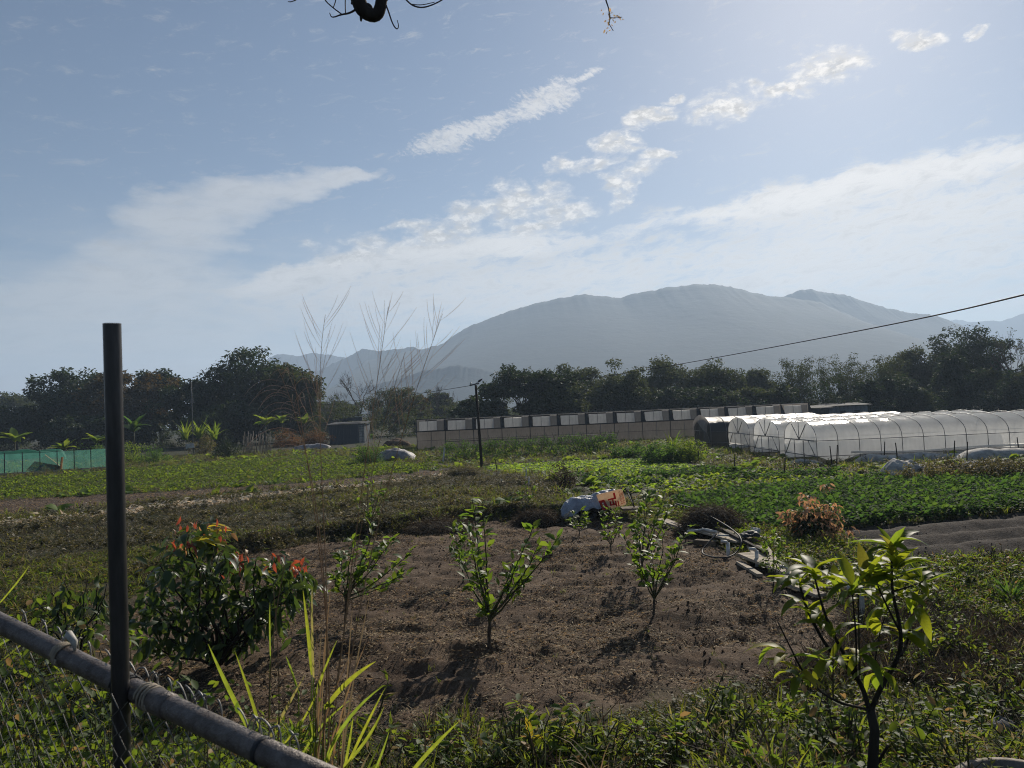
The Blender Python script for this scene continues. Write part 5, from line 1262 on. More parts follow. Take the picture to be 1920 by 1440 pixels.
# ------------------------------------------------------------------ heap of boards, pipes and hose along the right of the plot
gD = 'boards dumped along the right side of the plot'
BD = [((1300, 1006), (1395, 1030), 0.34, 0.04, WOOD_P, 'broad pale board on top of the dumped boards near the dark stalk heap', .32),
      ((1240, 985), (1290, 1002), 0.24, 0.04, WOOD_P, 'pale board at the far end of the dumped boards', .25),
      ((1330, 1004), (1420, 1034), 0.10, 0.05, WOOD, 'narrow weathered batten lying across the broad pale board', .40),
      ((1380, 1024), (1400, 1022), 0.5, 0.05, WOOD_P, 'short square pale board on the dumped boards', .34),
      ((1395, 1052), (1490, 1090), 0.26, 0.05, WOOD_P, 'long pale board slanting down toward the thin sapling', .22),
      ((1420, 1038), (1440, 1066), 0.40, 0.04, WOOD_P, 'wide bleached sheet board beside the white pipe post', .25),
      ((1385, 1058), (1425, 1082), 0.10, 0.05, WOOD_P, 'short batten lying on the soil before the white pipe post', .06),
      ((1460, 1095), (1540, 1125), 0.20, 0.05, WOOD_P, 'pale plank at the near end of the dumped boards behind the mango leaves', .14),
      ((1305, 1022), (1345, 1024), 0.16, 0.10, WOOD, 'dark block of wood under the broad pale board', .12),
      ((1500, 1110), (1590, 1105), 0.22, 0.04, WOOD_P, 'pale plank lying behind the middle of the mango tree', .10),
      ((1355, 1012), (1440, 1056), 0.07, 0.05, BARK_D, 'dark thin pole lying along the dumped boards', .36)]
for (a, b_, w, th, mt, lab, zz) in BD:
    p0 = ground(*a); p1 = ground(*b_); p0[2] += zz * .62; p1[2] += zz * 0.5; board(lab, p0, p1, w, th, mt, gD)
PI = [((1318, 1012), (1345, 1018), 0.032, PVC, 'thick pale pipe stub lying on the dumped boards', .34), ((1346, 1022), (1368, 1022), 0.03, PVC, 'short white pipe lying across the frame of the dumped boards', .28),
      ((1290, 1014), (1330, 1010), 0.028, PVC, 'grey-white pipe poking out left from the dumped boards', .30)]
for (a, b_, rad, mt, lab, zz) in PI:
    p0 = ground(*a); p1 = ground(*b_); p0[2] += zz * .7; p1[2] += zz * .7; k = MB(); k.tube([p0 * 0, (p1 - p0) * .5, p1 - p0], rad, 9); o = k.build('pipe', mt, None, p0); tag(o, lab, 'pipe', 'pipes among the dumped boards')
for (px, py, hpx, rad, lab) in [(1366, 1046, 28, 0.06, 'pale concrete-like post stub carrying the dumped boards'), (1420, 1062, 30, 0.055, 'white pipe post with an elbow at the end of the dumped boards'), (1478, 1088, 22, 0.05, 'short white pipe post behind the thin sapling')]:
    g = ground(px, py); h = hpx / FPX * np.dot(g - cam_pos, _f); t = thing('pipe_post', lab, 'post', g, group='white pipe posts right of the plot')
    k = MB(); k.tube([(0, 0, -0.1), (0, 0, h)], rad * .62, 10); k.build('upright', PVC, t)
    k = MB(); k.tube([(0.0, 0, h - 0.02), (-0.03, 0, h + 0.02), (-0.13, 0.02, h + 0.03)], rad * 0.55, 9); k.build('elbow', PVC, t)
g = ground(1618, 1168); h = 0.42; t = thing('standpipe', 'white irrigation standpipe with a hooked top behind the mango tree', 'pipe', g)
k = MB(); k.tube([(0, 0, -0.1), (0, 0, h), (-0.01, 0, h + .07), (-0.06, 0, h + .1), (-0.14, 0, h + .09)], 0.035, 9); k.build('upright', PVC, t)
k = MB(); k.tube([(-0.14, 0, h + .10), (-0.15, 0, h + .02)], 0.042, 9); k.build('spout', PVC, t)
pix = [(1270, 985, .55), (1310, 995, .5), (1345, 1012, .45), (1375, 1030, .42), (1395, 1045, .35), (1385, 1046, .12), (1365, 1050, .04), (1335, 1049, .04), (1312, 1041, .05), (1330, 1035, .2), (1345, 1028, .3)]
P = np.array([ground(a, b_) + np.array([0, 0, c]) for a, b_, c in pix])
for _ in range(3):
    Q = [P[0]]
    for i in range(len(P) - 1): Q += [0.75 * P[i] + 0.25 * P[i + 1], 0.25 * P[i] + 0.75 * P[i + 1]]
    Q.append(P[-1]); P = np.array(Q)
k = MB(); k.tube(P - P[0], 0.015, 7); tag(k.build('hose', RUBBER, None, P[0]), 'dark hose looping over and in front of the dumped boards', 'hose')
g = ground(1408, 1030); drape('plastic_scrap', 'black crumpled plastic scrap on the dumped boards', g + np.array([0, 0, .25]), (0.4, 0.3, 0.12), RUBBER, 41, 'scrap')
g = ground(1417, 1012); drape('plastic_scrap', 'small white plastic scrap in the weeds beyond the dumped boards', g + np.array([0, 0, .12]), (0.24, 0.2, 0.16), WHITE_P, 43, 'scrap')
# pale snaking strip near the right edge
P = np.array([ground(a, b_) + np.array([0, 0, .05]) for a, b_ in [(1872, 1150), (1866, 1160), (1864, 1175), (1868, 1190), (1872, 1198)]])
k = MB(); k.tube(P - P[0], [.02, .028, .028, .028, .02], 8); tag(k.build('corrugated_hose', WHITE_P, None, P[0]), 'short pale ribbed hose end lying in weeds near the right edge', 'hose')
# ------------------------------------------------------------------ fence at the lower left: upright tube, rail, chain link
GALV = plain('worn_galvanised_tube', (0.095, 0.09, 0.09), 0.34, 0.5, 0.55, var=0.5, scale=16, bump=0.25, bdist=0.004, stretch=(1, 1, 0.15))
RAILM = plain('weathered_rail', (0.17, 0.145, 0.13), 0.45, 0.5, 0.3, var=0.6, scale=18, bump=0.7, bdist=0.006, col2=(0.07, 0.052, 0.042))
WIRE = plain('zinc_wire', (0.30, 0.29, 0.27), 0.5, 0.5, 0.5, var=0.3, scale=30)
dP = 2.0
fp = at(231, 1292, dP); zg = gz(fp[0], fp[1])
fn = thing('chain_link_fence', 'chain-link fence with a leaning rail and tall bare upright tube at the lower left', 'fence', (fp[0], fp[1], zg))
o0 = np.array([fp[0], fp[1], zg])
ptop = at(210, 607, dP); pmid = at(224, 1200, dP); dirp = (ptop - pmid) / np.linalg.norm(ptop - pmid)
pbot = pmid - dirp * ((pmid[2] - zg + 0.1) / dirp[2])
rt = 0.0222; k = MB()
ring_o = [pbot - o0, pmid - o0, ptop - o0]; k.tube(ring_o, rt, 20, cap=False)
k.tube([ptop - o0, ptop - o0 - dirp * 0.25], rt * 0.86, 20, cap=False)
k.add(np.concatenate([[ptop - o0 + rr * (math.cos(a) * np.array([1, 0, 0]) + math.sin(a) * np.array([0, 1, 0])) for a in np.arange(20) * math.pi / 10] for rr in (rt, rt * .86)]), [[i, (i + 1) % 20, 20 + (i + 1) % 20, 20 + i] for i in range(20)])
k.build('upright_tube', GALV, fn)
rA = at(-260, 1035, 2.75); rB = at(0, 1168, 2.38); rC = at(233, 1285, 2.06); rD = at(480, 1402, 1.72); rE = at(760, 1530, 1.45)
RP = np.array([rA, rB, rC, rD, rE]); k = MB(); k.tube(RP - o0, 0.0285, 20); rail_ = k.build('rail', RAILM, fn)
def railpt(px):  # a point on the rail's axis seen at photo column px
    cols = [-260, 0, 233, 480, 760]; return np.array([np.interp(px, cols, RP[:, c]) for c in range(3)])
k = MB(); k.tube(np.array([railpt(300), railpt(330)]) - o0, 0.0315, 20); k.build('rail_collar', RAILM, fn)
k = MB(); k.tube(np.array([railpt(492), railpt(500)]) - o0, 0.0312, 20); k.build('black_band', RUBBER, fn)
r = np.random.default_rng(91)
TIEC = plain('tie_cord', (0.40, 0.34, 0.26), 0.8, 0.2, var=0.3, scale=30); RAG = plain('plastic_tie', (0.55, 0.52, 0.46), 0.6, 0.4, var=0.3, scale=20)
rd = (rE - rA) / np.linalg.norm(rE - rA); ra = np.cross(rd, [0, 0, 1.0]); ra /= np.linalg.norm(ra); rb_ = np.cross(ra, rd)
def coil(px, turns, mat, rad, spread, name):
    c = railpt(px) - o0; a = np.linspace(0, turns * 2 * math.pi, turns * 16); w = np.linspace(-spread, spread, len(a)) + r.normal(0, .0015, len(a))
    k = MB(); k.tube(c + np.outer(np.cos(a), ra) * 0.0315 + np.outer(np.sin(a), rb_) * 0.0315 + np.outer(w, rd), rad, 7); k.build(name, mat, fn)
coil(128, 4, TIEC, 0.0035, 0.014, 'cord_tie'); coil(290, 4, TIEC, 0.0035, 0.025, 'cord_tie'); coil(238, 5, RUBBER, 0.004, 0.03, 'post_lashing')
k = MB(); c = railpt(135) - o0 + rb_ * 0.045; k.tube([c - rd * .02, c + rb_ * .02, c + rd * .03 + rb_ * .005, c + rd * .035 - rb_ * .02], [.006, .012, .010, .003], 8); k.build('knot', RAG, fn)
def loop(px, L, dx_, seed):
    rr = np.random.default_rng(seed); c = railpt(px) - o0; a = np.linspace(0, 1, 22)
    x = np.sin(a * 2 * math.pi) * 0.022; z = -(1 - np.cos(a * 2 * math.pi)) * L / 2 + 0.045
    P = c + np.outer(x, rd) + np.outer(z, [0, 0, 1]) + np.outer(a * dx_, rd) - ra * 0.036; k = MB(); k.tube(P, 0.0022, 5); k.build('wire_loop', WIRE, rail_)
for i, (px, L, dx_) in enumerate([(62, .07, .02), (92, .10, .05), (180, .07, .06), (215, .05, .09), (268, .08, .02), (300, .07, -.03), (335, .07, .08), (455, .07, .03), (470, .05, .06), (525, .06, .03), (20, .08, .03), (110, .12, .08), (150, .10, -.04), (248, .12, .05), (318, .12, .10), (360, .09, .05), (395, .08, -.03), (430, .10, .07), (500, .10, -.05)]): loop(px, L, dx_, i)
# chain link: zigzag wires hung from the rail down to the ground
k = MB(); Lr = np.linalg.norm(rE - rA); nW = int(Lr / 0.038)
for i in range(nW):
    for ph in (0,):
        s0 = (i + 0.5) / nW; top_ = rA + (rE - rA) * s0 - np.array([0, 0, 0.05]); zb = gz(top_[0], top_[1]) + 0.02; m = int((top_[2] - zb) / 0.03)
        j = np.arange(m + 1); side = np.where((j + i) % 2 == 0, -1, 1); dpt = np.where(j % 2 == 0, 0.003, -0.003)
        P = top_ - o0 + np.outer(side * 0.0205 + 0.03 * fbm(j * 0.2 + i * 0.1, j * 0 + 3, 2), np.array([rd[0], rd[1], 0]) / np.hypot(rd[0], rd[1])) + np.outer(-j * 0.03, [0, 0, 1.0]) + np.outer(dpt * (1 if i % 2 else -1) + 0.05 * fbm(j * 0.08 + i * .05, j * 0 + 9, 2), ra)
        k.tube(P, 0.0013, 4, cap=False)
k.build('wire_mesh', WIRE, fn)
# ------------------------------------------------------------------ vines on the fence
def vine(label, x0, x1, n, seed, mat, leaf=0.05, zr=(0.05, 0.8), back=0.1):
    r = np.random.default_rng(seed); t = thing('climbing_vine', label, 'vine', o0, group='vines in the chain-link fence')
    k = MB(); C = []
    for i in range(n):
        s = railpt(r.uniform(x0, x1)); zt = s[2] - r.uniform(0.02, 0.35); zb = gz(s[0], s[1]); y_off = np.array([0, r.uniform(0.02, back), 0])
        P = wiggle(np.array([s[0] + r.normal(0, .1), s[1], zb]) + y_off, np.array([s[0] + r.normal(0, .12), s[1], zt]) + y_off, 9, 0.5, r) - o0
        k.tube(P, np.linspace(0.003, 0.0015, 9), 5, cap=False); C.append(P[1:])
    k.build('stems', BARK_G, t); C = np.concatenate(C); k = MB(); leaf_clumps(k, C, np.full(len(C), 0.07), 7, leaf, r, OVAL); k.build('leaves', mat, t)
vine('dense small-leaved vine filling the chain link left of the upright tube', -120, 200, 44, 5, L_COVER, 0.036, back=0.35)
vine('thin vine under the rail right of the upright tube', 240, 420, 12, 6, L_COVER, 0.035, back=0.5)
# scrap of purple and pale things at the left edge
k = MB(); U, V = np.meshgrid(np.linspace(0, 1, 9), np.linspace(0, 1, 7), indexing='ij'); c = at(2, 1183, 2.9)
k.grid(np.stack([(U - 0.7) * 0.12, 0.02 * fbm(U * 4, V * 4, 2), (V - 0.5) * 0.05 * (1.1 - U) + 0.02 * np.sin(U * 3)], -1)); tag(k.build('purple_petal', plain('purple', (0.30, 0.07, 0.42), 0.6, 0.3, var=0.2), None, c), 'purple flower petal at the left edge just above the rail', 'flower')
# ------------------------------------------------------------------ tall reed grass in front
r = np.random.default_rng(77); dR = 2.45
gb = at(600, 1440, dR); gb = np.array([gb[0], gb[1], gz(gb[0], gb[1])])
rg = thing('reed_grass', 'tall reed grass clump with bright blades and dry plumes in the lower middle', 'grass', gb)
def ribbon(mb, P, w, nrm):
    P = np.asarray(P, float); n = len(P); t = np.gradient(P, axis=0); t /= np.linalg.norm(t, axis=1, keepdims=True); s = np.cross(t, nrm); s /= np.linalg.norm(s, axis=1, keepdims=True); w = np.asarray(w)[:, None]
    mid = P + np.cross(s, t) * w * 0.35
    V = np.stack([P - s * w, mid, P + s * w], 1).reshape(-1, 3); mb.add(V, [[3 * i + j, 3 * i + j + 1, 3 * i + 4 + j, 3 * i + 3 + j] for i in range(n - 1) for j in (0, 1)])
def bez(a, b_, c, n): u = np.linspace(0, 1, n)[:, None]; return a * (1 - u) ** 2 + 2 * b_ * u * (1 - u) + c * u * u
BL = [((485, 1400), (430, 1300), (390, 1207), 13), ((492, 1385), (480, 1330), (440, 1220), 8), ((500, 1395), (530, 1340), (572, 1265), 8), ((515, 1410), (590, 1350), (618, 1220), 5), ((507, 1230), (505, 1180), (506, 1130), 7),
      ((585, 1265), (580, 1200), (568, 1105), 9), ((588, 1270), (584, 1190), (585, 1100), 8), ((590, 1300), (610, 1250), (632, 1200), 5), ((605, 1440), (640, 1340), (720, 1285), 9), ((608, 1330), (650, 1270), (705, 1240), 12), ((620, 1460), (690, 1400), (720, 1325), 10),
      ((640, 1460), (680, 1370), (722, 1290), 7), ((770, 1450), (800, 1410), (863, 1350), 10), ((560, 1300), (545, 1250), (536, 1230), 8), ((600, 1470), (560, 1420), (510, 1370), 5), ((600, 1460), (592, 1400), (578, 1330), 7), ((605, 1470), (615, 1410), (640, 1360), 8),
      ((700, 1450), (715, 1420), (730, 1370), 6), ((0, 1240), (45, 1205), (105, 1155), 10), ((-20, 1220), (30, 1190), (60, 1175), 7), ((0, 1130), (40, 1085), (55, 1060), 4), ((560, 1430), (590, 1360), (660, 1310), 6), ((640, 1470), (655, 1400), (662, 1345), 7)]
for (a, b_, c, w) in BL:
    dd_ = dR + r.uniform(-.15, .15) if a[0] > 200 else 2.75; pts = bez(at(*a, dd_ + .1), at(*b_, dd_), at(*c, dd_ - .1), 10) - gb
    wm = 0.72 * w / FPX * dd_ / 2; k = MB(); ribbon(k, pts, wm * np.array([.7, .9, 1, 1, 1, .95, .85, .65, .4, .04]), np.array([r.normal(0, .3), -1, r.normal(0, .3)])); bl_ = k.build('blade', L_REED, rg)
    if a[0] > 200 and a[1] < 1400:                               # the blade's own stem down to the ground
        f0 = at(a[0] - 4 + r.normal(0, 6), 1475, dR); k = MB(); k.tube(bez(np.array([f0[0], f0[1], gz(f0[0], f0[1])]), (f0 + pts[0] + gb) / 2, pts[0] + gb, 6) - gb, [.0026, .0026, .0024, .0022, .002, .0018], 6); k.build('stem', L_REED, bl_)
DRY = leafmat2('dry_reed', (0.19, 0.148, 0.095), (0.30, 0.24, 0.16), (0.24, 0.18, 0.10), 0.4, 0.5, 0.3)
for i in range(10):
    x0 = r.uniform(585, 650); a = (x0, 1460); c = (x0 + r.normal(25, 30), r.uniform(1080, 1330)); pts = bez(at(*a, dR), at(a[0] + 5, 1350, dR), at(*c, dR + r.uniform(-.2, .2)), 9) - gb
    k = MB(); ribbon(k, pts, 3.6 / FPX * dR / 2 * np.array([1, 1, 1, 1, .9, .8, .6, .4, .1]), np.array([r.normal(0, .5), -1, 0])); k.build('dry_blade', DRY, rg)
PLM = leafmat2('dry_plume', (0.34, 0.30, 0.25), (0.46, 0.41, 0.34), (0.45, 0.38, 0.30), 0.4, 0.7, 0.2)
ST = [((600, 1460), (640, 1150), (576, 790), (610, 590), 'a'), ((615, 1460), (650, 1100), (700, 760), (728, 575), 'b'), ((630, 1460), (665, 1080), (760, 780), (830, 588), 'c'), ((598, 1455), (640, 1150), (590, 830), (520, 690), 'd'),
      ((606, 1455), (655, 1120), (680, 900), (760, 660), 'e'), ((610, 1455), (640, 1200), (575, 860), (548, 690), 'd'), ((520, 1420), (528, 1300), (520, 1180), (512, 1100), 'x'), ((505, 1420), (498, 1260), (520, 1060), (565, 960), 'x')]
for (a, b_, c, e, kind) in ST:
    d1 = dR + r.uniform(-.25, .3); q0, q1, q2, q3 = at(*a, dR), at(*b_, d1), at(*c, d1), at(*e, d1)
    u = np.linspace(0, 1, 26)[:, None]; P = q0 * (1 - u) ** 3 + 3 * q1 * u * (1 - u) ** 2 + 3 * q2 * u * u * (1 - u) + q3 * u ** 3
    k = MB(); k.tube(P - gb, np.linspace(0.0024, 0.0006, 26), 6, cap=False); k.build('stalk', DRY, rg)
    if kind == 'x': continue
    # plume: long thin branchlets leaving the upper third
    k = MB(); m = 26
    for j in range(m):
        v = 0.66 + 0.33 * j / m; p = np.array([np.interp(v, u[:, 0], P[:, cc]) for cc in range(3)]); tg = P[-1] - P[-7]; tg /= np.linalg.norm(tg)
        sd_ = unit(1, r)[0] * np.array([1, .6, .3]); sd_ -= tg * np.dot(sd_, tg); sd_ /= np.linalg.norm(sd_); L = r.uniform(0.14, 0.26) * (1.15 - 0.55 * (v - .66) / .33)
        end = p + (tg * 0.86 + sd_ * 0.5) * L; midp = (p + end) / 2 + sd_ * 0.012
        if kind == 'd': end[2] -= L * 0.9; midp[2] -= L * .1
        br = bez(p, midp, end, 7); k.tube(br - gb, 0.45 * np.array([.0006, .0009, .0012, .0013, .0012, .0009, .0005]), 4, cap=False)
    k.build('plume', PLM, rg)

# ------------------------------------------------------------------ young mango tree at the lower right
r = np.random.default_rng(13); dT = 3.35
mb_ = at(1640, 1462, dT); mb_ = np.array([mb_[0], mb_[1], gz(mb_[0], mb_[1])])
mg = thing('mango_tree', 'young mango tree with long drooping leaves at the lower right', 'tree', mb_)
M_MANGO = leafmesh(L_MANGO, 0.14, (0.25, 0.5, 0.75, 1.0), 8, 0.06)
def limb(pts, r0, r1, name='branch'):
    P = np.array([at(a, b_, c) for a, b_, c in pts])
    for _ in range(2):
        Q = [P[0]]
        for i in range(len(P) - 1): Q += [0.75 * P[i] + 0.25 * P[i + 1], 0.25 * P[i] + 0.75 * P[i + 1]]
        Q.append(P[-1]); P = np.array(Q)
    k = MB(); k.tube(P - mb_, np.linspace(r0 * .8, r1 * .7, len(P)), 9, cap=True); k.build(name, BARK_D, mg); return P
P0 = np.concatenate([[mb_ - np.array([0, 0, .1])], [at(1636, 1440, dT), at(1640, 1370, dT), at(1632, 1330, dT)]]); k = MB(); k.tube(P0 - mb_, [.026, .023, .020, .019], 10); k.build('trunk', BARK_D, mg)
limb([(1640, 1440, dT), (1655, 1415, dT), (1665, 1398, dT - .05)], .011, .007, 'branch_stub')
limb([(1634, 1345, dT), (1612, 1270, dT), (1560, 1230, dT), (1515, 1150, dT + .05), (1500, 1100, dT + .05)], .015, .006)
limb([(1605, 1262, dT), (1575, 1215, dT), (1545, 1150, dT - .1), (1528, 1085, dT - .1)], .011, .005)
limb([(1632, 1335, dT), (1650, 1290, dT), (1690, 1225, dT), (1688, 1170, dT), (1672, 1110, dT), (1672, 1040, dT)], .016, .006)
limb([(1690, 1228, dT), (1702, 1205, dT + .1), (1705, 1180, dT + .1)], .008, .005)
limb([(1628, 1330, dT), (1560, 1315, dT - .2), (1510, 1270, dT - .3), (1480, 1210, dT - .35), (1458, 1165, dT - .35)], .008, .003)
limb([(1605, 1270, dT), (1606, 1200, dT - .15), (1598, 1110, dT - .15)], .006, .004)
limb([(1612, 1265, dT), (1610, 1180, dT + .15), (1610, 1115, dT + .15)], .006, .004)
limb([(1640, 1245, dT + .05), (1648, 1190, dT + .1), (1660, 1155, dT + .1)], .005, .003)
limb([(1562, 1310, dT - .1), (1562, 1240, dT - .1), (1562, 1180, dT - .1)], .004, .002)
limb([(1685, 1180, dT), (1650, 1110, dT - .05), (1640, 1080, dT - .05)], .006, .004)
limb([(1672, 1110, dT), (1720, 1095, dT + .05), (1730, 1090, dT + .05)], .006, .004)
WH = [(1672, 1030, dT, 9, .30), (1680, 1060, dT, 7, .25), (1500, 1095, dT + .05, 9, .25), (1528, 1075, dT - .1, 8, .25), (1598, 1105, dT - .15, 7, .22), (1610, 1110, dT + .15, 6, .2), (1728, 1090, dT + .05, 9, .2), (1645, 1080, dT - .05, 7, .3),
      (1700, 1190, dT + .1, 9, .2), (1515, 1140, dT + .05, 6, .1), (1610, 1235, dT - .1, 7, .1), (1650, 1260, dT - .05, 5, -.1), (1500, 1262, dT - .3, 6, -.1), (1535, 1160, dT - .05, 5, .0), (1660, 1140, dT + .1, 6, .2), (1562, 1185, dT - .1, 3, .3), (1668, 1085, dT, 6, .1), (1690, 1110, dT + .03, 5, .1), (1625, 1090, dT - .1, 6, .3), (1570, 1100, dT + .1, 5, .3), (1715, 1130, dT + .12, 5, .1), (1560, 1240, dT - .05, 4, .2), (1475, 1225, dT - .33, 3, .0), (1640, 1180, dT + .1, 4, .2)]
LP, LD, LL = [], [], []
for (px, py, dd_, n, up_) in WH:
    c = at(px, py, dd_)
    for j in range(int(n * 1.4)):
        a = j * 2.4 + r.normal(0, .25); LP.append(c + np.array([0, 0, r.uniform(-.03, .02)])); LD.append((a, up_ + r.uniform(-.15, .95)))
n = len(LP); Rm = rotm(np.array([d_[0] for d_ in LD]), np.array([d_[1] for d_ in LD]), r.normal(0, .25, n))
for i in range(n):
    o = bpy.data.objects.new('leaf', M_MANGO[i % 4]); COL.objects.link(o); o.parent = mg; s = 0.162 * r.uniform(.6, 1.2)
    M4 = Matrix(Rm[i].tolist()).to_4x4() @ Matrix.Diagonal((s, s, s, 1)); M4.translation = Vector((LP[i] - mb_).tolist()); o.matrix_basis = M4

# ------------------------------------------------------------------ overhanging branches at the top edge
dO = 4.2; bo_ = at(690, -260, dO)
ob = thing('overhanging_branch', 'knotty dark tree branch with bare twigs hanging in at the top edge', 'branch', bo_)
def ob_tube(pts, r0, r1, name, sides=8):
    P = np.array([at(a, b_, dO + c) for a, b_, c in pts])
    for _ in range(2):
        Q = [P[0]]
        for i in range(len(P) - 1): Q += [0.75 * P[i] + 0.25 * P[i + 1], 0.25 * P[i] + 0.75 * P[i + 1]]
        Q.append(P[-1]); P = np.array(Q)
    k = MB(); k.tube(P - bo_, np.linspace(r0, r1, len(P)), sides); k.build(name, BARK_D, ob)
ob_tube([(690, -260, 0), (640, -120, 0), (662, -30, 0), (672, 0, 0), (680, 22, 0), (705, 32, 0), (715, 12, 0), (716, -30, 0), (740, -140, .1)], .05, .026, 'limb', 12)
ob_tube([(676, 14, 0), (690, 8, 0), (697, 18, 0), (690, 28, 0)], .014, .012, 'limb_knot', 8)
ob_tube([(678, 22, 0), (677, 34, 0), (677, 40, 0)], .012, .004, 'spur'); ob_tube([(664, -5, 0), (659, 8, 0)], .012, .004, 'spur')
ob_tube([(670, 16, 0), (655, 25, 0), (640, 27, 0), (622, 34, 0), (618, 24, 0)], .007, .002, 'twig', 5)
ob_tube([(640, 26, 0), (625, 15, 0), (608, 0, 0), (595, -30, 0)], .004, .003, 'twig', 5); ob_tube([(625, 14, 0), (630, 0, 0), (632, -20, 0)], .003, .003, 'twig', 5)
ob_tube([(648, 25, 0), (647, 10, 0), (648, -20, 0)], .003, .003, 'twig', 5)
ob_tube([(718, -5, 0), (728, 20, 0), (736, 45, 0), (744, 56, 0), (748, 50, 0), (745, 38, 0)], .005, .002, 'twig', 5)
ob_tube([(740, -30, 0), (765, 6, 0), (785, 15, 0), (805, 12, 0), (830, 0, 0), (850, -15, 0)], .005, .003, 'twig', 5); ob_tube([(770, 8, 0), (790, 10, 0), (815, 4, 0)], .003, .002, 'twig', 5)
ob_tube([(722, 5, 0), (730, -5, 0), (726, -25, 0)], .005, .003, 'twig', 5); ob_tube([(570, -30, 0), (560, -2, 0), (545, 4, 0), (540, 3, 0)], .004, .002, 'twig', 5)
hb = at(1135, -90, 3.6); ht = thing('hanging_twig', 'thin hanging twig with pale dried seed pods at the top edge', 'branch', hb)
P = np.array([at(a, b_, 3.6) for a, b_ in [(1135, -90), (1136, 0), (1141, 15), (1144, 35), (1142, 45), (1150, 58)]]); k = MB(); k.tube(P - hb, np.linspace(.004, .0015, 6), 6); k.build('stem', BARK_D, ht)
PODM = leafmat2('pale_pod', (0.42, 0.30, 0.16), (0.55, 0.42, 0.24), (0.6, 0.45, 0.22), 0.35, 0.6, 0.3); pod = MB().add(*long_leaf(0.24, 0.5, 4)).mesh('seed_pod', PODM)
r = np.random.default_rng(6)
for i in range(34):
    px, py = (1140 + r.normal(0, 5), r.uniform(14, 60)) if i % 2 else (1140 + r.uniform(0, 26), 32 + r.normal(0, 4)); c = at(px, py, 3.6 + r.normal(0, .03))
    o = bpy.data.objects.new('seed_pod', pod); COL.objects.link(o); o.parent = ht; s = r.uniform(.012, .022); M4 = Matrix(rotm(r.random() * 6.28, r.uniform(-1.2, .6), r.normal())[None][0].tolist()).to_4x4() @ Matrix.Diagonal((s, s, s, 1)); M4.translation = Vector((c - hb).tolist()); o.matrix_basis = M4
P = np.array([at(a, b_, 3.6) for a, b_ in [(1142, 32), (1152, 34), (1166, 32)]]); k = MB(); k.tube(P - hb, .0015, 5); k.build('side_twig', BARK_D, ht)

# ------------------------------------------------------------------ pot rim and stone at the lower right corner
pc = at(1962, 1500, 4.0); hP = 0.32; zg = pc[2] - hP
pot = thing('clay_pot', 'large weathered tub with an uneven pale rim at the lower right corner', 'pot', (pc[0], pc[1], zg))
POTM = plain('weathered_clay', (0.26, 0.22, 0.18), 0.8, 0.3, var=0.4, scale=9, bump=0.5)
a = np.linspace(0, 2 * math.pi, 49); rows = []
for rad, zz in ((0.28, -0.05), (0.34, hP * .5), (0.395, hP * .93), (0.43, hP), (0.425, hP + .03), (0.39, hP + .028), (0.365, hP - .02), (0.33, hP * .5), (0.27, 0.05)):
    q = 1 + 0.05 * np.sin(a * 3 + 1) + 0.025 * np.sin(a * 7); rows.append(np.stack([rad * q * np.cos(a), rad * q * np.sin(a), np.full(49, zz) + (0.012 * np.sin(a * 5) if zz > hP * .9 else 0)], -1))
k = MB(); k.grid(np.array(rows)); k.build('wall', POTM, pot)
k = MB(); k.add([[0.36 * math.cos(t_), 0.36 * math.sin(t_), hP * .35] for t_ in a[:-1]], [[0, i, i + 1] for i in range(1, 47)]); k.build('soil', BARK_D, pot)
def stone(label, pos, size, seed):
    U, V = np.meshgrid(np.linspace(0, 2 * math.pi, 25), np.linspace(-0.5, math.pi / 2, 12), indexing='ij'); q = 1 + 0.5 * fbm(np.cos(U) * 1.4 + seed, np.sin(U) * 1.4 + V * 1.2, 3)
    k = MB(); k.grid(np.stack([np.cos(U) * np.cos(V) * q * size[0], np.sin(U) * np.cos(V) * q * size[1], np.sin(V) * q * size[2]], -1)); o = k.build('stone', STONE, None, pos); tag(o, label, 'stone', 'stones in the creeper on the bank')
stone('grey lichened stone half buried in the creeper at the lower right', ground(1880, 1378), (0.12, 0.11, 0.12), 3)
stone('smaller grey stone in the creeper left of the lichened one', ground(1835, 1405), (0.07, 0.07, 0.06), 5)
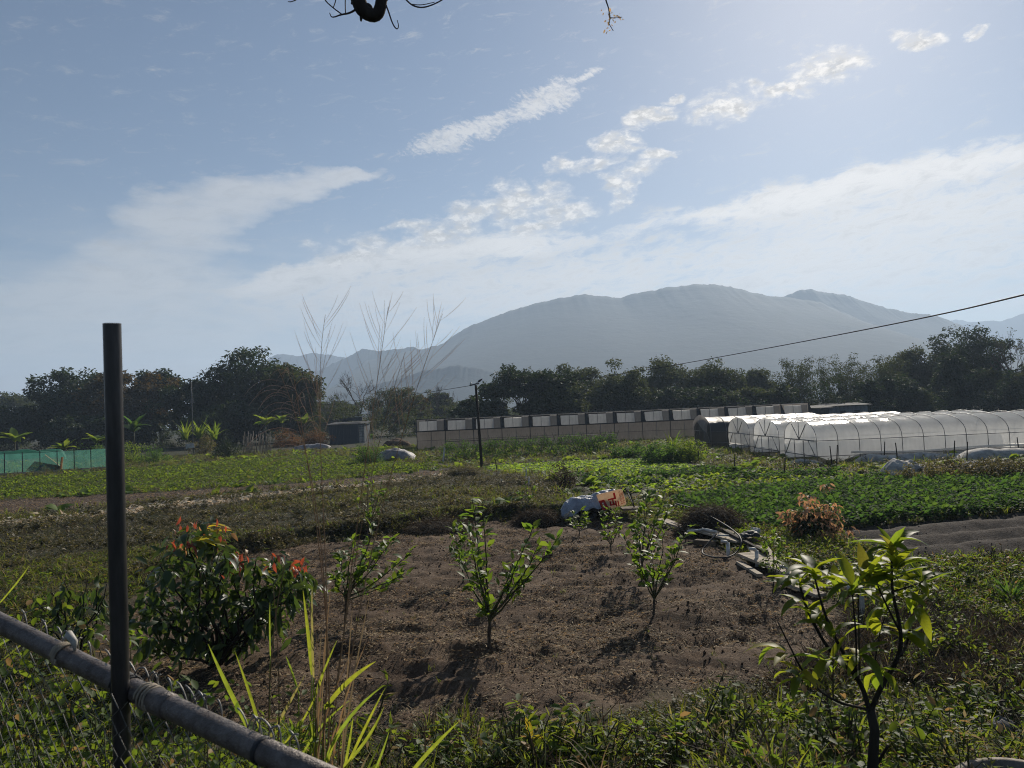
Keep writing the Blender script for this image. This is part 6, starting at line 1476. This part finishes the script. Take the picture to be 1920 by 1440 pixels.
# ------------------------------------------------------------------ ground vegetation: masses nobody could count, as instanced stuff
def hidden_set(name, meshes):
    c = bpy.data.collections.new(name)
    for i, me in enumerate(meshes):
        o = bpy.data.objects.new(name, me); c.objects.link(o)
    return c
def scatter(name, label, cat, pts, scl, variants, tilt=0.15, seed=0, sink=0.01):
    """one object: a cloud of points, each carrying a small plant"""
    r = np.random.default_rng(seed); n = len(pts)
    pts = np.asarray(pts, float).copy(); pts[:, 2] -= sink
    me = bpy.data.meshes.new(name); me.vertices.add(n); me.vertices.foreach_set('co', pts.astype(np.float32).ravel())
    a = me.attributes.new('rot', 'FLOAT_VECTOR', 'POINT'); rv = np.stack([r.normal(0, tilt, n), r.normal(0, tilt, n), r.uniform(0, 6.283, n)], -1); a.data.foreach_set('vector', rv.astype(np.float32).ravel())
    a = me.attributes.new('scl', 'FLOAT', 'POINT'); a.data.foreach_set('value', np.asarray(scl, np.float32))
    a = me.attributes.new('pick', 'INT', 'POINT'); a.data.foreach_set('value', r.integers(0, len(variants), n).astype(np.int32))
    me.update(); o = link(name, me)
    ng = bpy.data.node_groups.new(name, 'GeometryNodeTree'); ng.interface.new_socket('Geometry', in_out='INPUT', socket_type='NodeSocketGeometry'); ng.interface.new_socket('Geometry', in_out='OUTPUT', socket_type='NodeSocketGeometry')
    N = ng.nodes; Lk = ng.links; gi = N.new('NodeGroupInput'); go = N.new('NodeGroupOutput'); inst = N.new('GeometryNodeInstanceOnPoints')
    ci = N.new('GeometryNodeCollectionInfo'); ci.inputs[0].default_value = hidden_set(name + '_kinds', variants); ci.inputs[1].default_value = True; ci.inputs[2].default_value = True
    def at_(nm, ty): q = N.new('GeometryNodeInputNamedAttribute'); q.data_type = ty; q.inputs[0].default_value = nm; return q.outputs[0]
    m2p = N.new('GeometryNodeMeshToPoints'); m2p.inputs['Radius'].default_value = 0.001
    Lk.new(gi.outputs[0], m2p.inputs['Mesh']); Lk.new(m2p.outputs[0], inst.inputs['Points']); Lk.new(ci.outputs[0], inst.inputs['Instance']); inst.inputs['Pick Instance'].default_value = True
    Lk.new(at_('pick', 'INT'), inst.inputs['Instance Index']); Lk.new(at_('rot', 'FLOAT_VECTOR'), inst.inputs['Rotation']); Lk.new(at_('scl', 'FLOAT'), inst.inputs['Scale']); Lk.new(inst.outputs[0], go.inputs[0])
    md = o.modifiers.new('plants', 'NODES'); md.node_group = ng
    return tag(o, label, cat, kind='stuff')
def tuft(seed, mat, n=14, h=0.2, w=0.006, spread=0.9, droop=(0.3, 1.0), rad=0.04, nseg=4):
    r = np.random.default_rng(seed); k = MB()
    for i in range(n):
        L = h * r.uniform(0.5, 1.2); tv, tf = blade(w / L * r.uniform(.7, 1.3), r.uniform(*droop), nseg)
        batch(k, tv, tf, rotm([r.random() * 6.283], [1.5 - spread * r.random()], [r.normal(0, .5)]), np.array([[r.normal(0, rad), r.normal(0, rad), 0]]), np.array([L]))
    return k.mesh('tuft', mat)
def leafy(seed, mat, stems=5, h=0.15, leaf=0.04, n=7, tmpl=DIAMOND, lean=0.6, pitch=(-0.3, 0.6), stemmat=BARK_G):
    r = np.random.default_rng(seed); k = MB()
    for s in range(stems):
        d = np.array([r.normal(0, lean), r.normal(0, lean), 1.0]); d /= np.linalg.norm(d); L = h * r.uniform(.6, 1.2)
        p0 = np.array([r.normal(0, .25 * h), r.normal(0, .25 * h), 0]); k.tube([p0, p0 + d * L * .5, p0 + d * L], [.004 * h / .15, .003 * h / .15, .001], 3, m=1, cap=False)
        u = r.uniform(.15, 1, n); P = p0 + np.outer(u * L, d); batch(k, *tmpl, rotm(r.uniform(0, 6.283, n), r.uniform(*pitch, n), r.normal(0, .4, n)), P, leaf * r.uniform(.6, 1.3, n))
    return k.mesh('leafy', [mat, stemmat])
def rosette(seed, mat, n=9, L=0.16, w=0.22, pitch=(0.3, 1.2), droop=0.7):
    r = np.random.default_rng(seed); k = MB()
    for i in range(n):
        tv, tf = long_leaf(w, droop * r.uniform(.5, 1.3), 4, .05, .03); batch(k, tv, tf, rotm([i * 2.4 + r.normal(0, .3)], [r.uniform(*pitch)], [r.normal(0, .3)]), np.zeros((1, 3)), np.array([L * r.uniform(.7, 1.2)]))
    return k.mesh('rosette', mat)
def clod(seed, mat):
    r = np.random.default_rng(seed); U, V = np.meshgrid(np.linspace(0, 2 * math.pi, 8), np.linspace(-1.2, 1.4, 5), indexing='ij'); q = 1 + 0.35 * r.normal(size=U.shape); q[-1] = q[0]
    k = MB(); k.grid(np.stack([np.cos(U) * np.cos(V) * q, np.sin(U) * np.cos(V) * q, 0.7 * np.sin(V) * q], -1) * 0.5); return k.mesh('clod', mat, False)
def in_poly_pts(P, n, r, zlift=0.0, excl=(), fine=True):
    P = np.array(P); lo = P.min(0); hi = P.max(0); out_ = np.zeros((0, 2))
    while len(out_) < n:
        q = lo + (hi - lo) * r.random((n * 2, 2)); q = q[inpoly(q[:, 0], q[:, 1], P)]
        for e in excl: q = q[~inpoly(q[:, 0], q[:, 1], e)]
        out_ = np.concatenate([out_, q])
        if len(q) == 0: break
    out_ = out_[:n]; return np.column_stack([out_, terrain(out_[:, 0], out_[:, 1]) + zlift])
def rows_pts(P, spacing, along, n_dir, jit, r):
    """plants in straight rows parallel to n_dir"""
    P = np.array(P); d = np.array(n_dir) / np.linalg.norm(n_dir); e = np.array([-d[1], d[0]]); S = P @ d; Tt = P @ e
    s = np.arange(S.min(), S.max(), along); t_ = np.arange(Tt.min(), Tt.max(), spacing); SS, TT = np.meshgrid(s, t_); q = np.outer(SS.ravel(), d) + np.outer(TT.ravel(), e) + r.normal(0, jit, (SS.size, 2))
    q = q[inpoly(q[:, 0], q[:, 1], P)]; return np.column_stack([q, terrain(q[:, 0], q[:, 1])])
r = np.random.default_rng(99)
L_PALE = leafmat2('pale_seed', (0.42, 0.40, 0.34), (0.55, 0.53, 0.47), (0.5, 0.48, 0.4), 0.4, 0.6, 0.2)
G_ = [tuft(i, L_GRASS, 16, 0.22, 0.005) for i in range(4)]
Wd = [leafy(i, L_WEED, 6, 0.16, 0.045, 8) for i in range(3)] + [tuft(20 + i, L_WEED, 12, 0.14, 0.005, 1.1) for i in range(2)]
Gw = [leafy(30 + i, L_GREYW, 6, 0.15, 0.05, 8) for i in range(3)] + [tuft(40 + i, L_GREYW, 14, 0.16, 0.005, 1.2) for i in range(2)] + [leafy(36, L_WEED, 6, .14, .045, 8)]
Cv = [leafy(50 + i, L_COVER, 6, 0.11, 0.055, 8, OVAL, 0.9, (-0.2, 0.8)) for i in range(4)]
Cvf = [leafy(55 + i, L_COVER, 7, 0.16, 0.06, 9, (np.array([[0, 0, 0], [.13, .4, .02], [0, 1, -.08], [-.13, .4, .02]]), DIAMOND[1]), 0.7, (0.0, 1.0)) for i in range(3)]
Lt = [rosette(60 + i, L_LETT, 9, 0.22, 0.30, (0.5, 1.2)) for i in range(3)]
CrL = [rosette(170 + i, L_CROPL, 10, 0.22, 0.26, (0.3, 1.2)) for i in range(3)] + [leafy(174, L_CROPL, 6, 0.2, 0.08, 8, OVAL, .6), leafy(175, L_CROPL, 7, 0.16, 0.07, 8, OVAL, .7)]
Cr = [rosette(70 + i, L_CROP, 10, 0.26, 0.28, (0.3, 1.2)) for i in range(3)] + [leafy(74, L_CROP, 6, 0.22, 0.10, 7, OVAL, .6)]
Cd = [leafy(80 + i, L_CROPD, 8, 0.34, 0.16, 6, OVAL, .55, (-.4, .5)) for i in range(4)]
Sw = [tuft(90 + i, L_STRAW, 5, 0.11, 0.003, 0.4, (0, .5), 0.05, 3) for i in range(3)]
# straw lies flat: blades leave close to the ground
def litter(seed, mat, n=6, L=0.07, w=0.0055):
    r_ = np.random.default_rng(seed); k = MB(); tv, tf = blade(w / L, 0.15, 3); batch(k, tv, tf, rotm(r_.random(n) * 6.283, r_.normal(0.12, .12, n), r_.normal(0, .6, n)), np.column_stack([r_.normal(0, .06, (n, 2)), r_.uniform(.002, .012, n)]), L * r_.uniform(.4, 1.2, n)); return k.mesh('litter', mat)
Li = [litter(i, L_STRAW) for i in range(3)] + [litter(3 + i, L_DRYBR, 7, .06, .007) for i in range(3)]
SOILM = plain('soil_clod', (0.105, 0.070, 0.046), 0.95, 0.1, var=0.4, scale=4, bump=0.6, bdist=0.05)
TILLM = plain('tilled_clod', (0.10, 0.084, 0.072), 0.95, 0.1, var=0.4, scale=4, bump=0.6, bdist=0.05)
Cl = [clod(i, SOILM) for i in range(5)]; Ct = [clod(10 + i, TILLM) for i in range(4)]

# bare plot: clods, straw litter, a few stray grass wisps
p = in_poly_pts(PLOT, 9000, r); scatter('soil_clods', 'crumbly clods of brown soil over the bare plot', 'soil', p, r.lognormal(math.log(0.015), .55, len(p)).clip(.006, .045), Cl, .6, 1, 0)
p = in_poly_pts(PLOT, 52000, r); w = vnoise(p[:, 0] * .9, p[:, 1] * 1.4) > 0.30 + .4 * r.random(len(p)); p = p[w]; scatter('dry_litter', 'dry straw and leaf litter scattered over the bare plot', 'litter', p, r.uniform(.4, 1.1, len(p)), Li, .15, 2, -.004)
p = in_poly_pts(PLOT, 500, r); scatter('stray_grass', 'sparse wisps of dry grass on the bare plot', 'grass', p, r.uniform(.25, .6, len(p)), Sw + G_[:1], .3, 3)
p = in_poly_pts(TILLED, 700, r); p = p[p[:, 0] < 22]; scatter('tilled_clods', 'dark clods on the freshly ridged soil at the right', 'soil', p, r.lognormal(math.log(0.014), .4, len(p)).clip(.006, .04), Ct, .6, 4, 0)
p = in_poly_pts(STRIP_L, 5000, r); scatter('strip_litter', 'dry stalks and clods on the brown strip below the left vegetable bed', 'litter', p, r.uniform(.8, 1.8, len(p)), Li, .2, 5)
# rim of the brown strip: pale dry stalks
ln = [ground(a, b_) for a, b_ in [(-300, 1015), (0, 985), (300, 954), (450, 938), (600, 921), (720, 908), (860, 890)]]; q = []
for i in range(len(ln) - 1):
    u = r.random((700, 1)); q.append(ln[i] * (1 - u) + ln[i + 1] * u + np.column_stack([r.normal(0, .35, (700, 2)), np.zeros(700)]))
q = np.concatenate(q); q[:, 2] = terrain(q[:, 0], q[:, 1]); scatter('pale_stalks', 'pale dry stalk line along the near edge of the brown strip', 'litter', q, r.uniform(1.0, 2.4, len(q)), [litter(140, L_PALE, 6, .1, .012), litter(141, L_PALE, 5, .08, .014), Li[0]], .3, 6)
# dull weeds between strip and plot
p = in_poly_pts(GREY_W, 16000, r, excl=(PLOT,)); hN = vnoise(p[:, 0] * .7, p[:, 1] * .7); sc_ = r.uniform(.5, 1.2, len(p)) * (.45 + 1.0 * hN ** 1.5); w = vnoise(p[:, 0] * .28 + 7, p[:, 1] * .28) + .25 * r.random(len(p)) > .66
scatter('dull_weeds', 'dull brown weeds on the fallow ground beyond the plot', 'weeds', p[~w], sc_[~w], Gw, .25, 7)
scatter('green_patches', 'greener weed patches on the fallow ground beyond the plot', 'weeds', p[w], sc_[w] * 1.15, Wd + G_[:2], .25, 27)
q = in_poly_pts(GREY_W, 1600, r, excl=(PLOT,), zlift=.06); scatter('pale_flecks', 'pale dry seed heads among the fallow weeds', 'weeds', q, r.uniform(.4, .9, len(q)), [leafy(130, L_PALE, 3, .12, .035, 4)], .3, 28)
q = in_poly_pts(GREY_W, 420, r, excl=(PLOT,)); scatter('weed_humps', 'darker weed humps dotted over the fallow ground', 'weeds', q, r.uniform(1.3, 2.4, len(q)), Gw[:3] + Wd[:2] + [tuft(160, L_DRYBR, 24, .16, .004, 1.2)], .2, 29)
# left vegetable bed
dirL = np.array(CROP_L[8]) - np.array(CROP_L[7])
p = rows_pts(CROP_L, .36, .24, dirL, .06, r); scatter('leafy_crop', 'green leafy crop in the long bed on the left', 'crop', p, r.uniform(.55, 1.0, len(p)) * (.6 + .7 * vnoise(p[:, 0] * .4, p[:, 1] * .4)), CrL, .25, 8)
dirM = np.array(LETTUCE[3]) - np.array(LETTUCE[0])
p = rows_pts(LETTUCE, .30, .20, dirM, .04, r); scatter('lettuce_crop', 'bright yellow-green lettuce bed in the middle distance', 'crop', p, r.uniform(.55, .95, len(p)), Lt, .15, 9)
p = rows_pts(ROWS_M, .55, .28, np.array([1.0, .12]), .06, r); w = vnoise(p[:, 0] * .3 + 5, p[:, 1] * .9) > .5; scatter('mixed_rows', 'rows of dark low greens beyond the machine', 'crop', p[w], r.uniform(.7, 1.2, w.sum()), Cd[:2] + Cr[:2], .2, 10); scatter('mixed_rows', 'rows of lighter low greens beyond the machine', 'crop', p[~w], r.uniform(.7, 1.2, (~w).sum()), Cr[:3] + Lt[:1], .2, 11)
p = in_poly_pts(CROP_R, 8000, r); scatter('dark_crop', 'dense dark broad-leaved crop bed on the right', 'crop', p, r.uniform(.55, 1.0, len(p)), Cd, .25, 12)
# grass and weeds on all the other ground out to the trees
allz = (PLOT, CROP_L, STRIP_L, LETTUCE, ROWS_M, CROP_R, TILLED, GREY_W)
big = [(-48, 22), (48, 22), (48, 82), (-60, 82)]
tun = [(XT - .2, YT), (XT + 30, YT), (XT + 30, YT + 22), (XT - .2, YT + 22)]
p = in_poly_pts(big, 21000, r, excl=allz + (tun,)); scatter('field_grass', 'rough grass and weeds between the beds', 'grass', p, r.uniform(.9, 2.4, len(p)), G_ + Wd + Cr[:1], .25, 13)
mid = [(-11, 8.5), (-5, 7.2), (4, 6.9), (10, 7.5), (17, 12), (22, 24), (-22, 24)]
p = in_poly_pts(mid, 22000, r, excl=allz); kx = pdist(p[:, 0], p[:, 1], PLOT) > .15; p = p[kx]; scatter('rough_grass', 'rough green weeds around the plot', 'grass', p, r.uniform(.5, 1.1, len(p)) * (.6 + .8 * vnoise(p[:, 0] * .9, p[:, 1] * .9)), G_[:3] + Wd + Cv[:2], .25, 14)
# taller weeds on the cut bank between plot and fallow ground
e = [ground(a, b_) for a, b_ in [(250, 1088), (440, 1040), (600, 1010), (690, 1006), (860, 980), (1000, 972)]]; q = []
for i in range(len(e) - 1):
    u = r.random((240, 1)); q.append(e[i] * (1 - u) + e[i + 1] * u + np.column_stack([r.normal(0, .22, (240, 2)) + np.array([0, .25]), np.zeros(240)]))
q = np.concatenate(q); q[:, 2] = terrain(q[:, 0], q[:, 1]); scatter('bank_weeds', 'dark tangled weeds along the cut bank behind the plot', 'weeds', q, r.uniform(.6, 1.3, len(q)), Gw + [tuft(95, L_DRYBR, 22, .22, .004, 1.3)], .4, 15)
# weeds by the dumped boards and right of the plot
zoneR = [tuple(ground(a, b_)[:2]) for a, b_ in [(1230, 960), (1330, 975), (1480, 1005), (1600, 1030), (1700, 1062), (1930, 1050), (1960, 1190), (1760, 1150), (1640, 1100), (1490, 1060), (1380, 1020), (1280, 985)]]
p = in_poly_pts(zoneR, 4200, r, excl=(TILLED,)); scatter('green_weeds', 'fresh green weeds right of the dumped boards', 'weeds', p, r.uniform(.8, 1.7, len(p)), Cv + Cvf + Wd[:2], .3, 16)
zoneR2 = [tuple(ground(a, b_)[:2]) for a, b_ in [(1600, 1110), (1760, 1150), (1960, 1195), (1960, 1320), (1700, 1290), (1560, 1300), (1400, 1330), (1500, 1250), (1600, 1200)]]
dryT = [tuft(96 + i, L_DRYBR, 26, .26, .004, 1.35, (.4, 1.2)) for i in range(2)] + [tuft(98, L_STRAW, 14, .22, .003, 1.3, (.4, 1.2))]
p = in_poly_pts(zoneR2, 3600, r); scatter('dead_grass', 'matted dead grass in a shade-darkened brown on the slope behind the mango tree', 'grass', p, r.uniform(.6, 1.4, len(p)), [dryT[0], dryT[1], dryT[0], dryT[1], litter(150, L_DRYBR, 14, .2, .005), litter(151, L_DRYBR, 14, .16, .006), Li[3], G_[0]], .5, 17)
# creeper and grasses on the near bank
bank = [(-6, 2.2), (6.5, 2.2), (8.5, 7.6), (4.5, 7.2), (0, 7.3), (-5.5, 8.2), (-8, 8.5)]
p = in_poly_pts(bank, 8000, r); f_ = vnoise(p[:, 0] * .8 + 3, p[:, 1] * .8); kx = (pdist(p[:, 0], p[:, 1], PLOT) > .12 + .5 * (f_ - .5))
rt_ = kx & (p[:, 0] > 1.0 + .6 * f_); lf = kx & (p[:, 0] < -1.2 - .4 * f_); md_ = kx & ~rt_ & ~lf
scatter('creeper', 'bright small-leaved creeper covering the near bank at the right', 'ground cover', p[rt_], r.uniform(.45, .95, rt_.sum()) * (.4 + 1.5 * vnoise(p[rt_, 0] * 1.6, p[rt_, 1] * 1.6) ** 1.6), Cv + Cvf[:2], .35, 18)
scatter('bank_greenery', 'leafy green weeds under the fence rail at the lower left', 'ground cover', p[lf], r.uniform(.5, 1.0, lf.sum()) * (.4 + 1.5 * vnoise(p[lf, 0] * 1.6, p[lf, 1] * 1.6) ** 1.6), Cv[:2] + Cvf + G_[:1], .35, 19)
q = p[md_]; scatter('bank_grass', 'dark grass and weeds along the bottom edge of the picture', 'grass', q, r.uniform(.5, 1.1, len(q)) * (.3 + 1.9 * vnoise(q[:, 0] * 1.5, q[:, 1] * 1.5) ** 2), G_[:3] + Cv[:2] + dryT[:2], .35, 20)
q = in_poly_pts([(1.0, 5.0), (6.5, 4.2), (8.5, 7.4), (4.0, 7.0)], 500, r); scatter('dry_wisps', 'rusty dry wisps in the creeper', 'grass', q, r.uniform(.5, 1.0, len(q)), [dryT[2], tuft(99, L_DRYBR, 10, .2, .004, 1.2)], .5, 21)
q = in_poly_pts([(-3.5, 4.6), (4.2, 4.4), (5.5, 6.0), (0, 6.2), (-5, 6.6)], 110, r); q = q[pdist(q[:, 0], q[:, 1], PLOT) > -.1]; scatter('tall_weeds', 'taller straggling grass along the bottom edge and plot rim', 'grass', q, r.uniform(.9, 1.6, len(q)), G_ + [tuft(180, L_STRAW, 8, .25, .003, 1.0), tuft(181, L_DRYBR, 14, .24, .004, 1.2)], .4, 30)
Bz = [leafy(190 + i, L_COVER, 12, 0.36, 0.075, 12, OVAL, .5, (-.5, .7)) for i in range(2)] + [leafy(193, L_GRASS, 10, 0.40, 0.09, 12, (np.array([[0, 0, 0], [.11, .4, .02], [0, 1, -.1], [-.11, .4, .02]]), DIAMOND[1]), .5, (-.2, 1.0)), leafy(194, L_DRYBR, 9, 0.34, 0.06, 9, DIAMOND, .6)]
q = np.concatenate([in_poly_pts([(0.6, 4.6), (3.2, 4.4), (5.6, 4.6), (7.4, 7.2), (4.2, 7.3), (1.0, 6.2)], 90, r), in_poly_pts([(-4.5, 3.2), (-1.6, 3.6), (-1.6, 5.6), (-6.0, 8.0), (-7.0, 7.0)], 120, r), in_poly_pts([(-1.6, 5.0), (1.0, 5.0), (1.2, 6.0), (-1.4, 6.2)], 26, r), in_poly_pts(zoneR2, 60, r), in_poly_pts(zoneR, 90, r, excl=(TILLED,))])
q = q[pdist(q[:, 0], q[:, 1], PLOT) > .2]; scatter('weed_tangle', 'taller tangled leafy weeds on the bank and beside the plot', 'weeds', q, r.uniform(.55, 1.15, len(q)), Bz, .3, 31)
def clump(label, px, py, h, n, seed, w=0.012, mat=L_REED):
    return spiky('grass_clump', label, ground(px, py), h, n, w, seed, mat, 'grass', 1.0, 'bright grass clumps on the near bank')
clump('bright yellow-green grass clump on the bank below the middle of the plot', 1275, 1395, .42, 46, 201)
clump('thin grass clump at the bottom edge left of the mango trunk', 1455, 1440, .38, 14, 202)
clump('dark-green strap-leaved clump at the right edge, above the ribbed hose', 1895, 1135, .6, 40, 203, .02, L_CROPD)
clump('small grass clump on the bank below the forked sapling', 960, 1420, .3, 26, 204, .008, L_GRASS)
yl = thing('bright_leaf_plant', 'single bright yellow-green split leaf on a stalk at the bottom edge', 'plant', ground(1035, 1450))
b0 = ground(1035, 1450); dY = np.dot(b0 - cam_pos, _f)
k = MB(); k.tube(wiggle((0, 0, 0), at(998, 1384, dY) - b0, 6, .1, r), .004, 6); k.build('stalk', L_REED, yl)
for (a, b_) in (((985, 1345), 12), ((1020, 1384), 9)):
    p0_ = at(998, 1384, dY); p1_ = at(*a, dY - .1); k = MB(); ribbon(k, bez(p0_, (p0_ + p1_) / 2 + np.array([0, -.03, .03]), p1_, 8) - b0, b_ / FPX * dY / 2 * np.array([.3, .8, 1, 1, .95, .8, .5, .05]), np.array([.3, -1, .2])); k.build('leaf', L_YEL, yl)
